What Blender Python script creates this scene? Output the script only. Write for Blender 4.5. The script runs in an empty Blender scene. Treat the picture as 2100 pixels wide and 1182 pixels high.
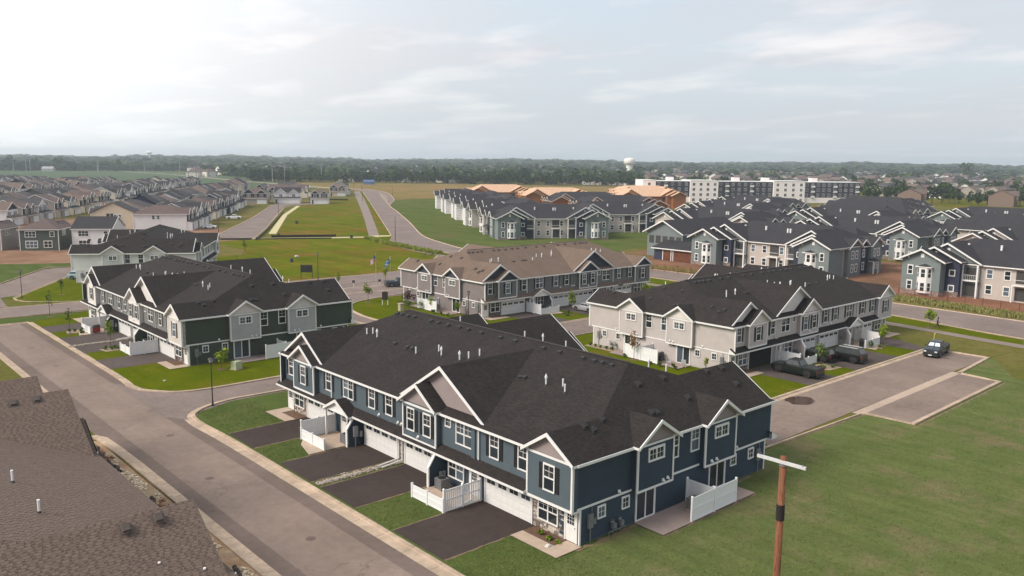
import bpy, math, random
import numpy as np
from mathutils import Vector, Matrix, noise as mnoise
R = math.radians
scene = bpy.context.scene
COL = scene.collection
rnd = random.Random(7)
PI = math.pi
SKIP = set()

# ---------------------------------------------------------------- camera
HEAD = R(90 - 41.697)           # heading of the view in the street grid
PITCH = R(8.616); ROLL = R(0.607); CAMH = 24.557
cam_d = bpy.data.cameras.new('camera')
cam = bpy.data.objects.new('camera', cam_d); COL.objects.link(cam)
cam_d.sensor_width = 36; cam_d.lens = 1737.3 / 2100 * 36
cam_d.clip_start = 0.5; cam_d.clip_end = 20000
fw = Vector((math.cos(PITCH) * math.cos(HEAD), math.cos(PITCH) * math.sin(HEAD), -math.sin(PITCH)))
rt = Vector((math.sin(HEAD), -math.cos(HEAD), 0))
up = rt.cross(fw)
rt2 = math.cos(ROLL) * rt + math.sin(ROLL) * up
up2 = -math.sin(ROLL) * rt + math.cos(ROLL) * up
M = Matrix((rt2, up2, -fw)).transposed().to_4x4(); M.translation = (0, 0, CAMH)
cam.matrix_world = M
scene.camera = cam
scene.render.resolution_x = 1024; scene.render.resolution_y = 576

# ---------------------------------------------------------------- sky, sun, exposure
SUN_AZ = R(163); SUN_EL = R(40)
sdir = Vector((math.cos(SUN_EL) * math.cos(SUN_AZ), math.cos(SUN_EL) * math.sin(SUN_AZ), math.sin(SUN_EL)))
world = bpy.data.worlds.new('World'); scene.world = world; world.use_nodes = True
nt = world.node_tree; N = nt.nodes; L = nt.links
for n in list(N): N.remove(n)
out = N.new('ShaderNodeOutputWorld'); bg = N.new('ShaderNodeBackground'); bg.inputs[1].default_value = 0.1
sky = N.new('ShaderNodeTexSky'); sky.sky_type = 'NISHITA'; sky.sun_disc = False
sky.sun_elevation = SUN_EL; sky.sun_rotation = R(90) - SUN_AZ
sky.air_density = 1.2; sky.dust_density = 3.0
tc = N.new('ShaderNodeTexCoord'); sep = N.new('ShaderNodeSeparateXYZ'); L.new(tc.outputs['Generated'], sep.inputs[0])
def mth(op, a, b=None, clamp=False):
    m = N.new('ShaderNodeMath'); m.operation = op; m.use_clamp = clamp
    for i, v in enumerate((a, b)):
        if v is None: continue
        if isinstance(v, (int, float)): m.inputs[i].default_value = v
        else: L.new(v, m.inputs[i])
    return m.outputs[0]
def mixc(fac, a, b, typ='MIX'):
    m = N.new('ShaderNodeMix'); m.data_type = 'RGBA'; m.blend_type = typ
    for s, v in ((m.inputs[0], fac), (m.inputs[6], a), (m.inputs[7], b)):
        if isinstance(v, (int, float)): s.default_value = v
        elif isinstance(v, tuple): s.default_value = (*v, 1)
        else: L.new(v, s)
    return m.outputs[2]
def ramp(src, pts):
    r = N.new('ShaderNodeValToRGB'); L.new(src, r.inputs[0])
    e = r.color_ramp.elements
    while len(e) < len(pts): e.new(0.5)
    for el, (p, c) in zip(e, pts): el.position = p; el.color = (*c, 1) if isinstance(c, tuple) else (c, c, c, 1)
    return r.outputs[0]
zc = mth('ADD', mth('MAXIMUM', sep.outputs[2], 0.0), 0.10)
cx = mth('DIVIDE', sep.outputs[0], zc); cy = mth('DIVIDE', sep.outputs[1], zc)
comb = N.new('ShaderNodeCombineXYZ'); L.new(cx, comb.inputs[0]); L.new(cy, comb.inputs[1])
mp = N.new('ShaderNodeMapping'); L.new(comb.outputs[0], mp.inputs[0]); mp.inputs['Rotation'].default_value = (0, 0, R(48)); mp.inputs['Scale'].default_value = (0.42, 0.30, 1)
mp.inputs['Location'].default_value = (3.1, 1.7, 0)
n1 = N.new('ShaderNodeTexNoise'); n1.inputs['Scale'].default_value = 1.25; n1.inputs['Detail'].default_value = 9; n1.inputs['Roughness'].default_value = 0.52
n2 = N.new('ShaderNodeTexNoise'); n2.inputs['Scale'].default_value = 3.1; n2.inputs['Detail'].default_value = 6; n2.inputs['Roughness'].default_value = 0.55
L.new(mp.outputs[0], n1.inputs[0]); L.new(mp.outputs[0], n2.inputs[0])
cl = ramp(n1.outputs[0], [(0.44, 0.0), (0.62, 1.0)])           # cloud banks
wisp = ramp(n2.outputs[0], [(0.50, 0.0), (0.75, 1.0)])
# thin veil over the clear-sky colour
veil = mixc(0.70, sky.outputs[0], (6.3, 6.9, 7.6))
c1 = mixc(mth('MULTIPLY', cl, 0.75), veil, (5.6, 5.5, 5.8))
c2 = mixc(mth('MULTIPLY', wisp, 0.75), c1, (8.6, 8.2, 8.1))
# pale band at the horizon
hz = ramp(sep.outputs[2], [(0.0, 1.0), (0.12, 0.0)])
c3 = mixc(mth('MULTIPLY', hz, 0.7), c2, (4.9, 5.5, 5.8))
# bright thin cloud to the left of the view
vd = N.new('ShaderNodeVectorMath'); vd.operation = 'DOT_PRODUCT'; L.new(tc.outputs['Generated'], vd.inputs[0]); vd.inputs[1].default_value = Vector((math.cos(R(95)) * .93, math.sin(R(95)) * .93, .37))
gl = mth('POWER', mth('MAXIMUM', vd.outputs[1], 0.0), 9.0)
c4 = mixc(1.0, c3, mixc(gl, (0, 0, 0), (8.5, 8.0, 7.2)), 'ADD')
L.new(c4, bg.inputs[0]); L.new(bg.outputs[0], out.inputs[0])
sun_d = bpy.data.lights.new('sun', 'SUN'); sun_d.energy = 3.0; sun_d.angle = R(24); sun_d.color = (1.0, 0.92, 0.82)
sun = bpy.data.objects.new('sun', sun_d); COL.objects.link(sun)
sun.rotation_euler = sdir.to_track_quat('Z', 'Y').to_euler()
scene.view_settings.view_transform = 'Standard'; scene.view_settings.look = 'None'
scene.view_settings.exposure = 0.36; scene.view_settings.gamma = 1; scene.view_settings.use_curve_mapping = False
scene.cycles.max_bounces = 6; scene.cycles.volume_bounces = 0; scene.cycles.transparent_max_bounces = 8

# ---------------------------------------------------------------- colour and material helpers
def lin(v):
    v /= 255.0
    return v / 12.92 if v <= 0.04045 else ((v + 0.055) / 1.055) ** 2.4
def S(r, g, b, k=1.0): return tuple(min(0.9, lin(c) * k) for c in (r, g, b))
MATS = {}
def mat(name, col, rough=0.85, var=0.12, scale=3.0, bump=0.0, bscale=None, metal=0.0, spec=0.5, col2=None, big=0.0, bigscale=0.08, vec='Object', randobj=0.0, stretch=None):
    if name in MATS: return MATS[name]
    m = bpy.data.materials.new(name); m.use_nodes = True; t = m.node_tree; n = t.nodes; l = t.links
    b = n['Principled BSDF']; b.inputs['Roughness'].default_value = rough; b.inputs['Metallic'].default_value = metal
    b.inputs['Specular IOR Level'].default_value = spec
    tcn = n.new('ShaderNodeTexCoord'); src = tcn.outputs[vec]
    if vec == 'World': pass
    if stretch:
        mpn = n.new('ShaderNodeMapping'); mpn.inputs['Scale'].default_value = stretch; l.new(src, mpn.inputs[0]); src = mpn.outputs[0]
    def nz(sc, det=4, rg=0.6):
        x = n.new('ShaderNodeTexNoise'); x.inputs['Scale'].default_value = sc; x.inputs['Detail'].default_value = det; x.inputs['Roughness'].default_value = rg
        l.new(src, x.inputs[0]); return x.outputs[0]
    def mx(f, a, c, typ='MIX'):
        x = n.new('ShaderNodeMix'); x.data_type = 'RGBA'; x.blend_type = typ
        for s, v in ((x.inputs[0], f), (x.inputs[6], a), (x.inputs[7], c)):
            if isinstance(v, (int, float)): s.default_value = v
            elif isinstance(v, tuple): s.default_value = (*v, 1)
            else: l.new(v, s)
        return x.outputs[2]
    def rp(s, a, c):
        x = n.new('ShaderNodeMapRange'); l.new(s, x.inputs[0]); x.inputs[1].default_value = a; x.inputs[2].default_value = c; return x.outputs[0]
    lo = tuple(c * (1 - var) for c in col); hi = tuple(min(1, c * (1 + var)) for c in col)
    c = mx(rp(nz(scale), 0.3, 0.7), lo, hi)
    if col2 is not None:
        c = mx(rp(nz(bigscale, 5), 0.42, 0.62), c, mx(rp(nz(scale * 1.3), 0.3, 0.7), tuple(v * (1 - var) for v in col2), tuple(min(1, v * (1 + var)) for v in col2)))
    elif big:
        c = mx(1.0, c, mx(rp(nz(bigscale, 5), 0.3, 0.7), (1 - big,) * 3, (1 + big,) * 3), 'MULTIPLY')
    if randobj:
        oi = n.new('ShaderNodeObjectInfo'); mr = n.new('ShaderNodeMapRange'); l.new(oi.outputs['Random'], mr.inputs[0]); mr.inputs[3].default_value = 1 - randobj; mr.inputs[4].default_value = 1 + randobj
        cc = n.new('ShaderNodeCombineColor'); [l.new(mr.outputs[0], cc.inputs[i]) for i in range(3)]
        c = mx(1.0, c, cc.outputs[0], 'MULTIPLY')
    l.new(c, b.inputs['Base Color'])
    if bump:
        bp = n.new('ShaderNodeBump'); bp.inputs['Strength'].default_value = bump; bp.inputs['Distance'].default_value = 0.03
        l.new(nz(bscale or scale * 4, 3), bp.inputs['Height']); l.new(bp.outputs[0], b.inputs['Normal'])
    MATS[name] = m; m['nodes'] = 1
    return m
def shingle_mat(name, c1, c2):
    if name in MATS: return MATS[name]
    m = bpy.data.materials.new(name); m.use_nodes = True; t = m.node_tree; n = t.nodes; l = t.links
    b = n['Principled BSDF']; b.inputs['Roughness'].default_value = 0.9; b.inputs['Specular IOR Level'].default_value = 0.08
    uv = n.new('ShaderNodeUVMap'); uv.uv_map = 'UVMap'
    br = n.new('ShaderNodeTexBrick'); l.new(uv.outputs[0], br.inputs[0])
    br.inputs['Scale'].default_value = 1.0; br.inputs['Brick Width'].default_value = 0.31; br.inputs['Row Height'].default_value = 0.142
    br.inputs['Mortar Size'].default_value = 0.010; br.inputs['Bias'].default_value = 0.0
    br.inputs['Color1'].default_value = (*c1, 1); br.inputs['Color2'].default_value = (*c2, 1); br.inputs['Mortar'].default_value = (*[v * 0.7 for v in c1], 1)
    nn = n.new('ShaderNodeTexNoise'); nn.inputs['Scale'].default_value = 0.45; nn.inputs['Detail'].default_value = 8; l.new(uv.outputs[0], nn.inputs[0])
    mr = n.new('ShaderNodeMapRange'); l.new(nn.outputs[0], mr.inputs[0]); mr.inputs[1].default_value = .3; mr.inputs[2].default_value = .7; mr.inputs[3].default_value = 0.92; mr.inputs[4].default_value = 1.08
    # rain streaks running down the slope
    mp2 = n.new('ShaderNodeMapping'); mp2.inputs['Scale'].default_value = (1.7, 0.12, 1); l.new(uv.outputs[0], mp2.inputs[0])
    n3 = n.new('ShaderNodeTexNoise'); n3.inputs['Scale'].default_value = 1.0; n3.inputs['Detail'].default_value = 6; l.new(mp2.outputs[0], n3.inputs[0])
    mr2 = n.new('ShaderNodeMapRange'); l.new(n3.outputs[0], mr2.inputs[0]); mr2.inputs[1].default_value = .3; mr2.inputs[2].default_value = .7; mr2.inputs[3].default_value = 0.95; mr2.inputs[4].default_value = 1.05
    mm = n.new('ShaderNodeMath'); mm.operation = 'MULTIPLY'; l.new(mr.outputs[0], mm.inputs[0]); l.new(mr2.outputs[0], mm.inputs[1])
    cc = n.new('ShaderNodeCombineColor'); [l.new(mm.outputs[0], cc.inputs[i]) for i in range(3)]
    mx = n.new('ShaderNodeMix'); mx.data_type = 'RGBA'; mx.blend_type = 'MULTIPLY'; mx.inputs[0].default_value = 1
    l.new(br.outputs[0], mx.inputs[6]); l.new(cc.outputs[0], mx.inputs[7]); l.new(mx.outputs[2], b.inputs['Base Color'])
    bp = n.new('ShaderNodeBump'); bp.inputs['Strength'].default_value = 0.5; bp.inputs['Distance'].default_value = 0.01; bp.invert = True
    l.new(br.outputs['Fac'], bp.inputs['Height']); l.new(bp.outputs[0], b.inputs['Normal'])
    MATS[name] = m; return m
def tone_mat(name, c1, c2, rough=0.9):
    """colour runs between c1 and c2 by the face attribute 'tone' and grain"""
    if name in MATS: return MATS[name]
    m = bpy.data.materials.new(name); m.use_nodes = True; t = m.node_tree; n = t.nodes; l = t.links
    b = n['Principled BSDF']; b.inputs['Roughness'].default_value = rough; b.inputs['Specular IOR Level'].default_value = 0.3
    a = n.new('ShaderNodeAttribute'); a.attribute_name = 'tone'
    x = n.new('ShaderNodeMix'); x.data_type = 'RGBA'; l.new(a.outputs['Fac'], x.inputs[0]); x.inputs[6].default_value = (*c1, 1); x.inputs[7].default_value = (*c2, 1)
    l.new(x.outputs[2], b.inputs['Base Color']); MATS[name] = m; return m
def leaf_mat(name, c1, c2, vec='Object'):
    if name in MATS: return MATS[name]
    m = bpy.data.materials.new(name); m.use_nodes = True; t = m.node_tree; n = t.nodes; l = t.links
    b = n['Principled BSDF']; b.inputs['Roughness'].default_value = 0.8; b.inputs['Specular IOR Level'].default_value = 0.04
    a = n.new('ShaderNodeAttribute'); a.attribute_name = 'tone'
    oi = n.new('ShaderNodeObjectInfo')
    ad = n.new('ShaderNodeMath'); ad.operation = 'ADD'; l.new(a.outputs['Fac'], ad.inputs[0])
    s = n.new('ShaderNodeMath'); s.operation = 'MULTIPLY_ADD'; l.new(oi.outputs['Random'], s.inputs[0]); s.inputs[1].default_value = 0.5; s.inputs[2].default_value = -0.25; l.new(s.outputs[0], ad.inputs[1])
    ad.use_clamp = True
    x = n.new('ShaderNodeMix'); x.data_type = 'RGBA'; l.new(ad.outputs[0], x.inputs[0]); x.inputs[6].default_value = (*c1, 1); x.inputs[7].default_value = (*c2, 1)
    l.new(x.outputs[2], b.inputs['Base Color']); MATS[name] = m; return m
def glass_mat(name, col=(0.012, 0.016, 0.02), rough=0.06):
    if name in MATS: return MATS[name]
    m = bpy.data.materials.new(name); m.use_nodes = True; t = m.node_tree; n = t.nodes; l = t.links
    b = n['Principled BSDF']; b.inputs['Roughness'].default_value = rough; b.inputs['Specular IOR Level'].default_value = 0.6
    oi = n.new('ShaderNodeObjectInfo'); r_ = n.new('ShaderNodeValToRGB'); l.new(oi.outputs['Random'], r_.inputs[0])
    e = r_.color_ramp.elements; e[0].position = 0.0; e[0].color = (*col, 1); e[1].position = 0.7; e[1].color = (*[c * 2.5 for c in col], 1)
    e2 = e.new(0.93); e2.color = (*[min(.2, c * 8) for c in col], 1)
    l.new(r_.outputs[0], b.inputs['Base Color']); MATS[name] = m; return m

# ---------------------------------------------------------------- mesh builder
class MB:
    def __init__(s): s.v = []; s.f = []; s.m = []; s.uv = {}; s.tone = {}
    def face(s, pts, m=0, uv=None, tone=None):
        i = len(s.v); s.v.extend(tuple(p) for p in pts); s.f.append(tuple(range(i, i + len(pts)))); s.m.append(m)
        if uv is not None: s.uv[len(s.f) - 1] = uv
        if tone is not None: s.tone[len(s.f) - 1] = tone
    def box(s, x0, x1, y0, y1, z0, z1, m=0, tone=None):
        if x0 > x1: x0, x1 = x1, x0
        if y0 > y1: y0, y1 = y1, y0
        if z0 > z1: z0, z1 = z1, z0
        a = [(x0, y0, z0), (x1, y0, z0), (x1, y1, z0), (x0, y1, z0), (x0, y0, z1), (x1, y0, z1), (x1, y1, z1), (x0, y1, z1)]
        i = len(s.v); s.v.extend(a)
        for q in ((0, 3, 2, 1), (4, 5, 6, 7), (0, 1, 5, 4), (1, 2, 6, 5), (2, 3, 7, 6), (3, 0, 4, 7)):
            s.f.append(tuple(i + k for k in q)); s.m.append(m)
            if tone is not None: s.tone[len(s.f) - 1] = tone
    def bar(s, p, q, w, h, m=0, upv=(0, 0, 1)):
        p = Vector(p); q = Vector(q); d = (q - p).normalized(); u = Vector(upv)
        a = d.cross(u)
        if a.length < 1e-4: a = d.cross(Vector((1, 0, 0)))
        a.normalize(); b = a.cross(d).normalized(); a = a * w / 2; b = b * h / 2
        c = [p - a - b, p + a - b, p + a + b, p - a + b, q - a - b, q + a - b, q + a + b, q - a + b]
        i = len(s.v); s.v.extend(tuple(x) for x in c)
        for k in ((0, 1, 2, 3), (7, 6, 5, 4), (0, 4, 5, 1), (1, 5, 6, 2), (2, 6, 7, 3), (3, 7, 4, 0)):
            s.f.append(tuple(i + j for j in k)); s.m.append(m)
    def tube(s, p, q, r0, r1=None, n=8, m=0, caps=True):
        r1 = r0 if r1 is None else r1
        p = Vector(p); q = Vector(q); d = (q - p).normalized()
        a = d.orthogonal().normalized(); b = d.cross(a)
        i = len(s.v)
        for k in range(n):
            t = 2 * PI * k / n; o = a * math.cos(t) + b * math.sin(t)
            s.v.append(tuple(p + o * r0)); s.v.append(tuple(q + o * r1))
        for k in range(n):
            j = (k + 1) % n
            s.f.append((i + 2 * k, i + 2 * j, i + 2 * j + 1, i + 2 * k + 1)); s.m.append(m)
        if caps:
            s.f.append(tuple(i + 2 * k for k in reversed(range(n)))); s.m.append(m)
            s.f.append(tuple(i + 2 * k + 1 for k in range(n))); s.m.append(m)
    def prism(s, poly, axis, a, b, m=0):
        """poly in the two axes other than `axis`, extruded from a to b"""
        def P(u, v, w):
            return {'x': (w, u, v), 'y': (u, w, v), 'z': (u, v, w)}[axis]
        n = len(poly)
        s.face([P(u, v, a) for u, v in poly], m); s.face([P(u, v, b) for u, v in reversed(poly)], m)
        for k in range(n):
            u0, v0 = poly[k]; u1, v1 = poly[(k + 1) % n]
            s.face([P(u0, v0, a), P(u0, v0, b), P(u1, v1, b), P(u1, v1, a)], m)
    def roof(s, pts, m=0):
        """roof plane with uv in metres: u along the eave, v up the slope"""
        P = [Vector(p) for p in pts]; nrm = Vector((0, 0, 0))
        for k in range(len(P)): nrm += (P[k] - P[0]).cross(P[(k + 1) % len(P)] - P[0])
        nrm.normalize()
        if nrm.z < 0: P.reverse(); nrm = -nrm
        u = Vector((0, 0, 1)).cross(nrm)
        u = u.normalized() if u.length > 1e-5 else Vector((1, 0, 0))
        v = nrm.cross(u)
        s.face(P, m, [(p.dot(u), p.dot(v)) for p in P])
    def mesh(s, name, mats, smooth=False):
        me = bpy.data.meshes.new(name); me.from_pydata(s.v, [], s.f)
        for mm in mats: me.materials.append(mm)
        me.polygons.foreach_set('material_index', s.m)
        if s.uv:
            uvl = me.uv_layers.new(name='UVMap'); buf = np.zeros(len(me.loops) * 2, np.float32)
            for fi, uv in s.uv.items():
                st = me.polygons[fi].loop_start
                for k, (a, b) in enumerate(uv): buf[2 * (st + k)] = a; buf[2 * (st + k) + 1] = b
            uvl.data.foreach_set('uv', buf)
        if s.tone:
            at = me.attributes.new('tone', 'FLOAT', 'FACE'); buf = np.full(len(me.polygons), 0.5, np.float32)
            for fi, t in s.tone.items(): buf[fi] = t
            at.data.foreach_set('value', buf)
        if smooth: me.polygons.foreach_set('use_smooth', [True] * len(me.polygons))
        me.update(); return me
def mobj(name, me, parent=None, loc=(0, 0, 0), rot=(0, 0, 0), scale=None, kind=None, label=None):
    o = bpy.data.objects.new(name, me); COL.objects.link(o); o.location = loc; o.rotation_euler = rot
    if scale is not None: o.scale = scale
    if parent is not None: o.parent = parent
    if kind: o['kind'] = kind
    if label: o['label'] = label
    return o
def obj(name, mb, mats, parent=None, loc=(0, 0, 0), rot=(0, 0, 0), kind=None, smooth=False, label=None):
    if not isinstance(mats, (list, tuple)): mats = [mats]
    return mobj(name, mb.mesh(name, mats, smooth), parent, loc, rot, None, kind, label)
def tag(o, label, cat, group=None, kind=None):
    o['label'] = label; o['category'] = cat
    if group: o['group'] = group
    if kind: o['kind'] = kind
    return o
def thing(name, label, cat, loc=(0, 0, 0), rotz=0.0, group=None):
    o = bpy.data.objects.new(name, None); COL.objects.link(o); o.location = loc; o.rotation_euler = (0, 0, rotz)
    o.empty_display_size = 0.5
    return tag(o, label, cat, group)
CH = {}
def children(o):
    return list(o.children)
def copy_tree(root, loc, rotz, label=None, group=None, scale=None):
    """copies a thing with its parts and their sub-parts"""
    r = root.copy(); COL.objects.link(r); r.location = loc; r.rotation_euler = (0, 0, rotz)
    if scale: r.scale = scale
    if label: r['label'] = label
    if group: r['group'] = group
    for ch in KIDS[root.name]:
        c = ch[0].copy(); COL.objects.link(c); c.parent = r
        for g in ch[1]:
            d = g.copy(); COL.objects.link(d); d.parent = c
    return r
KIDS = {}
def register(root):
    KIDS[root.name] = [(c, list(c.children)) for c in root.children]
MESH = {}
def shared(key, fn):
    if key not in MESH: MESH[key] = fn()
    return MESH[key]
def stick(o): o['kind'] = 'structure'; return o

# common materials
WHITE = mat('white_trim', (0.72, 0.71, 0.69), 0.5, 0.04, 2.0)
VINYL = mat('white_vinyl', (0.78, 0.78, 0.78), 0.4, 0.03, 2.0)
GLASS = glass_mat('window_glass')
DARK = mat('dark_metal', (0.03, 0.03, 0.032), 0.5, 0.1, 5)
GREYM = mat('grey_metal', (0.22, 0.225, 0.23), 0.45, 0.08, 5, metal=0.3)
CONC = mat('concrete', S(178, 158, 140, 0.9), 0.9, 0.10, 1.7, 0.15, 14, big=0.10, bigscale=0.15)
SLAB = mat('patio_concrete', S(150, 133, 126, .95), 0.9, 0.07, 1.3, 0.1, 12, big=0.08, bigscale=0.3)
BARK = mat('bark', (0.09, 0.065, 0.045), 0.9, 0.25, 9)
# ================================================================ setting
def sheet(name, pts, m, z, kind='structure', seg=None):
    mb = MB(); mb.face([(x, y, z) for x, y in pts]); o = obj(name, mb, m, kind=kind); return o
def strip_pts(a, b): return list(a) + list(reversed(b))
def smooth_line(pts, n=6):
    out = []
    P = [pts[0]] + list(pts) + [pts[-1]]
    for i in range(1, len(P) - 2):
        p0, p1, p2, p3 = [np.array(q, float) for q in P[i - 1:i + 3]]
        for k in range(n):
            t = k / n
            out.append(tuple(0.5 * ((2 * p1) + (-p0 + p2) * t + (2 * p0 - 5 * p1 + 4 * p2 - p3) * t * t + (-p0 + 3 * p1 - 3 * p2 + p3) * t ** 3)))
    out.append(tuple(map(float, pts[-1]))); return out
def offset(pts, d):
    out = []
    for i in range(len(pts)):
        a = np.array(pts[max(0, i - 1)], float); b = np.array(pts[min(len(pts) - 1, i + 1)], float)
        t = b - a; t /= (np.hypot(*t) + 1e-9); nrm = np.array([-t[1], t[0]]); out.append(tuple(np.array(pts[i], float) + nrm * d))
    return out
CURBM = mat('kerb_concrete', S(178, 158, 138, 0.95), 0.9, 0.15, 1.6, 0.15, 10, big=0.2, bigscale=0.35, spec=.1)
JOINT = mat('kerb_joint', S(120, 104, 92), 0.95, 0.1, 2)
def curb(name, pts, side=1, pan=0.45, closed=False, h=0.13, w=0.16):
    """kerb and gutter along pts (back of kerb); side=+1 puts the gutter to the left of travel"""
    prof = [(0, -0.02), (0, h), (side * w, h), (side * (w + 0.05), 0.022), (side * (w + pan), 0.012), (side * (w + pan), -0.02)]
    mb = MB(); lines = [offset(pts, o_) for o_, _ in prof]
    for k in range(len(prof) - 1):
        for i in range(len(pts) - 1):
            a, b = lines[k], lines[k + 1]
            mb.face([(*a[i], prof[k][1]), (*a[i + 1], prof[k][1]), (*b[i + 1], prof[k + 1][1]), (*b[i], prof[k + 1][1])])
    # saw-cut joints every three metres
    acc = 0
    for i in range(len(pts) - 1):
        a = np.array(pts[i]); b = np.array(pts[i + 1]); d = np.hypot(*(b - a)); t = (b - a) / (d + 1e-9); nn = np.array([-t[1], t[0]]) * side
        s = 3.0 - acc
        while s < d:
            c = a + t * s
            p = [(*(c + nn * (w + 0.06)), 0.027), (*(c + nn * (w + 0.06) + t * 0.05), 0.027), (*(c + nn * (w + pan - 0.02) + t * 0.05), 0.017), (*(c + nn * (w + pan - 0.02)), 0.017)]
            mb.face(p, 1); p = [(*(c + nn * 0.01), h + 0.004), (*(c + nn * 0.01 + t * 0.05), h + 0.004), (*(c + nn * w + t * 0.05), h + 0.004), (*(c + nn * w), h + 0.004)]
            mb.face(p, 1); s += 3.0
        acc = (acc + d) % 3.0
    return obj(name, mb, [CURBM, JOINT], kind='structure')

def asphalt_mat(name, col, crack=0.35, patch=None):
    m = bpy.data.materials.new(name); m.use_nodes = True; t = m.node_tree; n = t.nodes; l = t.links
    b = n['Principled BSDF']; b.inputs['Roughness'].default_value = 0.95; b.inputs['Specular IOR Level'].default_value = 0.08
    g = n.new('ShaderNodeNewGeometry')
    def nz(sc, det=5, st=None):
        x = n.new('ShaderNodeTexNoise'); x.inputs['Scale'].default_value = sc; x.inputs['Detail'].default_value = det; x.inputs['Roughness'].default_value = .62
        if st:
            mm = n.new('ShaderNodeMapping'); mm.inputs['Scale'].default_value = st; l.new(g.outputs['Position'], mm.inputs[0]); l.new(mm.outputs[0], x.inputs[0])
        else: l.new(g.outputs['Position'], x.inputs[0])
        return x.outputs[0]
    def rg(s, a, b_, c, d):
        x = n.new('ShaderNodeMapRange'); l.new(s, x.inputs[0])
        for i, v in enumerate((a, b_, c, d)): x.inputs[i + 1].default_value = v
        return x.outputs[0]
    def mul(a, b_):
        x = n.new('ShaderNodeMath'); x.operation = 'MULTIPLY'; l.new(a, x.inputs[0]); l.new(b_, x.inputs[1]); return x.outputs[0]
    f = mul(rg(nz(0.12), .3, .7, .84, 1.14), rg(nz(1.4, 6), .3, .7, .90, 1.10))
    f = mul(f, rg(nz(12, 3), .3, .7, .93, 1.07))
    f = mul(f, rg(nz(0.5, 4, (1, .08, 1)), .35, .7, .94, 1.06))
    f = mul(f, rg(nz(0.9, 2), .70, .78, 1.0, 0.72))      # a few oil stains
    vo = n.new('ShaderNodeTexVoronoi'); vo.feature = 'DISTANCE_TO_EDGE'; vo.inputs['Scale'].default_value = 0.09
    ds = n.new('ShaderNodeVectorMath'); ds.operation = 'ADD'
    nn = n.new('ShaderNodeTexNoise'); nn.inputs['Scale'].default_value = .5; nn.inputs['Detail'].default_value = 5; l.new(g.outputs['Position'], nn.inputs[0])
    sc = n.new('ShaderNodeVectorMath'); sc.operation = 'SCALE'; sc.inputs[3].default_value = 3.0; l.new(nn.outputs['Color'], sc.inputs[0])
    l.new(g.outputs['Position'], ds.inputs[0]); l.new(sc.outputs[0], ds.inputs[1]); l.new(ds.outputs[0], vo.inputs[0])
    f = mul(f, rg(vo.outputs[0], 0.0, 0.0035, 1 - crack, 1.0))
    cc = n.new('ShaderNodeCombineColor'); [l.new(f, cc.inputs[i]) for i in range(3)]
    x = n.new('ShaderNodeMix'); x.data_type = 'RGBA'; x.blend_type = 'MULTIPLY'; x.inputs[0].default_value = 1; x.inputs[6].default_value = (*col, 1); l.new(cc.outputs[0], x.inputs[7])
    l.new(x.outputs[2], b.inputs['Base Color'])
    bp = n.new('ShaderNodeBump'); bp.inputs['Strength'].default_value = .25; bp.inputs['Distance'].default_value = .01; l.new(nz(60, 2), bp.inputs['Height']); l.new(bp.outputs[0], b.inputs['Normal'])
    MATS[name] = m; return m
def grass_mat(name, c1, c2, dry=None, dryamt=0.3, scale=1.0, stripes=0.0, sdir_=0.0):
    m = bpy.data.materials.new(name); m.use_nodes = True; t = m.node_tree; n = t.nodes; l = t.links
    b = n['Principled BSDF']; b.inputs['Roughness'].default_value = 1.0; b.inputs['Specular IOR Level'].default_value = 0.0
    g = n.new('ShaderNodeNewGeometry')
    def nz(sc, det=5, st=None, rotz=0):
        x = n.new('ShaderNodeTexNoise'); x.inputs['Scale'].default_value = sc * scale; x.inputs['Detail'].default_value = det; x.inputs['Roughness'].default_value = .65
        if st:
            mm = n.new('ShaderNodeMapping'); mm.inputs['Scale'].default_value = st; mm.inputs['Rotation'].default_value = (0, 0, rotz); l.new(g.outputs['Position'], mm.inputs[0]); l.new(mm.outputs[0], x.inputs[0])
        else: l.new(g.outputs['Position'], x.inputs[0])
        return x.outputs[0]
    def rg(s, a, b_, c=0, d=1):
        x = n.new('ShaderNodeMapRange'); l.new(s, x.inputs[0])
        for i, v in enumerate((a, b_, c, d)): x.inputs[i + 1].default_value = v
        return x.outputs[0]
    def mx(f, a, c, typ='MIX'):
        x = n.new('ShaderNodeMix'); x.data_type = 'RGBA'; x.blend_type = typ
        for s, v in ((x.inputs[0], f), (x.inputs[6], a), (x.inputs[7], c)):
            if isinstance(v, (int, float)): s.default_value = v
            elif isinstance(v, tuple): s.default_value = (*v, 1)
            else: l.new(v, s)
        return x.outputs[2]
    c = mx(rg(nz(0.22, 6), .35, .65), c1, c2)
    if dry: 
        dmask = rg(nz(0.11, 7), 0.62 - dryamt * 0.3, 0.74 - dryamt * 0.2)
        c = mx(dmask, c, dry)
    fine = rg(nz(7.0, 6), .25, .75, .78, 1.22)
    cc = n.new('ShaderNodeCombineColor'); [l.new(fine, cc.inputs[i]) for i in range(3)]
    c = mx(1.0, c, cc.outputs[0], 'MULTIPLY')
    fine2 = rg(nz(1.6, 5), .3, .7, .88, 1.12)
    cc = n.new('ShaderNodeCombineColor'); [l.new(fine2, cc.inputs[i]) for i in range(3)]
    c = mx(1.0, c, cc.outputs[0], 'MULTIPLY')
    if stripes:
        st = rg(nz(0.5, 4, (1, .12, 1), sdir_), .35, .65, 1 - stripes, 1 + stripes)
        cc = n.new('ShaderNodeCombineColor'); [l.new(st, cc.inputs[i]) for i in range(3)]
        c = mx(1.0, c, cc.outputs[0], 'MULTIPLY')
    l.new(c, b.inputs['Base Color'])
    bp = n.new('ShaderNodeBump'); bp.inputs['Strength'].default_value = .6; bp.inputs['Distance'].default_value = .05; l.new(nz(9, 4), bp.inputs['Height']); l.new(bp.outputs[0], b.inputs['Normal'])
    MATS[name] = m; return m

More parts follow.
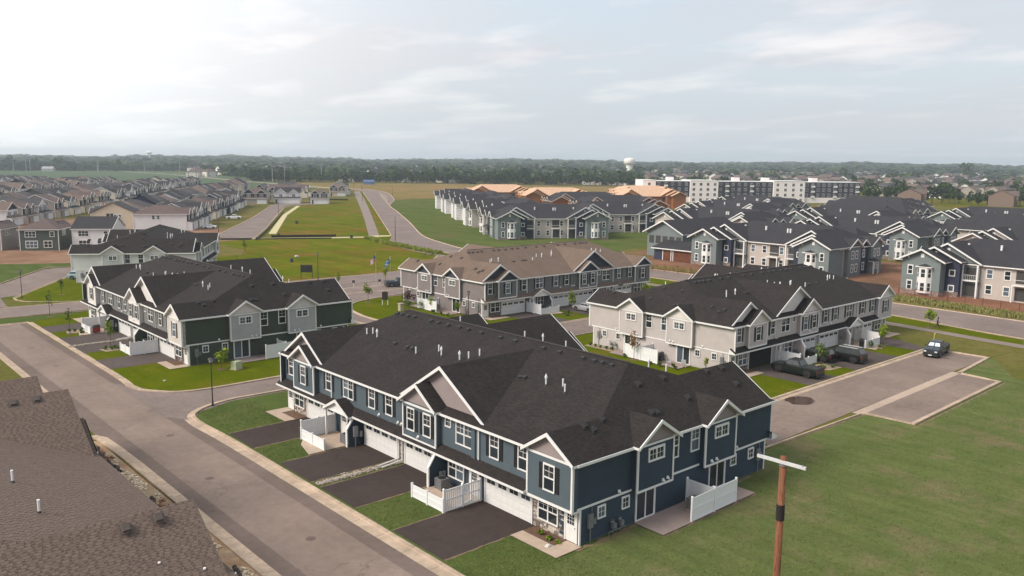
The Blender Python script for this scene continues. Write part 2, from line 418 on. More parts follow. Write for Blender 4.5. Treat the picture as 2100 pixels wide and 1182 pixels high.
ASPH = asphalt_mat('street_asphalt', (.222, .170, .142))
ASPH2 = asphalt_mat('street_edge_asphalt', (.160, .122, .104), 0.1)
ASPHE = asphalt_mat('collector_asphalt', (.205, .162, .145))
DRIVE = asphalt_mat('driveway_asphalt', (.058, .044, .040), 0.3)
DRIVE2 = asphalt_mat('older_driveway_asphalt', (.095, .076, .070), 0.25)
G_SOD = grass_mat('sod_grass', (.062, .092, .024), (.090, .114, .034), (.12, .11, .048), 0.25, 1.2, stripes=0.09, sdir_=R(10))
G_FIELD = grass_mat('mown_field_grass', (.092, .120, .038), (.118, .134, .048), (.158, .138, .070), 0.35, 1.6, stripes=0.11, sdir_=R(35))
G_LAWN = grass_mat('lawn_grass', (.070, .094, .003), (.098, .112, .005), (.12, .10, .015), 0.2, 1.3, stripes=0.06)
G_MEAD = grass_mat('meadow_grass', (.084, .104, .005), (.120, .128, .008), (.155, .098, .022), 0.5, 0.45, stripes=0.16, sdir_=R(-30))
G_SLOPE = grass_mat('slope_grass', (.074, .102, .026), (.100, .118, .036), (.12, .10, .045), 0.2, 0.4, stripes=0.12, sdir_=R(30))
G_TAN = grass_mat('dry_field_grass', (.165, .132, .044), (.21, .155, .055), (.24, .15, .07), 0.5, 0.15)
G_CROP = grass_mat('crop_field', (.072, .108, .060), (.088, .118, .068), (.10, .11, .06), 0.2, 0.05)
G_BASE = grass_mat('rough_grass', (.098, .100, .024), (.135, .122, .037), (.18, .130, .05), 0.4, 0.2)
DIRT = mat('bare_dirt', (.25, .15, .095), 0.95, 0.15, 0.5, 0.3, 5, big=0.15, bigscale=0.1, col2=(.19, .105, .065), spec=.05)
DIRTR = mat('red_clay', (.225, .118, .072), 0.95, 0.15, 0.5, 0.3, 5, col2=(.15, .085, .05), bigscale=0.12, spec=.05)
MULCH = mat('mulch', S(98, 74, 58), 0.95, 0.3, 6, 0.4)

mb = MB(); mb.face([(-3500, -3500, -0.02), (6000, -3500, -0.02), (6000, 7000, -0.02), (-3500, 7000, -0.02)])
obj('ground', mb, G_BASE, kind='structure')

# far fields
mb = MB(); mb.face([(x, y, 0.03) for x, y in [(30, 760), (180, 700), (330, 610), (352, 640), (434, 940), (560, 1790), (360, 1900), (-300, 1900), (-300, 800)]])
obj('crop_field', mb, G_CROP, kind='structure')
mb = MB(); mb.face([(x, y, 0.02) for x, y in [(352, 640), (362, 566), (296, 437), (314, 428), (430, 470), (530, 400), (640, 500), (500, 690), (403, 740), (380, 800)]])
obj('dry_field', mb, G_TAN, kind='structure')
mb = MB(); mb.face([(x, y, 0.02) for x, y in [(530, 165), (600, 190), (760, 240), (700, 345), (640, 330), (560, 280), (486, 151)]])
obj('roadside_field', mb, G_MEAD, kind='structure')
# gravel road by the crop field
mb = MB(); a = smooth_line([(440, 1700), (420, 1200), (380, 900), (356, 700), (350, 600)], 4); b = offset(a, 7)
mb.face([(x, y, 0.05) for x, y in strip_pts(a, b)]); obj('gravel_road', mb, mat('far_gravel', S(165, 155, 125, .8), 0.95), kind='structure')

# lawns of the near block
sheet('field', [(29, -40), (200, -40), (200, -30), (140, 36), (126, 38), (116.6, 38.6), (105.6, 37.6), (104.5, 33), (80.6, 32.3), (80, 37.4), (65.4, 38), (37, 34.8), (29.6, 34.8), (29.2, 20)], G_FIELD, 0.0)
sheet('lawn', [(29.4, 34.8), (36.9, 34.8), (65, 38), (64, 80.8), (34.2, 81.4), (30.6, 80), (29.2, 78), (29.3, 60)], G_SOD, 0.004)
sheet('lawn', [(28.2, 139.3), (28, 92.9), (29.3, 89.6), (32.8, 87.1), (42.5, 86.9), (65, 86.9), (65, 143.4), (29, 144.2)], G_LAWN, 0.004)
sheet('lawn', [(24, 139.7), (28.1, 139.5), (37, 143.4), (25, 144.8), (-20, 150), (-20, 141)], G_SOD, 0.006)
sheet('lawn', [(63.5, 46), (126, 46), (129, 60), (130.5, 100), (90, 100), (66, 82), (63.5, 60)], G_LAWN, 0.004)
sheet('lawn', [(116.5, 38.5), (126.5, 37.7), (132, 39.6), (134.8, 49.6), (137.2, 61.7), (140.6, 113), (140, 128), (71, 128), (69.3, 110.3), (71.4, 95), (128, 92), (128, 60), (116.5, 46)], G_LAWN, 0.008)
sheet('verge', [(60, 141), (80, 141.2), (96, 139.8), (120, 140), (120, 144), (78, 144.6), (40, 144)], G_LAWN, 0.01)
sheet('rough_ground', [(116.7, 38.6), (125.9, 37.8), (128.3, 57.6), (124, 55), (118, 50), (116.6, 46.4)], G_BASE, 0.014)
sheet('rough_ground', [(106, 30), (116, 31), (128, 30), (131, 38), (116.8, 38.2), (108, 33)], G_BASE, 0.006)
# big meadow across the collector road
sheet('meadow', [(27, 155), (60, 154), (84, 154.6), (104, 154.5), (118, 162), (130, 176), (137, 210), (142, 226), (110, 242), (98, 240), (96, 215), (86, 196), (70, 160)], G_MEAD, 0.012)
sheet('meadow', [(117.9, 243.2), (146.4, 234), (232, 376.7), (286, 466), (206, 398)], G_MEAD, 0.014)
sheet('meadow', [(109, 240), (122.8, 256.5), (168.5, 338), (204, 394), (190, 388), (131, 276)], G_BASE, 0.016)
sheet('meadow', [(129, 172), (134, 175.6), (139.4, 209), (150, 227), (146, 232), (142.8, 227), (137.4, 208), (132, 187)], G_LAWN, 0.013)
sheet('meadow', [(148.4, 233), (152, 231), (170.8, 261.8), (212.7, 333.3), (260.7, 415.4), (341, 555), (334, 552), (285, 466), (237, 384), (182.5, 290)], G_MEAD, 0.013)
sheet('slope', [(143.5, 178), (150.8, 200.9), (160.7, 224.2), (188.7, 271.5), (224.1, 332.8), (249.4, 377.1), (280, 421), (322, 441), (300, 380), (243.6, 295.5), (205, 230), (240, 190), (215, 165), (165, 150)], G_SLOPE, 0.015)
sheet('lawn', [(33.4, 184.5), (44.8, 203.9), (60, 205), (60, 208), (42, 217), (0, 225), (-20, 200)], G_SOD, 0.01)
sheet('lawn', [(30.2, 167), (42.4, 182.4), (52, 197), (90, 205), (70, 160), (39.7, 154.3), (33.2, 157.8)], G_LAWN, 0.011)
# bare soil
sheet('dirt', [(42, 217), (60, 208), (72, 235), (70, 262), (40, 262), (20, 235)], DIRT, 0.02)
sheet('dirt', [(72, 232), (110, 244), (122, 300), (60, 420), (20, 380), (40, 262)], DIRT, 0.008)
sheet('dirt', [(152.5, 28), (176, 28), (176, 84), (174, 140), (157, 134), (155.5, 80), (153.8, 60)], DIRTR, 0.01)
sheet('dirt', [(176, 20), (212, 20), (212, 150), (174, 150)], DIRTR, 0.012)
sheet('verge', [(149.6, 44.6), (153, 40), (156.8, 60), (159.4, 84), (160, 120), (157, 134), (152.8, 133), (152.8, 114)], G_BASE, 0.012)
sheet('dirt', [(2, 20), (20.4, 20), (20.3, 76.5), (18, 80), (-10, 82), (-10, 20)], mat('yard_soil', (.30, .185, .11), 0.95, 0.25, 0.9, 0.4, 6, col2=(.40, .30, .20), bigscale=0.3, spec=.05), 0.006)

# ---- streets
sheet('street', [(22.4, -30), (27.2, -30), (27.2, 139.2), (22.4, 139.6)], ASPH, 0.0085)
sheet('street', [(21.0, -30), (22.4, -30), (22.4, 139.6), (20.4, 140)], ASPH2, 0.0082)
sheet('street', [(27.2, -30), (28.9, -30), (28.9, 77), (27.2, 80)], ASPH2, 0.0082)
sheet('street', [(27.2, 80), (28.9, 77), (30.2, 79.4), (34.2, 81.1), (67, 81), (72.5, 81.6), (128.4, 81.8), (128, 89.8), (73, 89.5), (70, 94), (69.4, 110), (71.6, 121), (75, 126.2), (140, 130), (141, 150.5), (130, 174), (117, 161.5), (104, 154.4), (84, 154), (27, 154.6), (-60, 164), (-60, 152), (20, 146), (60, 144.6), (62, 130), (65.5, 124), (65.2, 87.2), (42.5, 87.2), (32.8, 87.4), (29.6, 89.8), (28.3, 93), (27.2, 96)], ASPHE, 0.0165)
sheet('street', [(27.2, 96), (28.3, 93), (28, 139), (27.2, 139.2)], ASPH2, 0.0082)
sheet('street', [(64.6, 38.3), (116.2, 38.7), (116, 45.9), (63.4, 45.8)], ASPH, 0.0085)
sheet('parking_bay', [(80.3, 32.8), (104.2, 33.3), (104.9, 37.7), (80.1, 37.5)], ASPH, 0.012)
sheet('kerb_strip', [(79.6, 37.3), (105.2, 37.7), (105.2, 38.7), (79.6, 38.3)], CONC, 0.02)
er = smooth_line([(133.0, 20), (133.3, 39.7), (134.8, 49.6), (137.4, 61.7), (140.2, 90), (141, 114), (140.6, 140), (135.5, 165), (134.7, 176), (139.4, 209), (150.8, 227.8), (170.8, 261.8), (212.7, 333.3), (260.7, 415.4), (311.5, 502.8), (341.3, 555.1), (351.2, 584.3), (345.4, 625.6), (338, 660)])
el = smooth_line([(147.5, 20), (148.6, 44.6), (149.3, 55.2), (150.0, 67.1), (152, 90), (152.5, 114.9), (150.5, 140), (146, 165), (145, 181), (151, 201), (160.7, 224.2), (188.9, 271.8), (224.1, 332.8), (249.4, 377.1), (285.4, 426.8), (321.0, 484.4), (345.6, 529.2), (360.6, 571.2), (361.3, 597.7), (350.0, 665)])
mb = MB()
for i in range(min(len(er), len(el)) - 1):
    ra = er[i]; rb = er[i + 1]; k = i * (len(el) - 1) / (len(er) - 1); k2 = (i + 1) * (len(el) - 1) / (len(er) - 1)
    def at(kk): j = min(int(kk), len(el) - 2); f = kk - j; return tuple(np.array(el[j]) * (1 - f) + np.array(el[j + 1]) * f)
    mb.face([(*ra, 0.022), (*at(k), 0.022), (*at(k2), 0.022), (*rb, 0.022)])
obj('road', mb, ASPHE, kind='structure')
sheet('dirt', [(249.4, 377.1), (271.4, 414.2), (303.4, 468.2), (327.2, 508.7), (341, 530), (318, 486), (283, 430), (262, 400)], mat('median_soil', S(134, 118, 104), 0.95), 0.04)
sheet('street', [(100, 249), (120.5, 281.5), (153.6, 333.9), (190.3, 396.5), (200.4, 413.6), (215, 425), (230, 412), (226, 405), (206, 404), (195.7, 391), (184, 371), (142.8, 297), (130.6, 275), (110.5, 241), (104, 244)], ASPHE, 0.024)
sheet('street', [(33.5, 184), (45.4, 203.4), (48.5, 204.2), (70, 193), (51.2, 196.4), (42.1, 182.1), (33.2, 167.7), (29.9, 166.3), (0, 170), (-30, 192), (0, 196)], ASPHE, 0.02)
sheet('street', [(-30, 195), (-30, 165), (29, 156), (30, 166.6), (34, 184.6)], ASPHE, 0.019)

def kerbline(name, pts, side, pan=0.45, sm=4, w=0.16): return curb(name, smooth_line(pts, sm), side, pan, w=w)
kerbline('kerb', [(29.45, -30), (29.4, 40), (29.4, 68), (29.2, 76.5), (30.3, 79.6), (34.1, 81.35), (40, 81.35), (64, 81.4)], 1, 0.75, w=0.3)
kerbline('kerb', [(20.2, -30), (20.3, 40), (20.4, 74), (19.2, 77.6), (15, 80.2), (5, 80.8)], -1, 0.65, w=0.3)
kerbline('kerb', [(5, 88.5), (16, 88.8), (19.6, 91.5), (20.3, 97), (20.4, 139.4)], -1, 0.55, w=0.25)
kerbline('kerb', [(20.4, 139.7), (28.3, 139.5)], -1, 0.3, 1)
kerbline('kerb', [(28.2, 139.4), (28.2, 100), (28.0, 93), (29.2, 89.7), (32.8, 87), (42.5, 86.75), (65.2, 86.8), (65.4, 124)], 1, 0.55, w=0.25)
kerbline('kerb', [(75.6, 46.1), (60, 46.1)], -1, 0.4, 1)
kerbline('kerb', [(116.4, 46.2), (77, 46.2)], 1, 0.6, 1, w=0.3)
kerbline('kerb', [(60, 38.1), (79.8, 37.4)], 1, 0.2, 1)
kerbline('kerb', [(104.8, 37.6), (116.6, 38.5), (116.5, 46.2)], 1, 0.3, 1, w=0.3)
kerbline('kerb', [(80.1, 37.6), (80.4, 32.5), (104.4, 33.0), (105.2, 37.8)], 1, 0.25, 1, w=0.3)
kerbline('kerb', [(127.6, 90.0), (90, 89.9), (74, 90), (71, 94.5), (69.6, 110.3), (71.4, 119.6), (74.6, 124.2), (79.3, 126.2), (92, 128.2), (126, 128.6)], 1, 0.35, 4, w=0.25)
kerbline('kerb', [(66, 81.2), (78, 81.6), (127, 81.8)], 1, 0.35, 1)
kerbline('kerb', [(62, 140.2), (79, 140), (95.5, 138.6), (120, 138.8)], -1, 0.3, 4, w=0.25)
kerbline('kerb', [(74, 134.0), (84, 133.6), (96, 132.2), (110, 132.4)], -1, 0.2, 4, w=0.3)
kerbline('kerb', [(-60, 164.6), (27, 155), (60, 154.3), (84, 154.4), (104, 154.8), (117, 162), (129.5, 174.5)], -1, 0.3)
kerbline('kerb', [(-60, 151), (27, 145), (37.7, 143.8), (60, 143.8), (78, 144.6), (98, 143.6)], 1, 0.35)
kerbline('kerb', [(0, 157.6), (29, 155.6)], 1, 0.35)
curb('kerb', er[:38], -1, 0.3)
curb('kerb', er[48:57], -1, 0.4)
curb('kerb', er[60:], -1, 0.5, w=0.3)
curb('kerb', el, 1, 0.5, w=0.35)
kerbline('kerb', [(100, 249), (120.5, 281.5), (153.6, 333.9), (190.3, 396.5), (199, 411)], -1, 0.4, w=0.3)
kerbline('kerb', [(110.5, 241), (130.6, 274.6), (142.8, 296.3), (184.0, 369.0), (195.7, 388.5), (206, 398)], 1, 0.4, w=0.3)
kerbline('kerb', [(249.4, 377.1), (271.4, 414.2), (303.4, 468.2), (322, 498)], 1, 0.4, w=0.3)
kerbline('kerb', [(-30, 219), (10, 200), (33.4, 184.7), (45.4, 203.9), (48.5, 204.9), (60, 202)][2:], 1, 0.3)
kerbline('kerb', [(-10, 175), (0, 190), (33.4, 184.7)][1:], -1, 0.2)
kerbline('kerb', [(52, 197.2), (42.3, 182.4), (33.6, 168.2), (31.4, 163.6), (33.1, 158.6), (39.7, 154.2)], 1, 0.3)
# drainage gap kerb openings omitted; footpaths
def path(name, a, b, m, z):
    mb = MB(); mb.face([(x, y, z) for x, y in strip_pts(a, b)]); return obj(name, mb, m, kind='structure')
PATHM = mat('path_asphalt', S(138, 122, 112, 0.8), 0.92, 0.08, 1.0, big=0.08, bigscale=0.2)
PALE = mat('pale_concrete', S(200, 188, 140, 0.85), 0.9, 0.06, 1.0)
path('footpath', smooth_line([(129.7, 170.0), (130.6, 185.3), (136.6, 211.0), (142.8, 227.1), (146.5, 234.1), (185.0, 298.9), (232.1, 379.2), (283.2, 466.9), (332.6, 551.2)], 3),
     smooth_line([(131.4, 170.0), (132.2, 187.5), (138.2, 208.7), (145.0, 225.9), (149.6, 232.8), (188, 297), (235.8, 377.2), (287.3, 464.8), (336.5, 549.3)], 3), PATHM, 0.03)
path('footpath', smooth_line([(126.0, 20), (126.3, 37.7), (128.7, 57.8), (131.4, 90), (132, 110)], 3), smooth_line([(128.4, 20), (128.7, 37.4), (131.0, 57.4), (133.8, 90), (134.4, 110)], 3), PATHM, 0.03)
path('footpath', [(122.8, 256.5), (168.5, 337.9), (203.9, 394.0), (206.4, 398.3)], [(124.9, 255.3), (170.3, 336.9), (205.6, 393.1), (208.2, 397.3)], PALE, 0.03)
path('footpath', [(112.5, 245.1), (134.5, 233.9), (142.6, 230.3)], [(111.0, 242.6), (132.7, 231.3), (140.8, 228.0)], PALE, 0.032)
path('footpath', [(143.2, 228.8), (149.4, 226.4)], [(145.6, 232.6), (152.0, 229.6)], PALE, 0.036)
# driveways (name: xs, ys)
def drive(x0, x1, y0, y1, m=None, z=0.013): return sheet('driveway', [(x0, y0), (x1, y0), (x1, y1), (x0, y1)], m or DRIVE, z)
for y0, y1 in ((39.45, 45.1), (49.9, 54.9), (56.3, 61.6), (66.3, 71.4)): drive(29.75, 37.7, y0, y1)
for y0, y1 in ((102.4, 108.2), (112.9, 117.9), (118.7, 124.6), (129.2, 134.5)): drive(28.5, 36.5, y0, y1, DRIVE2)
for x0, x1 in ((86.0, 92.2), (96.9, 102.4), (102.6, 108.2), (113.6, 119.0)): sheet('driveway', [(x0, 46.5), (x1, 46.5), (x1, 54.8), (x0, 54.8)], DRIVE2, 0.013)
for x0, x1 in ((87.4, 92.8), (98.1, 103.4), (103.8, 109.0), (113.6, 119)): sheet('driveway', [(x0, 90.2), (x1, 90.2), (x1, 100), (x0, 100)], DRIVE2, 0.013)
# gravel seams between paired driveways
mb = MB()
for (x0, x1, yy) in ((29.9, 37.4, 55.6), (28.6, 36.3, 118.3)):
    for k in range(900):
        x = rnd.uniform(x0, x1); y = yy + rnd.gauss(0, .18); r = rnd.uniform(.03, .075)
        mb.box(x - r, x + r, y - r * rnd.uniform(.6, 1), y + r, 0.012, 0.02 + r * rnd.uniform(.5, 1), tone=rnd.random())
obj('gravel_seam', mb, tone_mat('gravel_tones', S(112, 98, 88), S(190, 178, 165)), kind='stuff')
# ground gravel and torn silt sock beside the left kerb
mb = MB()
for k in range(9000):
    t = rnd.random(); zone = rnd.choice([(15.2, 20.1, 60, 71), (15.2, 20.1, 42, 52), (15.8, 20.1, 52, 60)])
    x = rnd.uniform(zone[0], zone[1]); y = rnd.uniform(zone[2], zone[3]); r = rnd.uniform(.03, .09)
    if mnoise.noise(Vector((x * .5, y * .3, 1))) < 0.0: continue
    mb.box(x - r, x + r, y - r * rnd.uniform(.6, 1), y + r, 0.0, 0.02 + r * rnd.uniform(.5, 1), tone=rnd.random())
obj('gravel', mb, tone_mat('pale_gravel_tones', S(160, 136, 110), S(228, 212, 186)), kind='stuff')
SOCK = mat('silt_sock', S(62, 50, 46), 0.95, 0.3, 4)
def sock(pts, label, r=0.14):
    mb = MB(); pp = [(x + rnd.uniform(-.12, .12), y) for x, y in smooth_line(pts, 5)]
    for i in range(len(pp) - 1):
        mb.tube((*pp[i], r * .8), (*pp[i + 1], r * .8), r * rnd.uniform(.7, 1.25), r * rnd.uniform(.7, 1.25), 7)
    o = obj('silt_sock', mb, SOCK, smooth=True); return tag(o, label, 'silt sock')
sock([(19.6, 74.5), (19.3, 71), (19.5, 67.5)], 'dark ragged silt sock lying between kerb and soil at the street corner')
sock([(19.5, 60.8), (19.0, 59), (18.4, 57)], 'short torn silt sock on the gravel halfway along the brown roof')
sock([(19.6, 46.8), (19.2, 45)], 'short dark silt sock beside the kerb near the nearest gable')
sock([(20.2, 41.5), (19.9, 38.6)], 'dark silt sock by the kerb at the very bottom of the picture')
# clods of earth
mb = MB()
for k in range(700):
    x = rnd.uniform(15, 20); y = rnd.choice([rnd.uniform(36, 44), rnd.uniform(54, 60), rnd.uniform(70, 76)]); r = abs(rnd.gauss(0, .12)) + .03
    mb.tube((x, y, 0), (x + rnd.uniform(-r, r), y + rnd.uniform(-r, r), r), r, r * .4, 5, 0)
obj('soil_clods', mb, mat('clod', S(138, 100, 74), 0.95, 0.25, 3), kind='stuff')
# manhole, patches and puddle on the streets
def disc(name, x, y, r, m, z, sy=1.0, n=24, kind='structure', jag=0.0):
    mb = MB(); mb.face([(x + r * math.cos(2 * PI * k / n) * (1 + rnd.uniform(-jag, jag)), y + r * sy * math.sin(2 * PI * k / n) * (1 + rnd.uniform(-jag, jag)), z) for k in range(n)])
    return obj(name, mb, m, kind=kind)
WATER = mat('puddle_water', (0.06, 0.03, 0.02), 0.08, 0.05, 1, spec=0.6)
disc('puddle', 79.6, 43.9, 1.75, WATER, 0.0125, 0.8, jag=0.12)
MANH = mat('manhole_iron', S(92, 76, 70), 0.8, 0.2, 8)
for x, y in ((25.6, 74.2), (24.2, 62.0), (25.0, 47.5), (112, 42), (24.6, 108)):
    o = disc('manhole_cover', x, y, 0.33, MANH, 0.014, kind=None); 
    tag(o, {74.2: 'round iron manhole cover at the street junction', 62.0: 'round manhole cover in the street beside the long brown roof', 47.5: 'round manhole cover in the street opposite the nearest driveway', 42: 'round manhole cover near the dark truck at the dead end', 108: 'round manhole cover beyond the street junction'}[y], 'manhole cover')

def margin(a, b, w=.16, z=0.016):
    a = np.array(a, float); b = np.array(b, float); d = b - a; Lm = np.hypot(*d); t = d / Lm; nn = np.array([-t[1], t[0]]); k = max(3, int(Lm / .35)); L1, L2 = [], []
    for i in range(k + 1):
        c = a + d * i / k; L1.append((*(c + nn * (w * rnd.uniform(.05, 1.1))), z)); L2.append((*(c - nn * (w * rnd.uniform(.0, .5))), z))
    for i in range(k): MG.face([L1[i], L2[i], L2[i + 1], L1[i + 1]])
MG = MB()
for y0, y1 in ((39.45, 45.1), (49.9, 54.9), (56.3, 61.6), (66.3, 71.4)):
    margin((29.8, y1), (37.4, y1)); margin((37.4, y0), (29.8, y0))
margin((36.9, 35.0), (57, 35.1), .35); margin((36.8, 75.6), (36.8, 72.0), .3); margin((29.5, 34), (29.5, 39.4), .1); margin((29.55, 45.2), (29.55, 49.8), .14); margin((29.55, 61.7), (29.55, 66.2), .14); margin((42.8, 32.7), (53.9, 32.8), .2)
margin((80.0, 37.2), (66, 37.9), .22); margin((104.6, 32.7), (80.6, 32.2), .25)
obj('soil_edge', MG, mat('edge_soil', (.17, .115, .07), .95, .25, 3), kind='stuff')
# ================================================================ shared building parts
def win_mesh(w, h, muntin=True, mull=1, t=0.09, sash=True):
    """white window: outer casing, meeting rail and glazing bars; faces -y, origin bottom centre"""
    mb = MB(); d = -0.07
    mb.box(-w / 2 - t, w / 2 + t, d, 0.01, h, h + t * 1.3); mb.box(-w / 2 - t, w / 2 + t, d - .02, 0.01, -t, 0)
    mb.box(-w / 2 - t, -w / 2, d, 0.01, 0, h); mb.box(w / 2, w / 2 + t, d, 0.01, 0, h)
    xs = [-w / 2 + w * k / mull for k in range(mull + 1)]
    for k in range(1, mull): mb.box(xs[k] - .05, xs[k] + .05, d + .01, 0.01, 0, h)
    for k in range(mull):
        a, b = xs[k], xs[k + 1]
        if sash: mb.box(a, b, -0.045, 0.01, h * .47, h * .53)
        if muntin:
            n = 1
            for j in range(1, n + 1):
                xx = a + (b - a) * j / (n + 1); mb.box(xx - .012, xx + .012, -0.035, 0.01, h * .53 if sash else 0, h)
            zz = h * .765 if sash else h * .5; mb.box(a, b, -0.034, 0.01, zz - .012, zz + .012)
    return mb.mesh('window', [WHITE])
def pane_mesh(w, h):
    mb = MB(); mb.box(-w / 2, w / 2, -0.02, 0.0, 0, h); return mb.mesh('pane', [GLASS])
def shutter_mesh(h, m):
    mb = MB(); w = .36; mb.box(-w / 2, w / 2, -.035, .005, 0, h)
    for k in range(int(h / .085)):
        if abs(k * .085 + .04 - h * .5) < .07: continue
        z = .03 + k * .085; mb.box(-w / 2 + .05, w / 2 - .05, -.05, -.034, z, z + .05)
    mb.box(-w / 2, -w / 2 + .045, -.055, -.03, 0, h); mb.box(w / 2 - .045, w / 2, -.055, -.03, 0, h)
    return mb.mesh('shutter', [m])
FACE = {'front': -PI / 2, 'right': 0.0, 'left': PI, 'rear': PI / 2}
def on_face(face, u, z, off, dims):
    """local position for a facade element; u runs along the facade coordinate (y for front/rear, x for ends)"""
    Lh, Wd = dims
    if face == 'front': return (off, u, z)
    if face == 'rear': return (Wd - off, u, z)
    if face == 'right': return (u, off, z)
    return (u, Lh - off, z)
def add_window(root, face, u, z, off, dims, w, h, mull=1, muntin=True, shut=None, sash=True):
    p = on_face(face, u, z, off, dims); r = (0, 0, FACE[face])
    o = mobj('window', shared(('win', w, h, mull, muntin, sash), lambda: win_mesh(w, h, muntin, mull, sash=sash)), root, p, r)
    if mull == 1 or True:
        for k in range(mull):
            ww = w / mull; mobj('pane', shared(('pane', ww, h), lambda: pane_mesh(ww, h)), o, (-w / 2 + ww * (k + .5), 0, 0))
    if shut:
        dx = w / 2 + .09 + .2
        for s in (-1, 1):
            q = Matrix.Rotation(FACE[face], 4, 'Z') @ Vector((s * dx, 0, 0))
            mobj('shutter', shared(('shut', h, shut.name), lambda: shutter_mesh(h + .1, shut)), root, (p[0] + q.x, p[1] + q.y, p[2] - .05), r)
    return o
def garage_mesh(w=4.88, h=2.13):
    mb = MB(); t = .12
    mb.box(-w / 2 - t, w / 2 + t, -.06, .02, h, h + t); mb.box(-w / 2 - t, -w / 2, -.06, .02, 0, h); mb.box(w / 2, w / 2 + t, -.06, .02, 0, h)
    for r_ in range(4):
        z0 = r_ * h / 4 + .012; z1 = (r_ + 1) * h / 4 - .012
        mb.box(-w / 2, w / 2, -.015, .02, z0, z1)
        n = 8
        for k in range(n):
            a = -w / 2 + w * k / n + .06; b = -w / 2 + w * (k + 1) / n - .06
            if r_ < 3: mb.box(a, b, -.026, -.01, z0 + .07, z1 - .07)
    for k in range(4):   # frames round the lights of the top row
        c = -w / 2 + w * (k + .5) / 4; a = .47
        mb.box(c - a, c + a, -.03, -.01, h * .70, h * .72); mb.box(c - a, c + a, -.03, -.01, h * .865, h * .885)
        mb.box(c - .012, c + .012, -.034, -.01, h * .71, h * .87)
    return mb.mesh('garage_door', [WHITE])
def gpane_mesh():
    mb = MB(); mb.box(-.43, .43, -.024, 0, 0, .31); return mb.mesh('pane', [GLASS])
def add_garage(root, face, u, off, dims, w=4.88):
    o = mobj('garage_door', shared(('garage', w), lambda: garage_mesh(w)), root, on_face(face, u, 0.02, off, dims), (0, 0, FACE[face]))
    for k in range(4):
        mobj('pane', shared('gpane', gpane_mesh), o, (-w / 2 + w * (k + .5) / 4, 0, 2.13 * .715))
    return o
def door_mesh():
    mb = MB(); mb.box(-.58, .58, -.05, .01, 2.05, 2.17); mb.box(-.58, -.46, -.05, .01, 0, 2.05); mb.box(.46, .58, -.05, .01, 0, 2.05)
    mb.box(-.46, .46, -.02, .01, 0, 2.05); mb.box(-.34, -.06, -.03, -.01, .2, .95); mb.box(.06, .34, -.03, -.01, .2, .95)
    for k in range(4): x = -.32 + .64 * k / 3; mb.box(x - .012, x + .012, -.04, -.01, 1.15, 1.9)
    for k in range(4): z = 1.15 + .75 * k / 3; mb.box(-.33, .33, -.04, -.01, z - .012, z + .012)
    return mb.mesh('door', [WHITE])
def add_door(root, face, u, off, dims, z=0.1):
    o = mobj('door', shared('door', door_mesh), root, on_face(face, u, z, off, dims), (0, 0, FACE[face]))
    def pn(): mb = MB(); mb.box(-.31, .31, -.028, 0, 1.16, 1.89); return mb.mesh('pane', [GLASS])
    mobj('pane', shared('dpane', pn), o)
    def hn(): mb = MB(); mb.tube((.38, -.02, 1.0), (.38, -.08, 1.0), .025, .03); return mb.mesh('handle', [DARK])
    mobj('handle', shared('dhandle', hn), o)
def sliding(root, face, u, off, dims, w=1.9, h=2.1):
    def fm():
        mb = MB(); t = .1
        mb.box(-w / 2 - t, w / 2 + t, -.08, .01, h, h + t); mb.box(-w / 2 - t, -w / 2, -.08, .01, 0, h); mb.box(w / 2, w / 2 + t, -.08, .01, 0, h); mb.box(-w / 2, w / 2, -.08, .01, -.02, .06)
        mb.box(-.05, .05, -.06, .01, .06, h); mb.box(-w / 2, -w / 2 + .05, -.05, 0.01, .06, h); mb.box(w / 2 - .05, w / 2, -.05, .01, .06, h)
        return mb.mesh('sliding_door', [WHITE])
    o = mobj('sliding_door', shared(('slide', w, h), fm), root, on_face(face, u, 0.1, off, dims), (0, 0, FACE[face]))
    for s in (-1, 1): mobj('pane', shared(('pane', w / 2 - .1, h), lambda: pane_mesh(w / 2 - .1, h)), o, (s * w / 4, 0, 0))
def siding(mb, p0, p1, z0, z1, course=0.15, m=0, top=None):
    """lapped boards between p0 and p1 (plan), outward normal to the right of travel; top(u)->z clips for gables"""
    p0 = np.array(p0, float); p1 = np.array(p1, float); d = p1 - p0; Lg = np.hypot(*d); t = d / Lg; n = np.array([t[1], -t[0]])
    k = 0; z = z0
    while z < z1 - 1e-4:
        zt = min(z + course, z1)
        a, b = 0.0, Lg
        if top:
            # clip to symmetric triangle: base half width hw at z0, zero at z1
            f = (z1 - (z + zt) / 2) / (z1 - z0); a = Lg / 2 * (1 - f); b = Lg - a
        A = p0 + t * a; B = p0 + t * b; o = 0.018
        mb.face([(*(A + n * o), z), (*(B + n * o), z), (*(B + n * .003), zt), (*(A + n * .003), zt)], m)
        mb.face([(*A, z), (*B, z), (*(B + n * o), z), (*(A + n * o), z)], m)
        z = zt
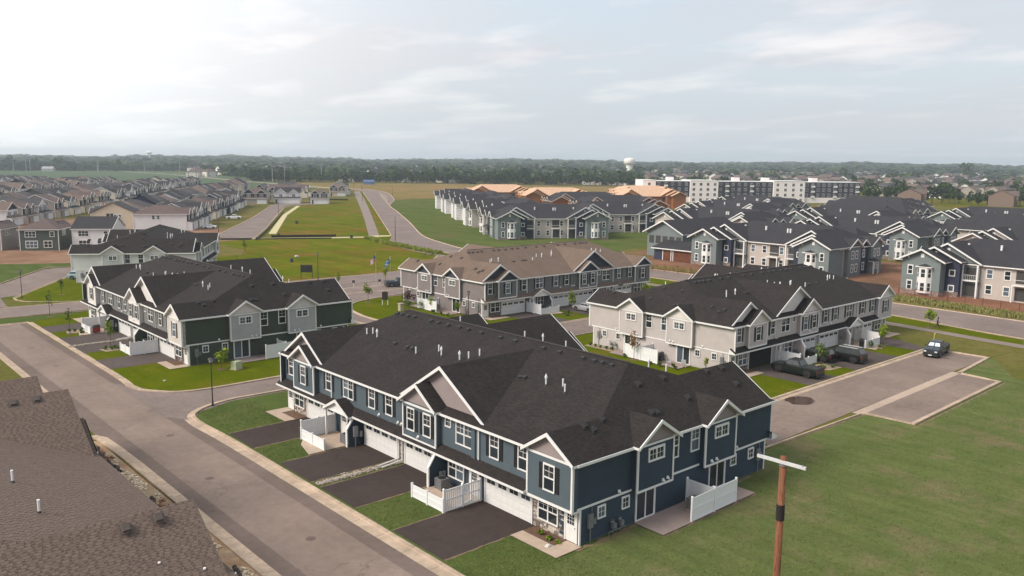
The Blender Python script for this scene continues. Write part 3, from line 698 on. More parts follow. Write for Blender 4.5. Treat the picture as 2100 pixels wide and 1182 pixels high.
def stone_wall(mb, p0, p1, z0, z1, seed=0):
    r = random.Random(seed); p0 = np.array(p0, float); p1 = np.array(p1, float); d = p1 - p0; Lg = np.hypot(*d); t = d / Lg; n = np.array([t[1], -t[0]])
    z = z0
    while z < z1 - .02:
        h = min(r.uniform(.09, .2), z1 - z); u = 0
        while u < Lg - .01:
            w = min(r.uniform(.15, .42), Lg - u); o = r.uniform(.03, .075); g = .008
            a = p0 + t * (u + g); b = p0 + t * (u + w - g); ao = a + n * o; bo = b + n * o; zz0, zz1 = z + g, z + h - g; tn = r.random()
            P = [(*a, zz0), (*b, zz0), (*b, zz1), (*a, zz1), (*ao, zz0 + .01), (*bo, zz0 + .01), (*bo, zz1 - .01), (*ao, zz1 - .01)]
            for q in ((4, 5, 6, 7), (0, 1, 5, 4), (1, 2, 6, 5), (2, 3, 7, 6), (3, 0, 4, 7)): mb.face([P[i] for i in q], 0, tone=tn)
            u += w
        z += h
STONE = tone_mat('stone_veneer', S(92, 82, 76, 1.1), S(190, 178, 168, 1.1))
STONED = tone_mat('dark_stone_veneer', S(62, 56, 54, 1.1), S(140, 128, 122, 1.1))
TH = 0.14
def gable_roof(mb, yc, hw, z0, s, xf, xb, swap=False, mirror=None, mr=0, mt=1, fascia=.2):
    """gable slabs; ridge along x from xf (rake) to xb. swap: ridge along y. mirror: value v maps coordinate c -> v-c on the ridge axis"""
    zp = z0 + s * hw
    def P(x, y, z):
        if mirror is not None: x = mirror - x
        return (y, x, z) if swap else (x, y, z)
    for sg in (-1, 1):
        ye = yc + sg * hw
        mb.roof([P(xf, ye, z0), P(xb, ye, z0), P(xb, yc, zp), P(xf, yc, zp)], mr)
        mb.face([P(xf + .02, ye, z0 - TH), P(xb, ye, z0 - TH), P(xb, yc, zp - TH), P(xf + .02, yc, zp - TH)], mt)
        mb.face([P(xf, ye, z0), P(xb, ye, z0), P(xb, ye, z0 - TH - .04), P(xf, ye, z0 - TH - .04)], mt)      # eave fascia
        # rake board, thick
        a = [P(xf - .03, ye, z0 + .012), P(xf - .03, yc, zp + .012), P(xf - .03, yc, zp - fascia - .05), P(xf - .03, ye, z0 - fascia)]
        b = [P(xf + .05, ye, z0 + .012), P(xf + .05, yc, zp + .012), P(xf + .05, yc, zp - fascia - .05), P(xf + .05, ye, z0 - fascia)]
        mb.face(a, mt); mb.face(b[::-1], mt)
        for k in range(4): mb.face([a[k], a[(k + 1) % 4], b[(k + 1) % 4], b[k]], mt)
def add_shingles(mb, pts, tone=0.8, tab=0.33, row=0.142, dens=1.0):
    """raised laminated tabs over a roof plane"""
    P = [Vector(p) for p in pts]; nrm = Vector((0, 0, 0))
    for k in range(len(P)): nrm += (P[k] - P[0]).cross(P[(k + 1) % len(P)] - P[0])
    nrm.normalize()
    if nrm.z < 0: P.reverse(); nrm = -nrm
    u = Vector((0, 0, 1)).cross(nrm).normalized(); v = nrm.cross(u)
    Q = [((p - P[0]).dot(u), (p - P[0]).dot(v)) for p in P]
    def span(vv):
        xs = []
        for k in range(len(Q)):
            (a, b), (c, d) = Q[k], Q[(k + 1) % len(Q)]
            if (b - vv) * (d - vv) < 0: xs.append(a + (c - a) * (vv - b) / (d - b))
        return (min(xs), max(xs)) if len(xs) >= 2 else None
    vmin = min(q[1] for q in Q); vmax = max(q[1] for q in Q); vv = vmin + .01
    while vv < vmax:
        s = span(vv + row / 2)
        if s:
            x = s[0] + rnd.uniform(-.2, 0)
            while x < s[1]:
                w = rnd.uniform(.15, .30); a, b = max(x, s[0]), min(x + w, s[1])
                def W(uu, ww, hh): return P[0] + u * uu + v * ww + nrm * hh
                if b - a > .04:
                    o = 0.018; tn = rnd.random() ** 2 if dens < 1 else rnd.random()
                    mb.face([W(a, vv, o), W(b, vv, o), W(b, vv + row, .010), W(a, vv + row, .010)], 0, tone=tn)
                    mb.face([W(a, vv - .004, 0.006), W(b, vv - .004, 0.006), W(b, vv, o), W(a, vv, o)], 1)
                g_ = rnd.uniform(.09, .17); c, d = max(x + w, s[0]), min(x + w + g_, s[1])
                if d - c > .02:      # cut-out, set lower, with the gap's shade painted as a darker colour
                    dk = 1 if rnd.random() < tone else 0
                    mb.face([W(c, vv + .0, .007), W(d, vv, .007), W(d, vv + row * .62, .006), W(c, vv + row * .62, .006)], dk, tone=.3)
                    mb.face([W(c, vv + row * .62, .006), W(d, vv + row * .62, .006), W(d, vv + row, .0095), W(c, vv + row, .0095)], 0, tone=.4)
                x += w + g_
        vv += row
def pipe_mesh(cap):
    mb = MB(); mb.tube((0, 0, -.1), (0, 0, .62), .06, .06, 10)
    if cap: mb.tube((0, 0, .55), (0, 0, .72), .105, .105, 10); mb.tube((0, 0, .72), (0, 0, .9), .09, .02, 10)
    else: mb.tube((0, 0, .6), (0, 0, .66), .07, .07, 10)
    mb.tube((0, 0, -.1), (0, 0, .1), .14, .075, 10, 1)
    return mb.mesh('vent_pipe', [VINYL, DARK])
def boxvent_mesh(m):
    mb = MB(); P = [(-.2, -.22), (.2, -.22), (.2, .22), (-.2, .22)]
    i = [(x, y, .03) for x, y in P]; t = [(x * .85, y * .85, .16) for x, y in P]
    for k in range(4): mb.face([i[k], i[(k + 1) % 4], t[(k + 1) % 4], t[k]])
    mb.face(t); mb.box(-.3, .3, -.3, .3, 0.0, .03)
    return mb.mesh('roof_vent', [m])
def hood_mesh():
    mb = MB(); mb.box(-.1, .1, -.05, .01, -.1, .1); mb.tube((0, -.02, 0), (0, -.16, -.05), .07, .08, 8); return mb.mesh('vent_hood', [VINYL])
def meter_mesh():
    mb = MB(); mb.box(-.22, .22, -.16, .0, 1.0, 1.95); mb.tube((0, -.15, 1.6), (0, -.24, 1.6), .09, .085, 12, 0); mb.tube((0, -.08, 0), (0, -.08, 1.0), .04, .04, 8)
    mb.tube((.12, -.08, 1.9), (.12, -.08, 2.4), .03, .03, 6); mb.box(.3, .52, -.12, 0, 1.15, 1.55)
    return mb.mesh('electric_meter', [GREYM])
def gas_mesh():
    mb = MB()
    for k in range(2):
        x = k * .75; mb.box(x - .14, x + .14, -.42, -.16, .45, .8); mb.tube((x, -.29, .8), (x, -.29, 1.0), .025); mb.tube((x - .1, -.29, .05), (x - .1, -.29, .5), .02); mb.tube((x, -.29, 1.0), (x, 0, 1.0), .02)
        mb.tube((x - .3, -.3, .95), (x - .14, -.3, .95), .07, .07, 10)
    mb.tube((-.5, -.3, .28), (1.2, -.3, .28), .025); mb.tube((-.5, -.3, 0), (-.5, -.3, .28), .025)
    return mb.mesh('gas_meter', [GREYM])

TOWN = dict(L=39.76, W=21.83)
PIPES = [(5.5, 33.7, 0), (5.8, 33.1, 0), (5.5, 31.9, 1), (4.9, 24.7, 0), (6.0, 22.8, 0), (5.6, 21.9, 1), (5.7, 19.5, 1), (6.2, 18.9, 0), (6.9, 18.3, 0), (5.8, 9.1, 1), (6.1, 7.6, 0), (5.6, 6.9, 0)]
BVENTS = [(9.8, 34.8), (9.8, 34.0), (9.8, 33.0), (9.9, 32.0), (9.9, 29.3), (9.9, 28.1), (9.9, 26.6), (10.0, 25.0), (10.0, 23.7), (10.0, 21.8), (10.0, 19.2), (10.0, 17.3), (10.0, 13.8), (10.0, 11.9), (5.4, 28.7), (5.4, 26.7), (5.4, 26.0), (5.8, 12.0), (5.9, 11.6), (10.0, 9.3), (10.0, 8.1), (10.0, 7.3), (10.0, 6.3)]
EVENTS = [(9.9, 3.6), (12.8, 3.6), (17.9, 3.3), (19.8, 3.2), (2.3, 1.8), (4.2, 1.9), (2.8, 1.4), (8.8, 1.4), (9.3, 1.3), (13.4, 1.7), (19.7, 1.7)]
def townhouse(label, loc, rot, C, variant='A', faces=('front', 'right'), units=4, near=False, group=None, open_garage=False, tabs=False, roofdetail=True):
    TRM = C.get("trim", WHITE)
    Lh = 39.76 if units == 4 else 29.8; W = 21.83; dims = (Lh, W)
    root = thing('townhouse_building', label, 'townhouse', loc, rot, group)
    e = .4; ef = .5; s1 = .33; s2 = .65; ze = 5.7; zr = ze + s1 * (W / 2 + ef)
    wall, lower, bumpF, sideU, bumpS, gab = C['wall'], C['lower'], C['bumpF'], C['side'], C['bumpS'], C['gable']
    mid = lambda a: a
    if variant == 'B': mid = lambda a: Lh - a
    has_mid = units == 4
    # ---- core walls
    core = MB(); core.box(.2, W - .2, .03, Lh - .03, -.05, 2.62); core.box(-.08, W + .08, .03, Lh - .03, 2.5, 5.72)
    wobj = obj('wall', core, [wall], root)
    upper_z = (2.5, 5.66)
    def wall_part(fn, m, nm='siding'):
        mb = MB(); fn(mb); return obj(nm, mb, [m, WHITE], wobj, kind=None)
    # cladding of each facade as lapped boards
    def clad_front(flip):
        # returns point mapper: (x, y) -> plan coords on the front or the rear
        return (lambda x, y: (W - x, Lh - y)) if flip else (lambda x, y: (x, y))
    sides = [('front', False)] + ([('rear', True)])
    for fname, flip in sides:
        T = clad_front(flip); full = fname in faces
        def seg(mb, x, y0, y1, z0, z1, m=0, top=None):   # outward is -x on the front: travel towards -y
            a, b = (x, y1), (x, y0)
            siding(mb, T(*a), T(*b), z0, z1, .15, m, top)
        if full:
            wall_part(lambda mb: seg(mb, -.09, .1, Lh - .05, 3.05, 5.6), wall)
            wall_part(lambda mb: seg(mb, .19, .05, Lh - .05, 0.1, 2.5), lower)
        # bumps: y0, y1, z-bottom
        bumps = [(0.0, 4.15, 2.42, bumpF[0]), (33.2 - 39.76 + Lh, 37.0 - 39.76 + Lh, 2.85, bumpF[2])]
        if has_mid:
            m0, m1 = sorted((mid(14.4), mid(18.7))); bumps.append((m0, m1, 2.8, bumpF[1]))
        for (y0, y1, zb, bm) in bumps:
            mb = MB(); a = T(-.58, y0 + .01); b = T(.3, y1 - .01); mb.box(min(a[0], b[0]), max(a[0], b[0]), min(a[1], b[1]), max(a[1], b[1]), zb, 5.72)
            bo = obj('bay', mb, [bm], root)
            if full:
                q = MB(); seg(q, -.59, y0, y1, zb + .1, 5.6)
                siding(q, T(-.59, y0), T(-.08, y0), zb + .1, 5.6); siding(q, T(-.08, y1), T(-.59, y1), zb + .1, 5.6)
                obj('siding', q, [bm], bo)
            q = MB()
            for yy in (y0, y1):
                a = T(-.64, yy - .07); b = T(-.52, yy + .07); q.box(a[0], b[0], a[1], b[1], zb, 5.75)
            a = T(-.63, y0); b = T(-.5, y1); q.box(a[0], b[0], a[1], b[1], zb - .05, zb + .14); q.box(a[0], b[0], a[1], b[1], 5.5, 5.66)
            obj('corner_trim', q, [WHITE], bo)
        # gables on this side
        gl = [(2.05, 2.42, 5.70, .65, -.95, 6.0, False, True), (36.2 - 39.76 + Lh, 3.93, 5.69, .65, -.1, 9.0, True, False), (35.1 - 39.76 + Lh, 2.35, 5.75, .66, -1.0, 5.5, False, True)]
        if has_mid: gl += [(mid(14.6), 5.45, 5.72, .62, -.1, 11.0, True, False), (mid(16.5), 2.5, 5.78, .68, -.45 if tabs else -1.0, 6.0, False, True)]
        for gi, (yc, hw, z0, s, xf, xb, bigg, bump) in enumerate(gl):
            if tabs and gi == 2: continue
            g = MB(); yy = Lh - yc if flip else yc
            gable_roof(g, yy, hw, z0, s, xf, xb, mirror=W if flip else None)
            go = obj('gable_roof', g, [C["roof"], TRM], root)
            zp = z0 + s * hw; xw = .42 if bigg else -.56
            q = MB(); h0 = z0 - .02; hh = hw - .08
            a = T(xw, yc - hh); b = T(xw, yc + hh); c = T(xw, yc)
            q.face([(*a, h0), (*b, h0), (*c, zp - .1)])
            q.face([(*T(xw + .05, yc - hh), h0), (*T(xw + .05, yc + hh), h0), (*T(xw + .05, yc), zp - .1)])
            siding(q, T(xw - .005, yc + hh), T(xw - .005, yc - hh), h0, zp - .1, .15, 0, True)
            obj('gable_wall', q, [gab], root)
        # eave fascia and gutter, belt boards
        q = MB(); a = T(-ef - .06, -e); b = T(-ef + .06, Lh + e); q.box(a[0], b[0], a[1], b[1], ze - .17, ze - .01)
        obj('gutter', q, [TRM], root)
        # pent roof over the ground floor
        q = MB(); xs0, xs1 = -.88, -.06
        y0p, y1p = 4.2, Lh + .45
        P = [(*T(xs0, y0p), 2.66), (*T(xs0, y1p), 2.66), (*T(xs1, y1p), 3.16), (*T(xs1, y0p), 3.16)]
        q.roof(P, 0)
        a = T(xs0 - .03, y0p); b = T(xs0 + .03, y1p); q.box(a[0], b[0], a[1], b[1], 2.49, 2.65, 1)
        a = T(xs0, y0p); b = T(.2, y1p); q.face([(a[0], a[1], 2.53), (b[0], a[1], 2.53), (b[0], b[1], 2.53), (a[0], b[1], 2.53)], 1)
        for yy in (y0p + .01, y1p): q.face([(*T(xs0, yy), 2.53), (*T(xs0, yy), 2.66), (*T(xs1, yy), 3.16), (*T(xs1, yy), 2.53)], 1)
        obj('pent_roof', q, [C["roof"], TRM], root)
    # ---- main roof (hipped, ridge along y)
    mb = MB(); x0, x1, y0, y1 = -ef, W + ef, -e, Lh + e; xm = W / 2; dy = (zr - ze) / s2
    planes = {'f': [(x0, y0, ze), (x0, y1, ze), (xm, y1 - dy, zr), (xm, y0 + dy, zr)], 'b': [(x1, y0, ze), (x1, y1, ze), (xm, y1 - dy, zr), (xm, y0 + dy, zr)],
              'r': [(x0, y0, ze), (x1, y0, ze), (xm, y0 + dy, zr)], 'l': [(x0, y1, ze), (x1, y1, ze), (xm, y1 - dy, zr)]}
    for k in 'fbrl': mb.roof(planes[k], 0)
    mb.face([(x0, y0, ze - .16), (x0, y1, ze - .16), (x1, y1, ze - .16), (x1, y0, ze - .16)], 1)
    for a, b in (((x0, y0), (x1, y0)), ((x1, y1), (x0, y1))):
        mb.face([(*a, ze), (*b, ze), (*b, ze - .16), (*a, ze - .16)], 1)
    roof = obj('roof', mb, [C["roof"], TRM], root)
    for yy in (y0, y1): q = MB(); q.box(x0, x1, yy - .05, yy + .05, ze - .19, ze - .005); obj('fascia', q, [TRM], root)
    # ridge caps
    q = MB(); q.bar((xm, y0 + dy, zr + .02), (xm, y1 - dy, zr + .012), .26, .03)
    obj('ridge_cap', q, [C['cap']], roof)
    if tabs:
        q = MB(); add_shingles(q, planes['f'], .25)
        zp = 5.69 + .65 * 3.93; gy = 36.2
        add_shingles(q, [(-.1, gy + 3.93, 5.69), (8.4, gy + 3.93, 5.69), (8.4, gy, zp), (-.1, gy, zp)])
        add_shingles(q, [(-.1, gy - 3.93, 5.69), (2.6, gy - 3.93, 5.69), (8.4, gy, zp), (-.1, gy, zp)])
        zp = 5.72 + .62 * 5.45; gy = 14.6
        add_shingles(q, [(-.1, gy + 5.45, 5.72), (2.0, gy + 5.45, 5.72), (9.8, gy, zp), (-.1, gy, zp)])
        add_shingles(q, [(-.45, 16.5 + 2.5, 5.78), (4.2, 16.5 + 2.5, 5.78), (4.2, 16.5, 7.48), (-.45, 16.5, 7.48)])
        add_shingles(q, planes['l'])
        add_shingles(q, [(-.95, 4.55, 5.72), (1, 4.55, 5.72), (4.6, 2.05, 7.32), (-.95, 2.05, 7.32)])
        o = obj('shingle', q, [C['tabs'], C['tabs_gap']], roof, kind='stuff')
    if tabs:
        pm = shared('pipe0', lambda: pipe_mesh(0)); bvm = shared('bvent' + C['roof'].name, lambda: boxvent_mesh(C['vent']))
        for wx, wy, wz, sl in ((12.55, 38.47, 7.99, .65), (11.09, 38.40, 7.94, .65), (11.09, 60.24, 8.81, .62), (12.43, 60.25, 8.82, .62)):
            o = mobj('roof_vent', bvm, roof, (14.3 - wx, 75.3 - wy, wz + .02), (-math.atan(sl), 0, 0)); o.scale = (.95, .95, .8)
        for wx, wy, wz in ((8.6, 48.4, 7.75), (8.7, 43.4, 7.71)): mobj('vent_pipe', pm, roof, (14.3 - wx, 75.3 - wy, wz))
        q = MB()
        for k in range(16):
            xx, yy = rnd.uniform(1, 9), rnd.uniform(12, 36); zz = ze + s1 * (xx + ef) + .03; q.box(xx, xx + rnd.uniform(.05, .3), yy, yy + .05, zz, zz + .02)
        obj('roof_scraps', q, [C['vent']], roof, kind='stuff')
        for wx, wy in ((11.9, 34.3 + 2.4), (13.6, 34.3 + 1.6), (9.4, 36.0)):
            q = MB(); yy = 75.3 - wy; zz = 5.69 + .65 * (wy - 35.17); q.tube((14.3 - wx, yy, zz), (14.3 - wx, yy, zz + .06), .07, .06, 10); obj('roof_cap', q, [VINYL], roof)
    # vents and pipes
    if roofdetail:
        fz = lambda x: ze + s1 * (x + ef); ez = lambda y: ze + s2 * (y + e)
        pm = [shared('pipe0', lambda: pipe_mesh(0)), shared('pipe1', lambda: pipe_mesh(1))]; bvm = shared('bvent' + C['roof'].name, lambda: boxvent_mesh(C['vent']))
        for x, y, c in PIPES:
            if y < Lh - 4: mobj('vent_pipe', pm[c], roof, (x, mid(y) if variant == 'B' else y, fz(x)))
        for x, y in BVENTS:
            if y < Lh - 4: mobj('roof_vent', bvm, roof, (x, mid(y) if variant == 'B' else y, fz(x) + .01), (0, -math.atan(s1), 0))
        for x, y, c in PIPES[::2]:
            if y < Lh - 4: mobj('vent_pipe', pm[c], roof, (W - x, Lh - y, fz(x)))
        for x, y in EVENTS:
            zz = min(ez(y), 99)
            if 'right' in faces: mobj('roof_vent', bvm, roof, (x, y, zz + .01), (math.atan(s2), 0, 0))
            if 'left' in faces: mobj('roof_vent', bvm, roof, (x, Lh - y, zz + .01), (-math.atan(s2), 0, 0))
    # ---- end facades
    for face in ('right', 'left'):
        full = face in faces; flip = face == 'left'
        T = (lambda x, y: (x, Lh - y)) if flip else (lambda x, y: (x, y))
        def segx(mb, x0_, x1_, y, z0, z1, top=None):
            a, b = (x0_, y), (x1_, y)
            if flip: a, b = b, a
            siding(mb, T(*a), T(*b), z0, z1, .15, 0, top)
        if full:
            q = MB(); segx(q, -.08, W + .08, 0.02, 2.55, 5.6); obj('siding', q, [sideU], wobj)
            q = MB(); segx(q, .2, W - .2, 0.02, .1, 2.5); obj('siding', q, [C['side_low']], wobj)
        q = MB()
        a = T(-.1, -.04); b = T(W + .1, .03); q.box(a[0], b[0], a[1], b[1], 2.42, 2.57)
        for xx in (-.52, W + .52): a = T(xx - .08, -.05); b = T(xx + .08, .08); q.box(a[0], b[0], a[1], b[1], 2.4, 5.7)
        for xx in (.22, W - .22): a = T(xx - .07, -.03); b = T(xx + .07, .08); q.box(a[0], b[0], a[1], b[1], 0, 2.5)
        a = T(-.6, -.03); b = T(.2, .03); q.box(a[0], b[0], a[1], b[1], 2.3, 2.42)
        obj('belt_trim', q, [WHITE], root)
        q = MB(); a = T(-.57, -.01); b = T(W + .57, .1); q.box(a[0], b[0], a[1], b[1], 2.45, 5.7)
        obj('wall', q, [sideU], root)
        for bx0, bx1 in ((5.2, 9.0), (12.83, 16.63)):
            q = MB(); a = T(bx0, -.5); b = T(bx1, .2); q.box(a[0], b[0], a[1], b[1], 2.40, 5.74)
            bo = obj('bay', q, [bumpS], root)
            if full:
                q = MB(); segx(q, bx0, bx1, -.505, 2.5, 5.6); siding(q, *((T(bx0, .0), T(bx0, -.5)) if not flip else (T(bx0, -.5), T(bx0, 0))), 2.5, 5.6); siding(q, *((T(bx1, -.5), T(bx1, 0)) if not flip else (T(bx1, 0), T(bx1, -.5))), 2.5, 5.6)
                obj('siding', q, [bumpS], bo)
            q = MB()
            for xx in (bx0, bx1): a = T(xx - .07, -.56); b = T(xx + .07, -.44); q.box(a[0], b[0], a[1], b[1], 2.36, 5.75)
            a = T(bx0, -.55); b = T(bx1, -.45); q.box(a[0], b[0], a[1], b[1], 2.34, 2.5); q.box(a[0], b[0], a[1], b[1], 5.5, 5.64)
            obj('corner_trim', q, [WHITE], bo)
            xc = (bx0 + bx1) / 2; g = MB()
            gable_roof(g, xc, 2.3, 5.74, .66, -.95, 3.2, swap=True, mirror=Lh if flip else None)
            obj('gable_roof', g, [C["roof"], TRM], root)
            q = MB(); zp = 5.74 + .66 * 2.3 - .1; q.face([(*T(xc - 2.2, -.5), 5.7), (*T(xc + 2.2, -.5), 5.7), (*T(xc, -.5), zp)])
            segx(q, xc - 2.2, xc + 2.2, -.505, 5.7, zp, True); obj('gable_wall', q, [gab], root)
            if full:
                p = mobj('window', shared(('win', 1.5, .72, 2, True, False), lambda: win_mesh(1.5, .72, True, 2, .12, False)), root, (*T(xc, -.52), 4.45), (0, 0, FACE[face]))
                for s in (-1, 1): mobj('pane', shared(('pane', .5, .72), lambda: pane_mesh(.5, .72)), p, (s * .375, 0, 0))
        if full:
            for xx in (9.7, 12.15): add_window(root, face, xx, 3.78, -.02, dims, .85, 1.6)
            for xx in (2.2, 4.6, 17.2, 19.6): add_window(root, face, xx, 1.45, -.01, dims, .6, .68, sash=False)
            for xx in (6.7, 15.1): sliding(root, face, xx, 0.0, dims)
            hm = shared('hood', hood_mesh)
            for xx, zz, oo in ((3.9, 2.75, 0), (7.9, 2.7, -.52), (8.4, 2.75, -.52), (13.6, 2.72, -.52), (14.2, 2.75, -.52), (17.6, 2.75, 0)):
                mobj('vent_hood', hm, root, on_face(face, xx, zz, oo - .02, dims), (0, 0, FACE[face]))
            for xx in (1.1, 20.6): mobj('electric_meter', shared('meter', meter_mesh), root, on_face(face, xx, 0, -.02, dims), (0, 0, FACE[face]))
            mobj('gas_meter', shared('gas', gas_mesh), root, on_face(face, 3.2 if not flip else 18.2, 0, 0, dims), (0, 0, FACE[face]))
            def lampm():
                mb = MB(); mb.box(-.06, .06, -.12, 0, 0, .22); mb.tube((0, -.1, .22), (0, -.1, .3), .09, .03, 6); return mb.mesh('wall_lamp', [DARK])
            for xx in (8.2, 13.4): mobj('wall_lamp', shared('wlamp', lampm), root, on_face(face, xx, 2.0, 0, dims), (0, 0, FACE[face]))
    # ---- front openings
    if 'front' in faces:
        D = dims; sh = C['shutter']
        fw_ = lambda u, z, w, h, off=-.1, mull=1, shut=None, **k: add_window(root, 'front', u, z, off, D, w, h, mull, True, shut, **k)
        dy_ = Lh - 39.76
        fw_(2.05, 3.35, .9, 1.65, -.6, shut=sh)
        for u in (5.1, 8.1): fw_(u, 3.75, .85, 1.6, shut=sh)
        fw_(35.1 + dy_, 3.6, .85, 1.6, -.6, shut=sh); fw_(38.4 + dy_, 3.75, .8, 1.6, shut=sh); fw_(31.2 + dy_, 3.75, .85, 1.6, shut=sh)
        if has_mid:
            fw_(mid(11.5), 3.75, 1.8, 1.6, mull=2); fw_(mid(13.45), 4.75, .55, .65, sash=False)
            for u in (15.45, 17.6): fw_(mid(u), 3.55, .85, 1.65, -.6, shut=sh)
            for u in (21.4, 24.0): fw_(mid(u), 3.75, .85, 1.6, shut=sh)
            fw_(mid(27.8), 3.75, 1.55, 1.6, mull=2, shut=sh)
        else:
            for u in (11.5, 14.5, 18.3): fw_(u, 3.75, .85, 1.6, shut=sh)
        # ground floor, corner entries
        gw = lambda u, w=1.75, h=1.4, z=.8: add_window(root, 'front', u, z, .12, D, w, h, 2)
        [add_window(root, 'front', u, .8, .05, D, 1.75, 1.4, 2) for u in (2.75, 37.2 + dy_)]
        add_door(root, 'front', .7, .12, D); add_door(root, 'front', 39.1 + dy_, .12, D)
        q = MB(); stone_wall(q, (.16, 4.25), (.16, 1.25), 0, 2.3, 3); stone_wall(q, (.16, 1.45), (.16, 1.2), 0, .6, 4)
        stone_wall(q, (.16, 38.4 + dy_), (.16, 35.85 + dy_), 0, 2.3, 5)
        if has_mid: 
            a, b = mid(20.5), mid(19.55)
            stone_wall(q, (.16, max(a, b)), (.16, min(a, b)), 0, 2.25, 6)
        obj('stone_veneer', q, [C['stone']], root, kind='stuff')
        q = MB(); q.box(.1, .2, 1.3, 1.72, .1, 2.25); obj('panel', q, [C['side']], root)
        gs = [6.89, 33.3 + dy_] + ([mid(17.05), mid(23.1)] if has_mid else [])
        for gi, u in enumerate(gs):
            if open_garage and abs(u - 33.3) < 1:
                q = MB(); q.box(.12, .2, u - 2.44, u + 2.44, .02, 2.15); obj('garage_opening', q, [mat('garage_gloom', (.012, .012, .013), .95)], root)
                q = MB(); q.box(.06, .2, u - 2.56, u + 2.56, 2.13, 2.25); q.box(.06, .2, u - 2.56, u - 2.44, 0, 2.13); q.box(.06, .2, u + 2.44, u + 2.56, 0, 2.13); obj('door_surround', q, [WHITE], root)
            else: add_garage(root, 'front', u, .14, D)
        if has_mid:
            # recessed entry with wedge wall (towards mid 14) and the portico entry
            add_door(root, 'front', mid(10.6), .12, D); gw(mid(12.75))
            add_door(root, 'front', mid(29.0), .12, D); gw(mid(27.3), 1.2, 1.4)
            for yw in (mid(14.25), mid(26.05)):
                q = MB(); q.prism([(.2, 0), (-1.4, 0), (-1.4, 1.6), (-.72, 2.52), (.2, 2.52)], 'y', yw - .09, yw + .09)
                wo = obj('wing_wall', q, [lower], root)
                q = MB(); q.bar((-1.42, yw, 0), (-1.42, yw, 1.6), .24, .1, upv=(1, 0, 0)); q.bar((-1.42, yw, 1.57), (-.72, yw, 2.56), .24, .1, upv=(1, 0, 0)); obj('corner_trim', q, [WHITE], wo)
            g = MB(); gable_roof(g, mid(28.1), 2.15, 2.62, .52, -1.35, .6); obj('porch_roof', g, [C["roof"], TRM], root)
            q = MB(); yc = mid(28.1); q.face([(-1.1, yc - 2.0, 2.62), (-1.1, yc + 2.0, 2.62), (-1.1, yc, 3.6)]); q.box(-1.15, -1.05, yc - 2.0, yc + 2.0, 2.5, 2.64); q.box(-1.2, -1.05, mid(30.05) - .08, mid(30.05) + .08, 0.05, 2.55)
            obj('porch_gable', q, [WHITE], root)
            for yw in (mid(14.2),):
                q = MB()
                for k in range(2): q.box(-.25 - k * .3, -.05 - k * .3, yw - .25 * (1 if variant == 'A' else -1) - .1, yw - .25 * (1 if variant == 'A' else -1) + .1, .4, 1.1)
                obj('gas_meter', q, [GREYM], root)
            yw = mid(25.85); sgn = -1 if variant == 'A' else 1
            q = MB(); q.box(-.95, -.55, yw + sgn * .05, yw + sgn * .25, .9, 1.8); q.tube((-.75, yw + sgn * .13, 0), (-.75, yw + sgn * .13, .9), .05); q.box(-.35, -.1, yw + sgn * .05, yw + sgn * .2, .8, 1.3)
            obj('electric_meter', q, [GREYM], root)
        # downspouts
        for yy in ([mid(19.8), mid(20.3)] if has_mid else []):
            q = MB(); q.box(-.0, .09, yy - .05, yy + .05, .25, 2.3); q.bar((.03, yy, .28), (-1.9, yy, .1), .1, .08); obj('downspout', q, [WHITE], root)
        for yy, xw in ((9.75, -.16), (30.6 + dy_, -.16)):
            q = MB(); q.box(xw - .09, xw, yy - .05, yy + .05, 3.15, 5.55); obj('downspout', q, [WHITE], root); q = MB(); q.box(-.95 + .02, -.86, yy - .05, yy + .05, .3, 2.3); q.bar((-.9, yy, .3), (-2.0, yy, .1), .1, .08); obj('downspout', q, [WHITE], root)
        for yy in ([mid(10.0)] if has_mid else []): q = MB(); q.box(-.2, -.1, yy + .2, yy + .62, 2.95, 5.6); obj('pilaster', q, [wall], root)
        hm = shared('hood', hood_mesh)
        for yy in ([mid(19.6), mid(20.1), mid(22.9)] if has_mid else []): mobj('vent_hood', hm, root, (-.12, yy, 3.4), (0, 0, FACE['front']))
        if has_mid: mobj('vent_hood', hm, root, (-.62, mid(16.6), 3.2), (0, 0, FACE['front']))
    return root

ROOF_BLK = shingle_mat('charcoal_shingles', (.028, .0245, .0235), (.043, .036, .034))
ROOF_BRN = shingle_mat('taupe_shingles', (.150, .108, .084), (.172, .125, .097))
ROOF_BRN2 = shingle_mat('weathered_shingles', (.145, .103, .082), (.165, .120, .096))
CAPB = mat('ridge_cap', (.036, .03, .028), .9, .1, 4); CAPN = mat('brown_ridge_cap', (.16, .115, .09), .9, .1, 4)
VENTB = mat('vent_black', S(38, 35, 36), .7, .1, 5); VENTN = mat('vent_brown', S(78, 68, 62), .7, .1, 5)
SID = lambda n, r, g, b, k: mat(n, S(r, g, b, k), 0.65, 0.04, 1.2, big=0.05, bigscale=0.4, spec=.35)
SIDL = lambda n, c: mat(n, c, 0.7, 0.05, 1.2, big=0.06, bigscale=0.4, spec=.2)
BLUE = SIDL('slate_blue_siding', (.080, .105, .122)); BLUES = SIDL('shaded_blue_siding', (.038, .056, .076))  # BLUES is the same siding as BLUE with shade put into its colour
MAUVE = SIDL('mauve_grey_shake', (.27, .225, .215))
SHUTB = mat('black_shutter', (0.012, 0.013, 0.016), .55, .1, 4)
LGREY = SIDL('light_grey_siding', (.45, .405, .385)); LWHITE = SIDL('white_siding', (.62, .58, .55))
DGREEN = SIDL('dark_green_siding', (.052, .066, .047)); GGREY = SIDL('mid_grey_siding', (.36, .37, .36)); GREYF = SIDL('stone_grey_siding', (.17, .17, .165)); PALEG = SIDL('pale_bay_siding', (.50, .46, .42))
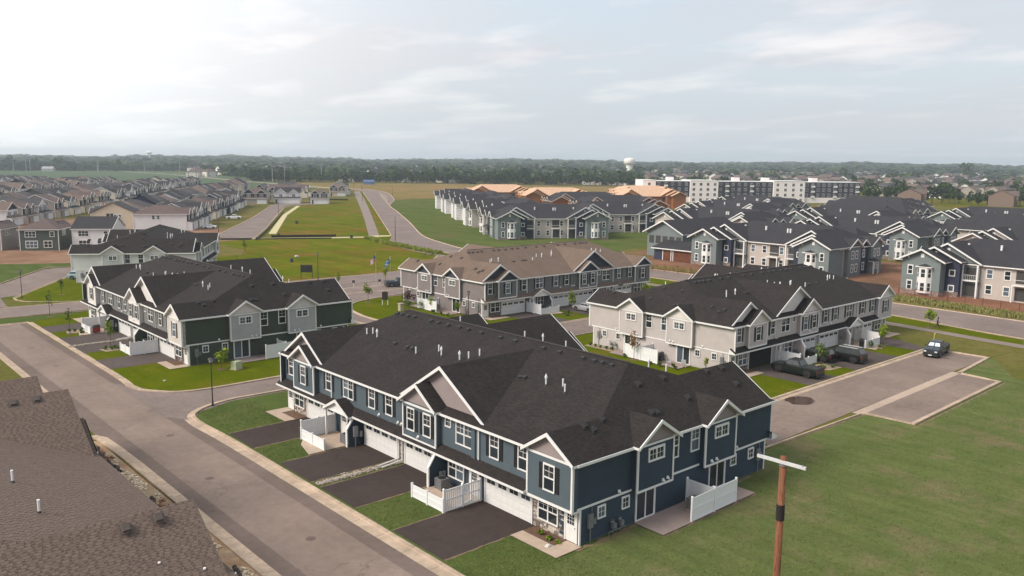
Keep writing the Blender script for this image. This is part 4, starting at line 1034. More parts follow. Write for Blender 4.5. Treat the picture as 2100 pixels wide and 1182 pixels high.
BRG = SIDL('brown_house_siding', (.205, .175, .17)); BRGF = SIDL('grey_green_siding', (.15, .152, .148)); NAVG = SIDL('blue_black_gable', (.05, .053, .07))
WB = SIDL('off_white_siding', (.60, .60, .58)); WBG = SIDL('grey_bay_siding', (.44, .46, .44))
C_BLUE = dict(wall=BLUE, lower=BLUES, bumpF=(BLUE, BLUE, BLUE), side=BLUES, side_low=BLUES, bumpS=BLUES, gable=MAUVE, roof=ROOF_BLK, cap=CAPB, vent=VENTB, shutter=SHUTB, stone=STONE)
C_GREEN = dict(wall=GREYF, lower=DGREEN, bumpF=(PALEG, LWHITE, LWHITE), side=DGREEN, side_low=DGREEN, bumpS=GGREY, gable=LWHITE, roof=ROOF_BLK, cap=CAPB, vent=VENTB, shutter=mat('grey_shutter', S(70, 68, 66), .6, .1, 4), stone=STONED)
C_GREY = dict(wall=LGREY, lower=LGREY, bumpF=(LGREY,) * 3, side=LGREY, side_low=LGREY, bumpS=LGREY, gable=LWHITE, roof=ROOF_BLK, cap=CAPB, vent=VENTB, shutter=SHUTB, stone=STONED)
C_BRN = dict(wall=BRGF, lower=BRGF, bumpF=(BRGF,) * 3, side=BRG, side_low=BRG, bumpS=BRG, gable=NAVG, roof=ROOF_BRN, cap=CAPN, vent=VENTN, shutter=SHUTB, stone=STONED)
C_WHT = dict(wall=WB, lower=WB, bumpF=(WB,) * 3, side=WB, side_low=WB, bumpS=WBG, gable=LWHITE, roof=ROOF_BLK, cap=CAPB, vent=VENTB, shutter=SHUTB, stone=STONED)
C_LB = dict(C_BRN); C_LB.update(trim=mat('taupe_trim', (.12, .087, .07), .9), roof=ROOF_BRN2, cap=mat('weathered_cap', S(104, 92, 84, .8), .9, .1, 4), tabs=tone_mat('shingle_tabs', (.135, .097, .078), (.165, .119, .096)), tabs_gap=mat('shingle_shadow_course', (.086, .060, .047), .95, .1, 5), vent=VENTN)
if 'town' not in SKIP:
    T_BLUE = townhouse('slate-blue townhouse building with mauve gables and charcoal roof, nearest and largest', (37.4, 35.43, 0), 0, C_BLUE, 'A', ('front', 'right'), group='townhouse buildings')
    T_GREEN = townhouse('dark green and grey townhouse building with white gables beyond the street junction', (36.35, 98.25, 0), 0, C_GREEN, 'A', ('front', 'right'), group='townhouse buildings')
    T_GREY = townhouse('light grey townhouse building with white gables and an open garage, trucks in front', (122.8, 54.9, 0), PI / 2, C_GREY, 'B', ('front', 'left'), group='townhouse buildings', open_garage=True)
    T_BRN = townhouse('grey townhouse building under a taupe brown roof with blue-black gables', (122.9, 100.13, 0), PI / 2, C_BRN, 'A', ('front', 'left'), group='townhouse buildings')
    T_WHT = townhouse('off-white townhouse building with charcoal roof standing behind the dark green one', (79.0, 192.1, 0), R(149), C_WHT, 'A', ('front', 'left'), units=3, group='townhouse buildings')
    T_LB = townhouse('brown shingled townhouse roof filling the lower left corner of the view', (14.3, 75.3, 0), PI, C_LB, 'A', (), group='townhouse buildings', tabs=True, roofdetail=False)
# ================================================================ villas, family houses, flats
DKR = shingle_mat('slate_shingles', (.042, .040, .0445), (.050, .048, .053))
PLAIN = {}
def P_(name, r, g, b, k=1.0, var=.05, rough=.8): return mat(name, S(r, g, b, k), rough, var, .6, spec=.12)
TEAL = P_('teal_siding', 116, 124, 124, 1.0); NAVY = P_('navy_siding', 56, 60, 76, 1.0); BEIGE = P_('beige_siding', 186, 176, 168, .95)
def wrap_mat():
    m = bpy.data.materials.new('house_wrap'); m.use_nodes = True; n = m.node_tree.nodes; l = m.node_tree.links; b = n['Principled BSDF']; b.inputs['Roughness'].default_value = .5
    g = n.new('ShaderNodeTexCoord'); s = n.new('ShaderNodeSeparateXYZ'); l.new(g.outputs['Object'], s.inputs[0])
    w = n.new('ShaderNodeMath'); w.operation = 'FRACT'; ml = n.new('ShaderNodeMath'); ml.operation = 'MULTIPLY'; ml.inputs[1].default_value = 1.05; l.new(s.outputs[2], ml.inputs[0]); l.new(ml.outputs[0], w.inputs[0])
    nz = n.new('ShaderNodeTexNoise'); nz.inputs['Scale'].default_value = 1.2; l.new(g.outputs['Object'], nz.inputs[0])
    a = n.new('ShaderNodeMath'); a.operation = 'GREATER_THAN'; a.inputs[1].default_value = .84; l.new(w.outputs[0], a.inputs[0])
    gt = n.new('ShaderNodeMath'); gt.operation = 'GREATER_THAN'; gt.inputs[1].default_value = .47; l.new(nz.outputs[0], gt.inputs[0])
    mm = n.new('ShaderNodeMath'); mm.operation = 'MULTIPLY'; l.new(a.outputs[0], mm.inputs[0]); l.new(gt.outputs[0], mm.inputs[1])
    x = n.new('ShaderNodeMix'); x.data_type = 'RGBA'; l.new(mm.outputs[0], x.inputs[0]); x.inputs[6].default_value = (.72, .70, .70, 1); x.inputs[7].default_value = (.30, .28, .30, 1)
    l.new(x.outputs[2], b.inputs['Base Color']); return m
WRAP = wrap_mat()
OSBW = P_('osb_wall', 160, 104, 64, .8, .12); OSBR = P_('osb_deck', 214, 176, 146, .85, .08)
VSTONE = tone_mat('villa_stone', S(110, 96, 90), S(170, 156, 148))
def villa(label, loc, rot, K, finished=True, group='two-storey villa apartments'):
    root = thing('villa_building', label, 'apartment villa', loc, rot, group)
    ga, nv, bd, rf, tr = K['gable'], K['navy'], K['body'], K['roof'], K['trim']
    def blk(x0, x1, y0, y1, h, m, nm='wall', zb=0):
        q = MB(); q.box(x0, x1, y0, y1, zb - .05, h); return obj(nm, q, [m], root)
    blk(0.8, 35.2, 5.0, 24, 6.2, bd)
    blk(4, 32, 23, 32, 6.2, ga)
    q = MB()     # main hipped roof, ridge along x
    def hip(x0, x1, y0, y1, z0, s, sx=None):
        sx = sx or s; ym = (y0 + y1) / 2; zr = z0 + s * (y1 - y0) / 2; dx = (zr - z0) / sx
        q.roof([(x0, y0, z0), (x1, y0, z0), (x1 - dx, ym, zr), (x0 + dx, ym, zr)]); q.roof([(x0, y1, z0), (x1, y1, z0), (x1 - dx, ym, zr), (x0 + dx, ym, zr)])
        q.roof([(x0, y0, z0), (x0, y1, z0), (x0 + dx, ym, zr)]); q.roof([(x1, y0, z0), (x1, y1, z0), (x1 - dx, ym, zr)])
        q.box(x0, x1, y0, y1, z0 - .22, z0 - .01, 1)
    hip(0.1, 35.9, 4.3, 24.7, 6.25, .40, .55)
    roof = obj('roof', q, [rf, tr], root)
    q = MB(); hip(3.4, 32.6, 20, 33, 6.22, .5, .7); obj('roof', q, [rf, tr], root)
    # nested front gables, mirrored for the right half
    for side in (0, 1):
        X = (lambda v: v) if side == 0 else (lambda v: 36 - v)
        def gb(xc, hw, z0, s, yf, yb, wx0, wx1, wy, m, mw):
            g = MB(); gable_roof(g, X(xc), hw, z0, s, yf, yb, swap=True, mr=0, mt=1, fascia=.28); go = obj('gable_roof', g, [rf, tr], root)
            w = MB(); a, b = sorted((X(wx0), X(wx1))); w.box(a, b, wy, wy + 6, -.05, z0 - .05)
            obj('wall', w, [mw], root)
            w = MB(); zt = z0 + s * (hw - .45)
            w.face([(X(xc) - hw + .45, wy - .02, z0 - .06), (X(xc) + hw - .45, wy - .02, z0 - .06), (X(xc), wy - .02, zt - .1)]); obj('gable_wall', w, [m], root)
            q2 = MB(); q2.box(X(xc) - .3, X(xc) + .3, wy - .08, wy, zt - 1.5, zt - .75)
            for sg in (-1, 1): q2.bar((X(xc) + sg * hw * .55, wy - .55, z0 + s * hw * .45 - .3), (X(xc) + sg * hw * .55, wy, z0 + s * hw * .45 - .75), .18, .18)
            if finished: obj('gable_vent', q2, [tr], root)
        gb(4.0, 4.5, 6.6, .5, -.9, 12, .3, 7.4, 0, ga, ga)
        gb(5.3, 5.1, 6.7, .5, 1.6, 13, 7.0, 9.9, 2.4, nv if finished else ga, nv)
        gb(6.8, 6.3, 6.4, .56, 3.8, 12.5, 9.5, 12.6, 4.6, ga, ga)
        # bay column
        c = X(4.6); q = MB(); pts = [(c - 1.35, 0), (c - .7, -.75), (c + .7, -.75), (c + 1.35, 0)]
        if finished:
            for k in range(3):
                (xa, ya), (xb, yb) = pts[k], pts[k + 1]; q.face([(xa, ya, .5), (xb, yb, .5), (xb, yb, 5.5), (xa, ya, 5.5)])
                for z0, z1 in ((.9, 2.4), (3.5, 5.0)):
                    dx, dy = xb - xa, yb - ya; L_ = math.hypot(dx, dy); nx, ny = dy / L_, -dx / L_
                    if ny > 0: nx, ny = -nx, -ny
                    i0, i1 = .25, .75
                    q.face([(xa + dx * i0 + nx * .03, ya + dy * i0 + ny * .03, z0), (xa + dx * i1 + nx * .03, ya + dy * i1 + ny * .03, z0), (xa + dx * i1 + nx * .03, ya + dy * i1 + ny * .03, z1), (xa + dx * i0 + nx * .03, ya + dy * i0 + ny * .03, z1)], 1)
                    zm = (z0 + z1) / 2; q.bar((xa + dx * i0 + nx * .05, ya + dy * i0 + ny * .05, zm), (xa + dx * i1 + nx * .05, ya + dy * i1 + ny * .05, zm), .04, .07)
            o = obj('bay_window', q, [tr, GLASS], root)
            q = MB()
            for k in range(3): q.roof([(pts[k][0] * 1.0, pts[k][1] - .15, 5.5), (pts[k + 1][0], pts[k + 1][1] - .15, 5.5), (c, .05, 6.0)])
            q.box(c - 1.5, c + 1.5, -.9, 0, 5.36, 5.5, 1); obj('bay_roof', q, [rf, tr], o)
        D_ = (31, 36)
        if finished:
            for z in (1.0, 3.9): mobj('window', shared(('vw', .75, 1.5), lambda: win_mesh(.75, 1.5, False, 1, .16)), root, (X(1.9), -.0, z)); mobj('pane', shared(('pane', .75, 1.5), lambda: pane_mesh(.75, 1.5)), root.children[-1], (0, 0, 0))
            for z in (1.1, 4.0): mobj('window', shared(('vw2', .8, .9), lambda: win_mesh(.8, .9, False, 1, .16, sash=False)), root, (X(8.6), 2.4, z)); mobj('pane', shared(('pane', .8, .9), lambda: pane_mesh(.8, .9)), root.children[-1])
        # balcony opening and storeys
        q = MB(); a, b = sorted((X(9.95), X(12.55)))
        for z in (.2, 3.3): q.box(a + .3, b - .3, 4.56, 4.62, z, z + 2.3)
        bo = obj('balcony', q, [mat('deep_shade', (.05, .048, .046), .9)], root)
        q = MB()
        for z in (3.05,): q.box(a - .1, b + .1, 3.6, 4.6, z, z + .25)
        for xx in (a, b): q.box(xx - .14, xx + .14, 3.5, 3.8, 0, 6.2)
        for k in range(9): xx = a + (b - a) * k / 8; q.box(xx - .015, xx + .015, 3.62, 3.65, 3.3, 4.2)
        q.box(a, b, 3.6, 3.67, 4.2, 4.26)
        if finished: obj('balcony_rail', q, [tr], root)
        q = MB()
        if finished:
            stone_wall(q, (X(.3), -.0) if side == 0 else (X(7.4), 0), (X(7.4), 0) if side == 0 else (X(.3), 0), 0, .8, 8); stone_wall(q, *sorted(((X(7.4), 2.4), (X(9.9), 2.4))), 0, 1.0, 9); obj('stone_veneer', q, [VSTONE], root, kind='stuff')
    # centre facade windows and two balconies
    if finished:
        for xx in (14.2, 17.2, 21.6):
            for z in (1.0, 3.9): w = mobj('window', shared(('vw', .9, 1.5), lambda: win_mesh(.9, 1.5, False, 1, .16)), root, (xx, 5.0, z)); mobj('pane', shared(('pane', .9, 1.5), lambda: pane_mesh(.9, 1.5)), w)
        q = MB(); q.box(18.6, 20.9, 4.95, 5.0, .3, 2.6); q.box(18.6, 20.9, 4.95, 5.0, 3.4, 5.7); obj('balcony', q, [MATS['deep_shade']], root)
        q = MB(); q.box(18.3, 21.2, 3.9, 5, 3.0, 3.2); q.box(18.3, 18.5, 3.9, 4.1, 0, 3); q.box(21, 21.2, 3.9, 4.1, 0, 3); q.box(18.3, 21.2, 3.9, 3.96, 4.1, 4.17); obj('balcony_rail', q, [tr], root)
    # side elevations
    for sx, fc in ((0.8, 'w'), (35.2, 'e')):
        out_ = -1 if fc == 'w' else 1; r_ = -PI / 2 if fc == 'w' else PI / 2
        for yc, hw, m in ((10.5, 3.4, K['side1']), (15.8, 2.6, nv), (20.8, 3.2, ga)):
            d_ = .9 if m is not nv else .3
            w = MB(); w.box(sx, sx + out_ * d_, yc - hw + .5, yc + hw - .5, -.05, 6.2); obj('wall', w, [m], root)
            g = MB()
            gable_roof(g, yc, hw, 6.25, .55, (-1 if fc == 'w' else 1) * 0 + .0, 6, mirror=None) if False else None
            xf = sx + out_ * (d_ + .55); xb = sx - out_ * 5
            if fc == 'w': gable_roof(g, yc, hw, 6.25, .6, xf, xb, mr=0, mt=1, fascia=.25)
            else: gable_roof(g, yc, hw, 6.25, .6, 36 - xf, 36 - xb, mirror=36, mr=0, mt=1, fascia=.25)
            obj('gable_roof', g, [rf, tr], root)
            w = MB(); xx = sx + out_ * (d_ + .01); w.face([(xx, yc - hw + .4, 6.2), (xx, yc + hw - .4, 6.2), (xx, yc, 6.2 + .6 * (hw - .4) - .05)]); obj('gable_wall', w, [m], root)
            if finished:
                for z in (1.0, 3.9):
                    for dy in ((-.9, .9) if hw > 3 else (0,)):
                        w = mobj('window', shared(('vw', .75, 1.5), lambda: win_mesh(.75, 1.5, False, 1, .16)), root, (sx + out_ * (d_ + .0), yc + dy, z), (0, 0, r_)); mobj('pane', shared(('pane', .75, 1.5), lambda: pane_mesh(.75, 1.5)), w)
        if finished:
            q = MB(); xx = sx + out_ * .9; g_ = MB()
            q.box(min(xx, xx + out_ * 1.3), max(xx, xx + out_ * 1.3), 17.2, 19.6, 2.7, 2.85, 1); q.roof([(xx, 17, 3.4), (xx, 19.8, 3.4), (xx + out_ * 1.5, 19.8, 2.85), (xx + out_ * 1.5, 17, 2.85)])
            for yy in (17.3, 19.5): q.box(xx + out_ * 1.1, xx + out_ * 1.3, yy - .1, yy + .1, 0, 2.7, 1)
            obj('porch', q, [rf, tr], root)
    q = MB()
    for xx, yy, zz in ((8, 11, 9.1), (14, 10.5, 9.2), (20, 10, 9.0), (20.7, 10, 9.0), (27, 11, 9.1)): 
        for dz in (0,): q.box(xx - .16, xx + .16, yy - .25, yy + .25, zz - .6, zz + .4)
    if finished: obj('vent_pipe', q, [tr], roof, kind='stuff')
    return root
K_FIN = dict(gable=TEAL, navy=NAVY, body=BEIGE, side1=TEAL, roof=DKR, trim=WHITE)
K_MIX = dict(gable=BEIGE, navy=TEAL, body=TEAL, side1=NAVY, roof=DKR, trim=WHITE)
K_WRP = dict(gable=WRAP, navy=WRAP, body=WRAP, side1=WRAP, roof=DKR, trim=mat('pale_trim', (.6, .6, .6)))
K_OSB = dict(gable=OSBW, navy=OSBW, body=OSBW, side1=OSBW, roof=OSBR, trim=mat('raw_lumber', S(205, 165, 130), .8))
K_HALF = dict(gable=OSBW, navy=OSBW, body=OSBW, side1=OSBW, roof=DKR, trim=mat('primed_trim', S(210, 190, 175), .8))
UV = np.array([.515, .857]); VV = np.array([.857, -.515])
VGRP = 'two-storey villa apartments'
if 'villa' not in SKIP:
    v4 = villa('sage and navy villa with tall white bay at the right edge above the clay', (163.5, 71.2, 0), -PI / 2, K_FIN)
    register(v4)
    vb = villa('beige-gabled villa with dark roof, first row behind the sage-green ones', (212, 80, 0), -PI / 2, K_MIX); register(vb)
    vw = villa('villa in white house wrap, nearest of the wrapped row beside the green slope', (216, 279, 0), R(-121), K_WRP, False); register(vw)
    vo = villa('raw orange sheathed villa with bare plywood roof behind the wrapped row, leftmost', (292, 318, 0), R(-31), K_OSB, False, 'villas under construction'); register(vo)
    vh = villa('orange sheathed villa already under a dark roof, behind the wrapped row', (262, 268, 0), R(-31), K_HALF, False, 'villas under construction'); register(vh)
    copy_tree(v4, (168.5, 124.2, 0), -PI / 2, 'sage-green villa with beige centre behind the light grey townhouses')
    copy_tree(v4, (169.5, 197.5, 0), R(-31), 'villa behind the taupe-roofed townhouses, end wall facing the grass slope')
    copy_tree(vb, (197.5, 246.0, 0), R(-121), 'grey-beige villa between the wrapped villas and the one above the taupe roof')
    copy_tree(v4, (206, 199, 0), R(-31), 'villa with beige wing and tall white bay left of the big low gabled hall')
    copy_tree(vw, (236.5, 313, 0), R(-121), 'wrapped villa, middle one of the row along the green slope')
    copy_tree(vw, (256.5, 347, 0), R(-121), 'wrapped villa at the far end of the row along the green slope')
    copy_tree(vo, (335, 292, 0), R(-31), 'raw plywood roofed villa left of the dark and white flats')
    copy_tree(vo, (300, 372, 0), R(-31), 'raw plywood roofed villa furthest left, showing only its roof')
    copy_tree(vo, (368, 322, 0), R(-31), 'raw plywood villa tucked against the white end of the flats')
    copy_tree(vh, (248, 236, 0), R(-31), 'dark roofed villa with bare sheathing, right of the first wrapped villas')
    spots = [(216, 126, v4), (214, 172, vb), (256, 104, vb), (258, 152, v4), (262, 200, vb), (212, 34, v4), (256, 58, v4), (300, 122, v4), (302, 170, vb), (306, 220, v4), (346, 190, v4), (254, 12, vb), (298, 30, v4)]
    near_words = ['directly behind', 'second row behind', 'third row behind', 'fourth row behind', 'furthest row behind']
    names = {216: 'first row', 214: 'first row', 212: 'first row', 256: 'second row', 258: 'second row', 262: 'second row', 254: 'second row', 300: 'third row', 302: 'third row', 298: 'third row', 306: 'third row', 344: 'fourth row', 346: 'fourth row', 342: 'fourth row', 350: 'fourth row', 386: 'last row', 388: 'last row', 384: 'last row'}
    ordn = ['first', 'second', 'third', 'fourth', 'fifth', 'sixth']
    byrow = {}
    for s_ in spots: byrow.setdefault(names[s_[0]], []).append(s_)
    for rn, lst in byrow.items():
        lst.sort(key=lambda s_: -s_[1])
        for i, (x, y, src) in enumerate(lst):
            flip = (x + y) % 4 < 1
            lab = ('sage' if src is v4 else 'beige') + f' gabled villa, {ordn[i]} from the left in the {rn} behind the clay'
            copy_tree(src, (x + (34 if flip else 0), y - (36 if flip else 0), 0), PI / 2 if flip else -PI / 2, lab)
    # low hall with the wide gable and its covered wing, still open at the front
    t = thing('clubhouse', 'low unfinished hall with one wide sage gable and dark open bays', 'clubhouse', (175, 143.5, 0), -PI / 2)
    q = MB(); q.box(.6, 12, 0, 22, -.05, 6.2); obj('wall', q, [TEAL], t)
    q = MB(); gable_roof(q, 6.2, 6.6, 6.25, .5, -1, 26, swap=True, fascia=.28); obj('roof', q, [DKR, WHITE], t)
    q = MB(); q.face([(0.2, -.02, 6.2), (12.2, -.02, 6.2), (6.2, -.02, 9.2)]); obj('gable_wall', q, [TEAL], t)
    for k in range(5): 
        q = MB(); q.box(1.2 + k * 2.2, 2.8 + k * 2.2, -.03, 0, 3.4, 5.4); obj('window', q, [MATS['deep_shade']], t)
    q = MB(); q.box(7.5, 19.3, -5.6, 0, -.05, 3.0); wg = obj('wing', q, [NAVY], t)
    q = MB(); q.roof([(7.0, -6.3, 3.0), (19.6, -6.3, 3.0), (19.6, .2, 4.6), (7.0, .2, 4.6)]); q.box(7.0, 19.6, -6.35, -6.2, 2.75, 3.0, 1); obj('wing_roof', q, [DKR, WHITE], wg)
    for a, b in ((10.4, 12.8), (13.6, 19.0)):
        q = MB(); q.box(a, b, -5.66, -5.6, .1, 2.7); obj('garage_opening', q, [mat('open_frame', S(110, 62, 36, .8), .9, .3, 1.5)], wg)
        q = MB(); q.box(a - .2, a, -5.7, -5.6, 0, 2.8); q.box(b, b + .2, -5.7, -5.6, 0, 2.8); obj('door_surround', q, [WHITE], wg)

# ---------------------------------------------------------------- family houses
def gable_ends(root, m, pts_list):
    for pts in pts_list:
        q = MB(); q.face(pts); obj('gable_wall', q, [m], root)
def house(label, loc, rot, w, d, style, wm, rm, gm, lite=False, group='family houses in the subdivision', sidewall=None):
    """centre of the footprint at the origin, front towards -y"""
    root = thing('family_house', label, 'house', loc, rot, group)
    x0, x1, y0, y1 = -w / 2, w / 2, -d / 2, d / 2; H = 5.5
    q = MB(); q.box(x0, x1, y0 + 1.8, y1, -.05, H); q.box(x0, x1, y0, y0 + 2, -.05, 2.9); obj('wall', q, [wm], root)
    q = MB(); s = .48
    if style == 'hip':
        if w > d: a0, a1, b0, b1, sw = x0, x1, y0 + 1.8, y1, False
        xa, xb, ya, yb = x0 - .5, x1 + .5, y0 + 1.3, y1 + .5; m = min(xb - xa, yb - ya) / 2; z = H + s * m
        if yb - ya > xb - xa: r0, r1 = ((xa + xb) / 2, ya + m), ((xa + xb) / 2, yb - m)
        else: r0, r1 = (xa + m, (ya + yb) / 2), (xb - m, (ya + yb) / 2)
        A, B, C_, D = (xa, ya, H), (xb, ya, H), (xb, yb, H), (xa, yb, H); R0, R1 = (*r0, z), (*r1, z)
        if yb - ya > xb - xa: fs = [(A, B, R0), (B, C_, R1, R0), (C_, D, R1), (D, A, R0, R1)]
        else: fs = [(A, B, R1, R0), (B, C_, R1), (C_, D, R0, R1), (D, A, R0)]
        for f in fs: q.roof(f)
        q.box(xa, xb, ya, yb, H - .18, H - .01, 1)
    elif style == 'side':     # ridge along x
        ym = (y0 + 1.8 + y1) / 2; hw = (y1 - y0 - 1.8) / 2 + .45
        gable_roof(q, ym, hw, H, s, x0 - .35, x1 + .35, fascia=.18)
    else:                     # ridge along y
        gable_roof(q, 0, w / 2 + .45, H, s, y0 + 1.3, y1 + .35, swap=True, fascia=.18)
    roof = obj('roof', q, [rm, WHITE], root)
    if style == 'side':
        ym = (y0 + 1.8 + y1) / 2; hh = (y1 - y0 - 1.8) / 2
        gable_ends(root, sidewall or wm, [[(xx, ym - hh, H - .03), (xx, ym + hh, H - .03), (xx, ym, H + s * hh)] for xx in (x0 + .01, x1 - .01)])
    if style == 'front': gable_ends(root, gm, [[(-w / 2, y0 + 1.79, H - .03), (w / 2, y0 + 1.79, H - .03), (0, y0 + 1.79, H + s * w / 2)], [(-w / 2, y1 - .01, H - .03), (w / 2, y1 - .01, H - .03), (0, y1 - .01, H + s * w / 2)]])
    # front gable dormers over the upper floor
    if style != 'front':
        for xc, hw in (((-w / 4, w / 4 - .1), (w / 4, w / 5)) if w > 9 else ((-w / 5, w / 4),)):
            q = MB(); gable_roof(q, xc, hw, H - .05, .8, y0 + .9, y0 + 6, swap=True, fascia=.18); obj('gable_roof', q, [rm, WHITE], root)
            q = MB(); q.face([(xc - hw + .2, y0 + 1.5, H - .1), (xc + hw - .2, y0 + 1.5, H - .1), (xc, y0 + 1.5, H + .8 * (hw - .2) - .1)]); q.box(xc - hw + .35, xc + hw - .35, y0 + 1.5, y0 + 2, 2.9, H); obj('gable_wall', q, [gm], root)
    q = MB(); q.roof([(x0 - .3, y0 - .45, 2.85), (x1 + .3, y0 - .45, 2.85), (x1 + .3, y0 + 1.9, 3.6), (x0 - .3, y0 + 1.9, 3.6)]); q.box(x0 - .3, x1 + .3, y0 - .47, y0 - .38, 2.66, 2.84, 1)
    obj('porch_roof', q, [rm, WHITE], root)
    gw = min(4.9, w * .55)
    q = MB(); q.box(x1 - .5 - gw, x1 - .5, y0 - .06, y0, 0, 2.25); obj('garage_door', q, [WHITE], root)
    q = MB(); q.box(x0 + .6, x0 + 1.5, y0 - .05, y0, 0, 2.1); obj('door', q, [DARK], root)
    q = MB()
    for xx in (x0, x1):
        for yy in (y0 + 1.8, y1): q.box(xx - .08, xx + .08, yy - .08, yy + .08, 0, H - .2)
    obj('corner_trim', q, [WHITE], root, kind='stuff')
    W1 = lambda x, y, z, r_, ww, hh, mu=1, sash=True: mobj('pane', shared(('pane', ww, hh), lambda: pane_mesh(ww, hh)), mobj('window', shared(('hw', ww, hh, mu, sash), lambda: win_mesh(ww, hh, False, mu, .14, sash=sash)), root, (x, y, z), (0, 0, r_)), (0, 0, 0))
    for xx in (-w / 4, w / 4): W1(xx, y0 + 1.48, 3.5, 0, 1.5, 1.3, 2)
    if not lite:
        W1(-w / 2 + 1.5, y1, 3.7, PI, .9, 1.1); W1(w * .22, y1, 3.6, PI, 2.4, 1.3, 3); W1(-w * .22, y1, .9, PI, 1.8, 1.5, 2); W1(w * .2, y1, .8, PI, 2.7, 1.6, 3)
        for sx, r_ in ((x0, -PI / 2), (x1, PI / 2)): W1(sx, 1.5, 3.8, r_, .8, 1.1); W1(sx, 3.0, 3.8, r_, .8, 1.1)
    else: W1(w * .2, y1, 3.6, PI, 1.8, 1.2, 2); W1(-w * .2, y1, 3.6, PI, .9, 1.2)
    return root
HR1 = P_('taupe_roof', 112, 97, 93, .75, .08); HR2 = P_('grey_roof', 84, 81, 83, .75, .08); HR3 = P_('slate_roof', 66, 64, 67, .75, .08); HR4 = P_('light_brown_roof', 124, 107, 98, .75, .08)
HW1 = P_('cream_siding', 214, 202, 184, 1.05); HW2 = P_('white_siding_far', 214, 212, 212, 1.0); HW3 = P_('grey_siding_far', 158, 156, 156, 1.05); HW4 = P_('navy_siding_far', 50, 58, 78, 1.0); HW5 = P_('tan_siding', 196, 182, 162, 1.0); HW6 = P_('forest_siding', 78, 84, 76, 1.15); HW7 = P_('stone_siding', 150, 140, 132, 1.1); HG = P_('dark_gable_siding', 50, 50, 56, 1.1); HW8 = P_('brick_red', 150, 112, 100, 1.0)
if 'houses' not in SKIP:
    H = []
    h = house('dark green house seen from its garden side, two storeys of white framed windows', (57.2, 249.6, 0), R(148), 9.3, 13, 'hip', HW6, HR1, HG); 
    h2 = house('taupe-grey house cut by the left edge beside the dark green one', (45.6, 257.2, 0), R(148), 9.3, 13, 'hip', HW7, HR1, HG)
    h3 = house('white house with dark side-gabled roof just behind the off-white townhouses', (68.6, 244.2, 0), R(147), 9.8, 13, 'side', HW2, HR3, HW2)
    h4 = house('cream house showing a blank gable end with one double window', (90.8, 306.0, 0), R(-121), 10, 15.6, 'side', HW5, HR2, HG, sidewall=HW5)
    q = MB(); q.box(5.0, 5.06, -1.2, -.2, 4.3, 5.3); q.box(5.0, 5.06, .1, 1.1, 4.3, 5.3); obj('window', q, [GLASS], h4)
    h5 = house('long cream house under a taupe hip roof, first on the street side row', (103.3, 292.2, 0), R(59), 10.5, 18.5, 'hip', HW2, HR1, HG)
    specs = [('hip', HW1, HR1, HG, 'cream', 'taupe'), ('side', HW2, HR3, HG, 'white', 'charcoal'), ('side', HW3, HR3, HG, 'grey', 'charcoal'), ('front', HW3, HR2, HW2, 'grey', 'grey'), ('hip', HW5, HR4, HG, 'tan', 'light brown'), ('side', HW7, HR1, HG, 'stone coloured', 'taupe'), ('side', HW4, HR3, HG, 'navy', 'charcoal'), ('hip', HW3, HR2, HG, 'grey', 'grey'), ('front', HW2, HR4, HG, 'white', 'light brown'), ('side', HW1, HR3, HW2, 'pale cream', 'slate'), ('front', HW2, HR3, HW2, 'bright white', 'slate'), ('side', HW6, HR2, HG, 'forest green', 'grey')]
    proto = []
    def uv(t, v): p = np.array([100, 248.]) + UV * t + VV * v; return (float(p[0]), float(p[1]), 0)
    def proj(p):
        d = Vector(p) - Vector((0, 0, CAMH)); z = d.dot(fw)
        if z < 1: return None
        return (1050 + 1737.3 * d.dot(rt2) / z, 591 - 1737.3 * d.dot(up2) / z)
    ORD = ['first', 'second', 'third', 'fourth', 'fifth', 'sixth', 'seventh', 'eighth', 'ninth', 'tenth', 'eleventh', 'twelfth', 'thirteenth', 'fourteenth', 'fifteenth', 'sixteenth', 'seventeenth', 'eighteenth', 'nineteenth', 'twentieth', 'twenty-first', 'twenty-second', 'twenty-third', 'twenty-fourth', 'twenty-fifth', 'twenty-sixth', 'twenty-seventh', 'twenty-eighth', 'twenty-ninth', 'thirtieth']
    rows = [(-18, 48, 186, R(59), 'street side row'), (-40, 64, 400, R(-121), 'second row'), (-80, 60, 430, R(59), 'middle row'), (-103, 90, 440, R(-121), 'fourth row'), (-140, 110, 450, R(59), 'fifth row'), (-163, 130, 460, R(-121), 'sixth row'), (-198, 150, 470, R(59), 'seventh row'), (-222, 170, 480, R(-121), 'eighth row'), (-258, 200, 490, R(59), 'ninth row'), (-282, 230, 490, R(-121), 'rearmost row')]
    hr = random.Random(5)
    for ri, (v, t0, t1, rot, nm) in enumerate(rows):
        t = t0; k = 0; prev = -1
        while t < t1:
            p = uv(t, v + hr.uniform(-.8, .8)); px = proj(p)
            if px and -60 < px[0] < (640 if t < 300 else 560):
                si = hr.randrange(len(specs))
                while si == prev: si = hr.randrange(len(specs))
                prev = si
                st, wm, rm, gm, wn, rn = specs[si]; lab = f'{wn} house, {rn} roof, {ORD[min(k,29)]} from near end of {nm}'
                if len(proto) <= si or proto[si] is None:
                    while len(proto) <= si: proto.append(None)
                    hh = house(lab, p, rot, 10.2, 14, st, wm, rm, gm, lite=True); register(hh); proto[si] = hh
                else: sc_ = hr.uniform(.92, 1.14); copy_tree(proto[si], p, rot + hr.uniform(-.05, .05) + (PI if hr.random() < .0 else 0), lab, scale=(sc_ * (-1 if hr.random() < .0 else 1), hr.uniform(.9, 1.12), hr.uniform(.94, 1.12)))
                k += 1
            t += hr.uniform(13.2, 16.5)
    # the three houses closing the lined street
    house('brown house with two dark gables closing the lined street, left of three', (200.5, 432, 0), R(-31), 13, 13, 'hip', HW7, HR1, HG, lite=True)
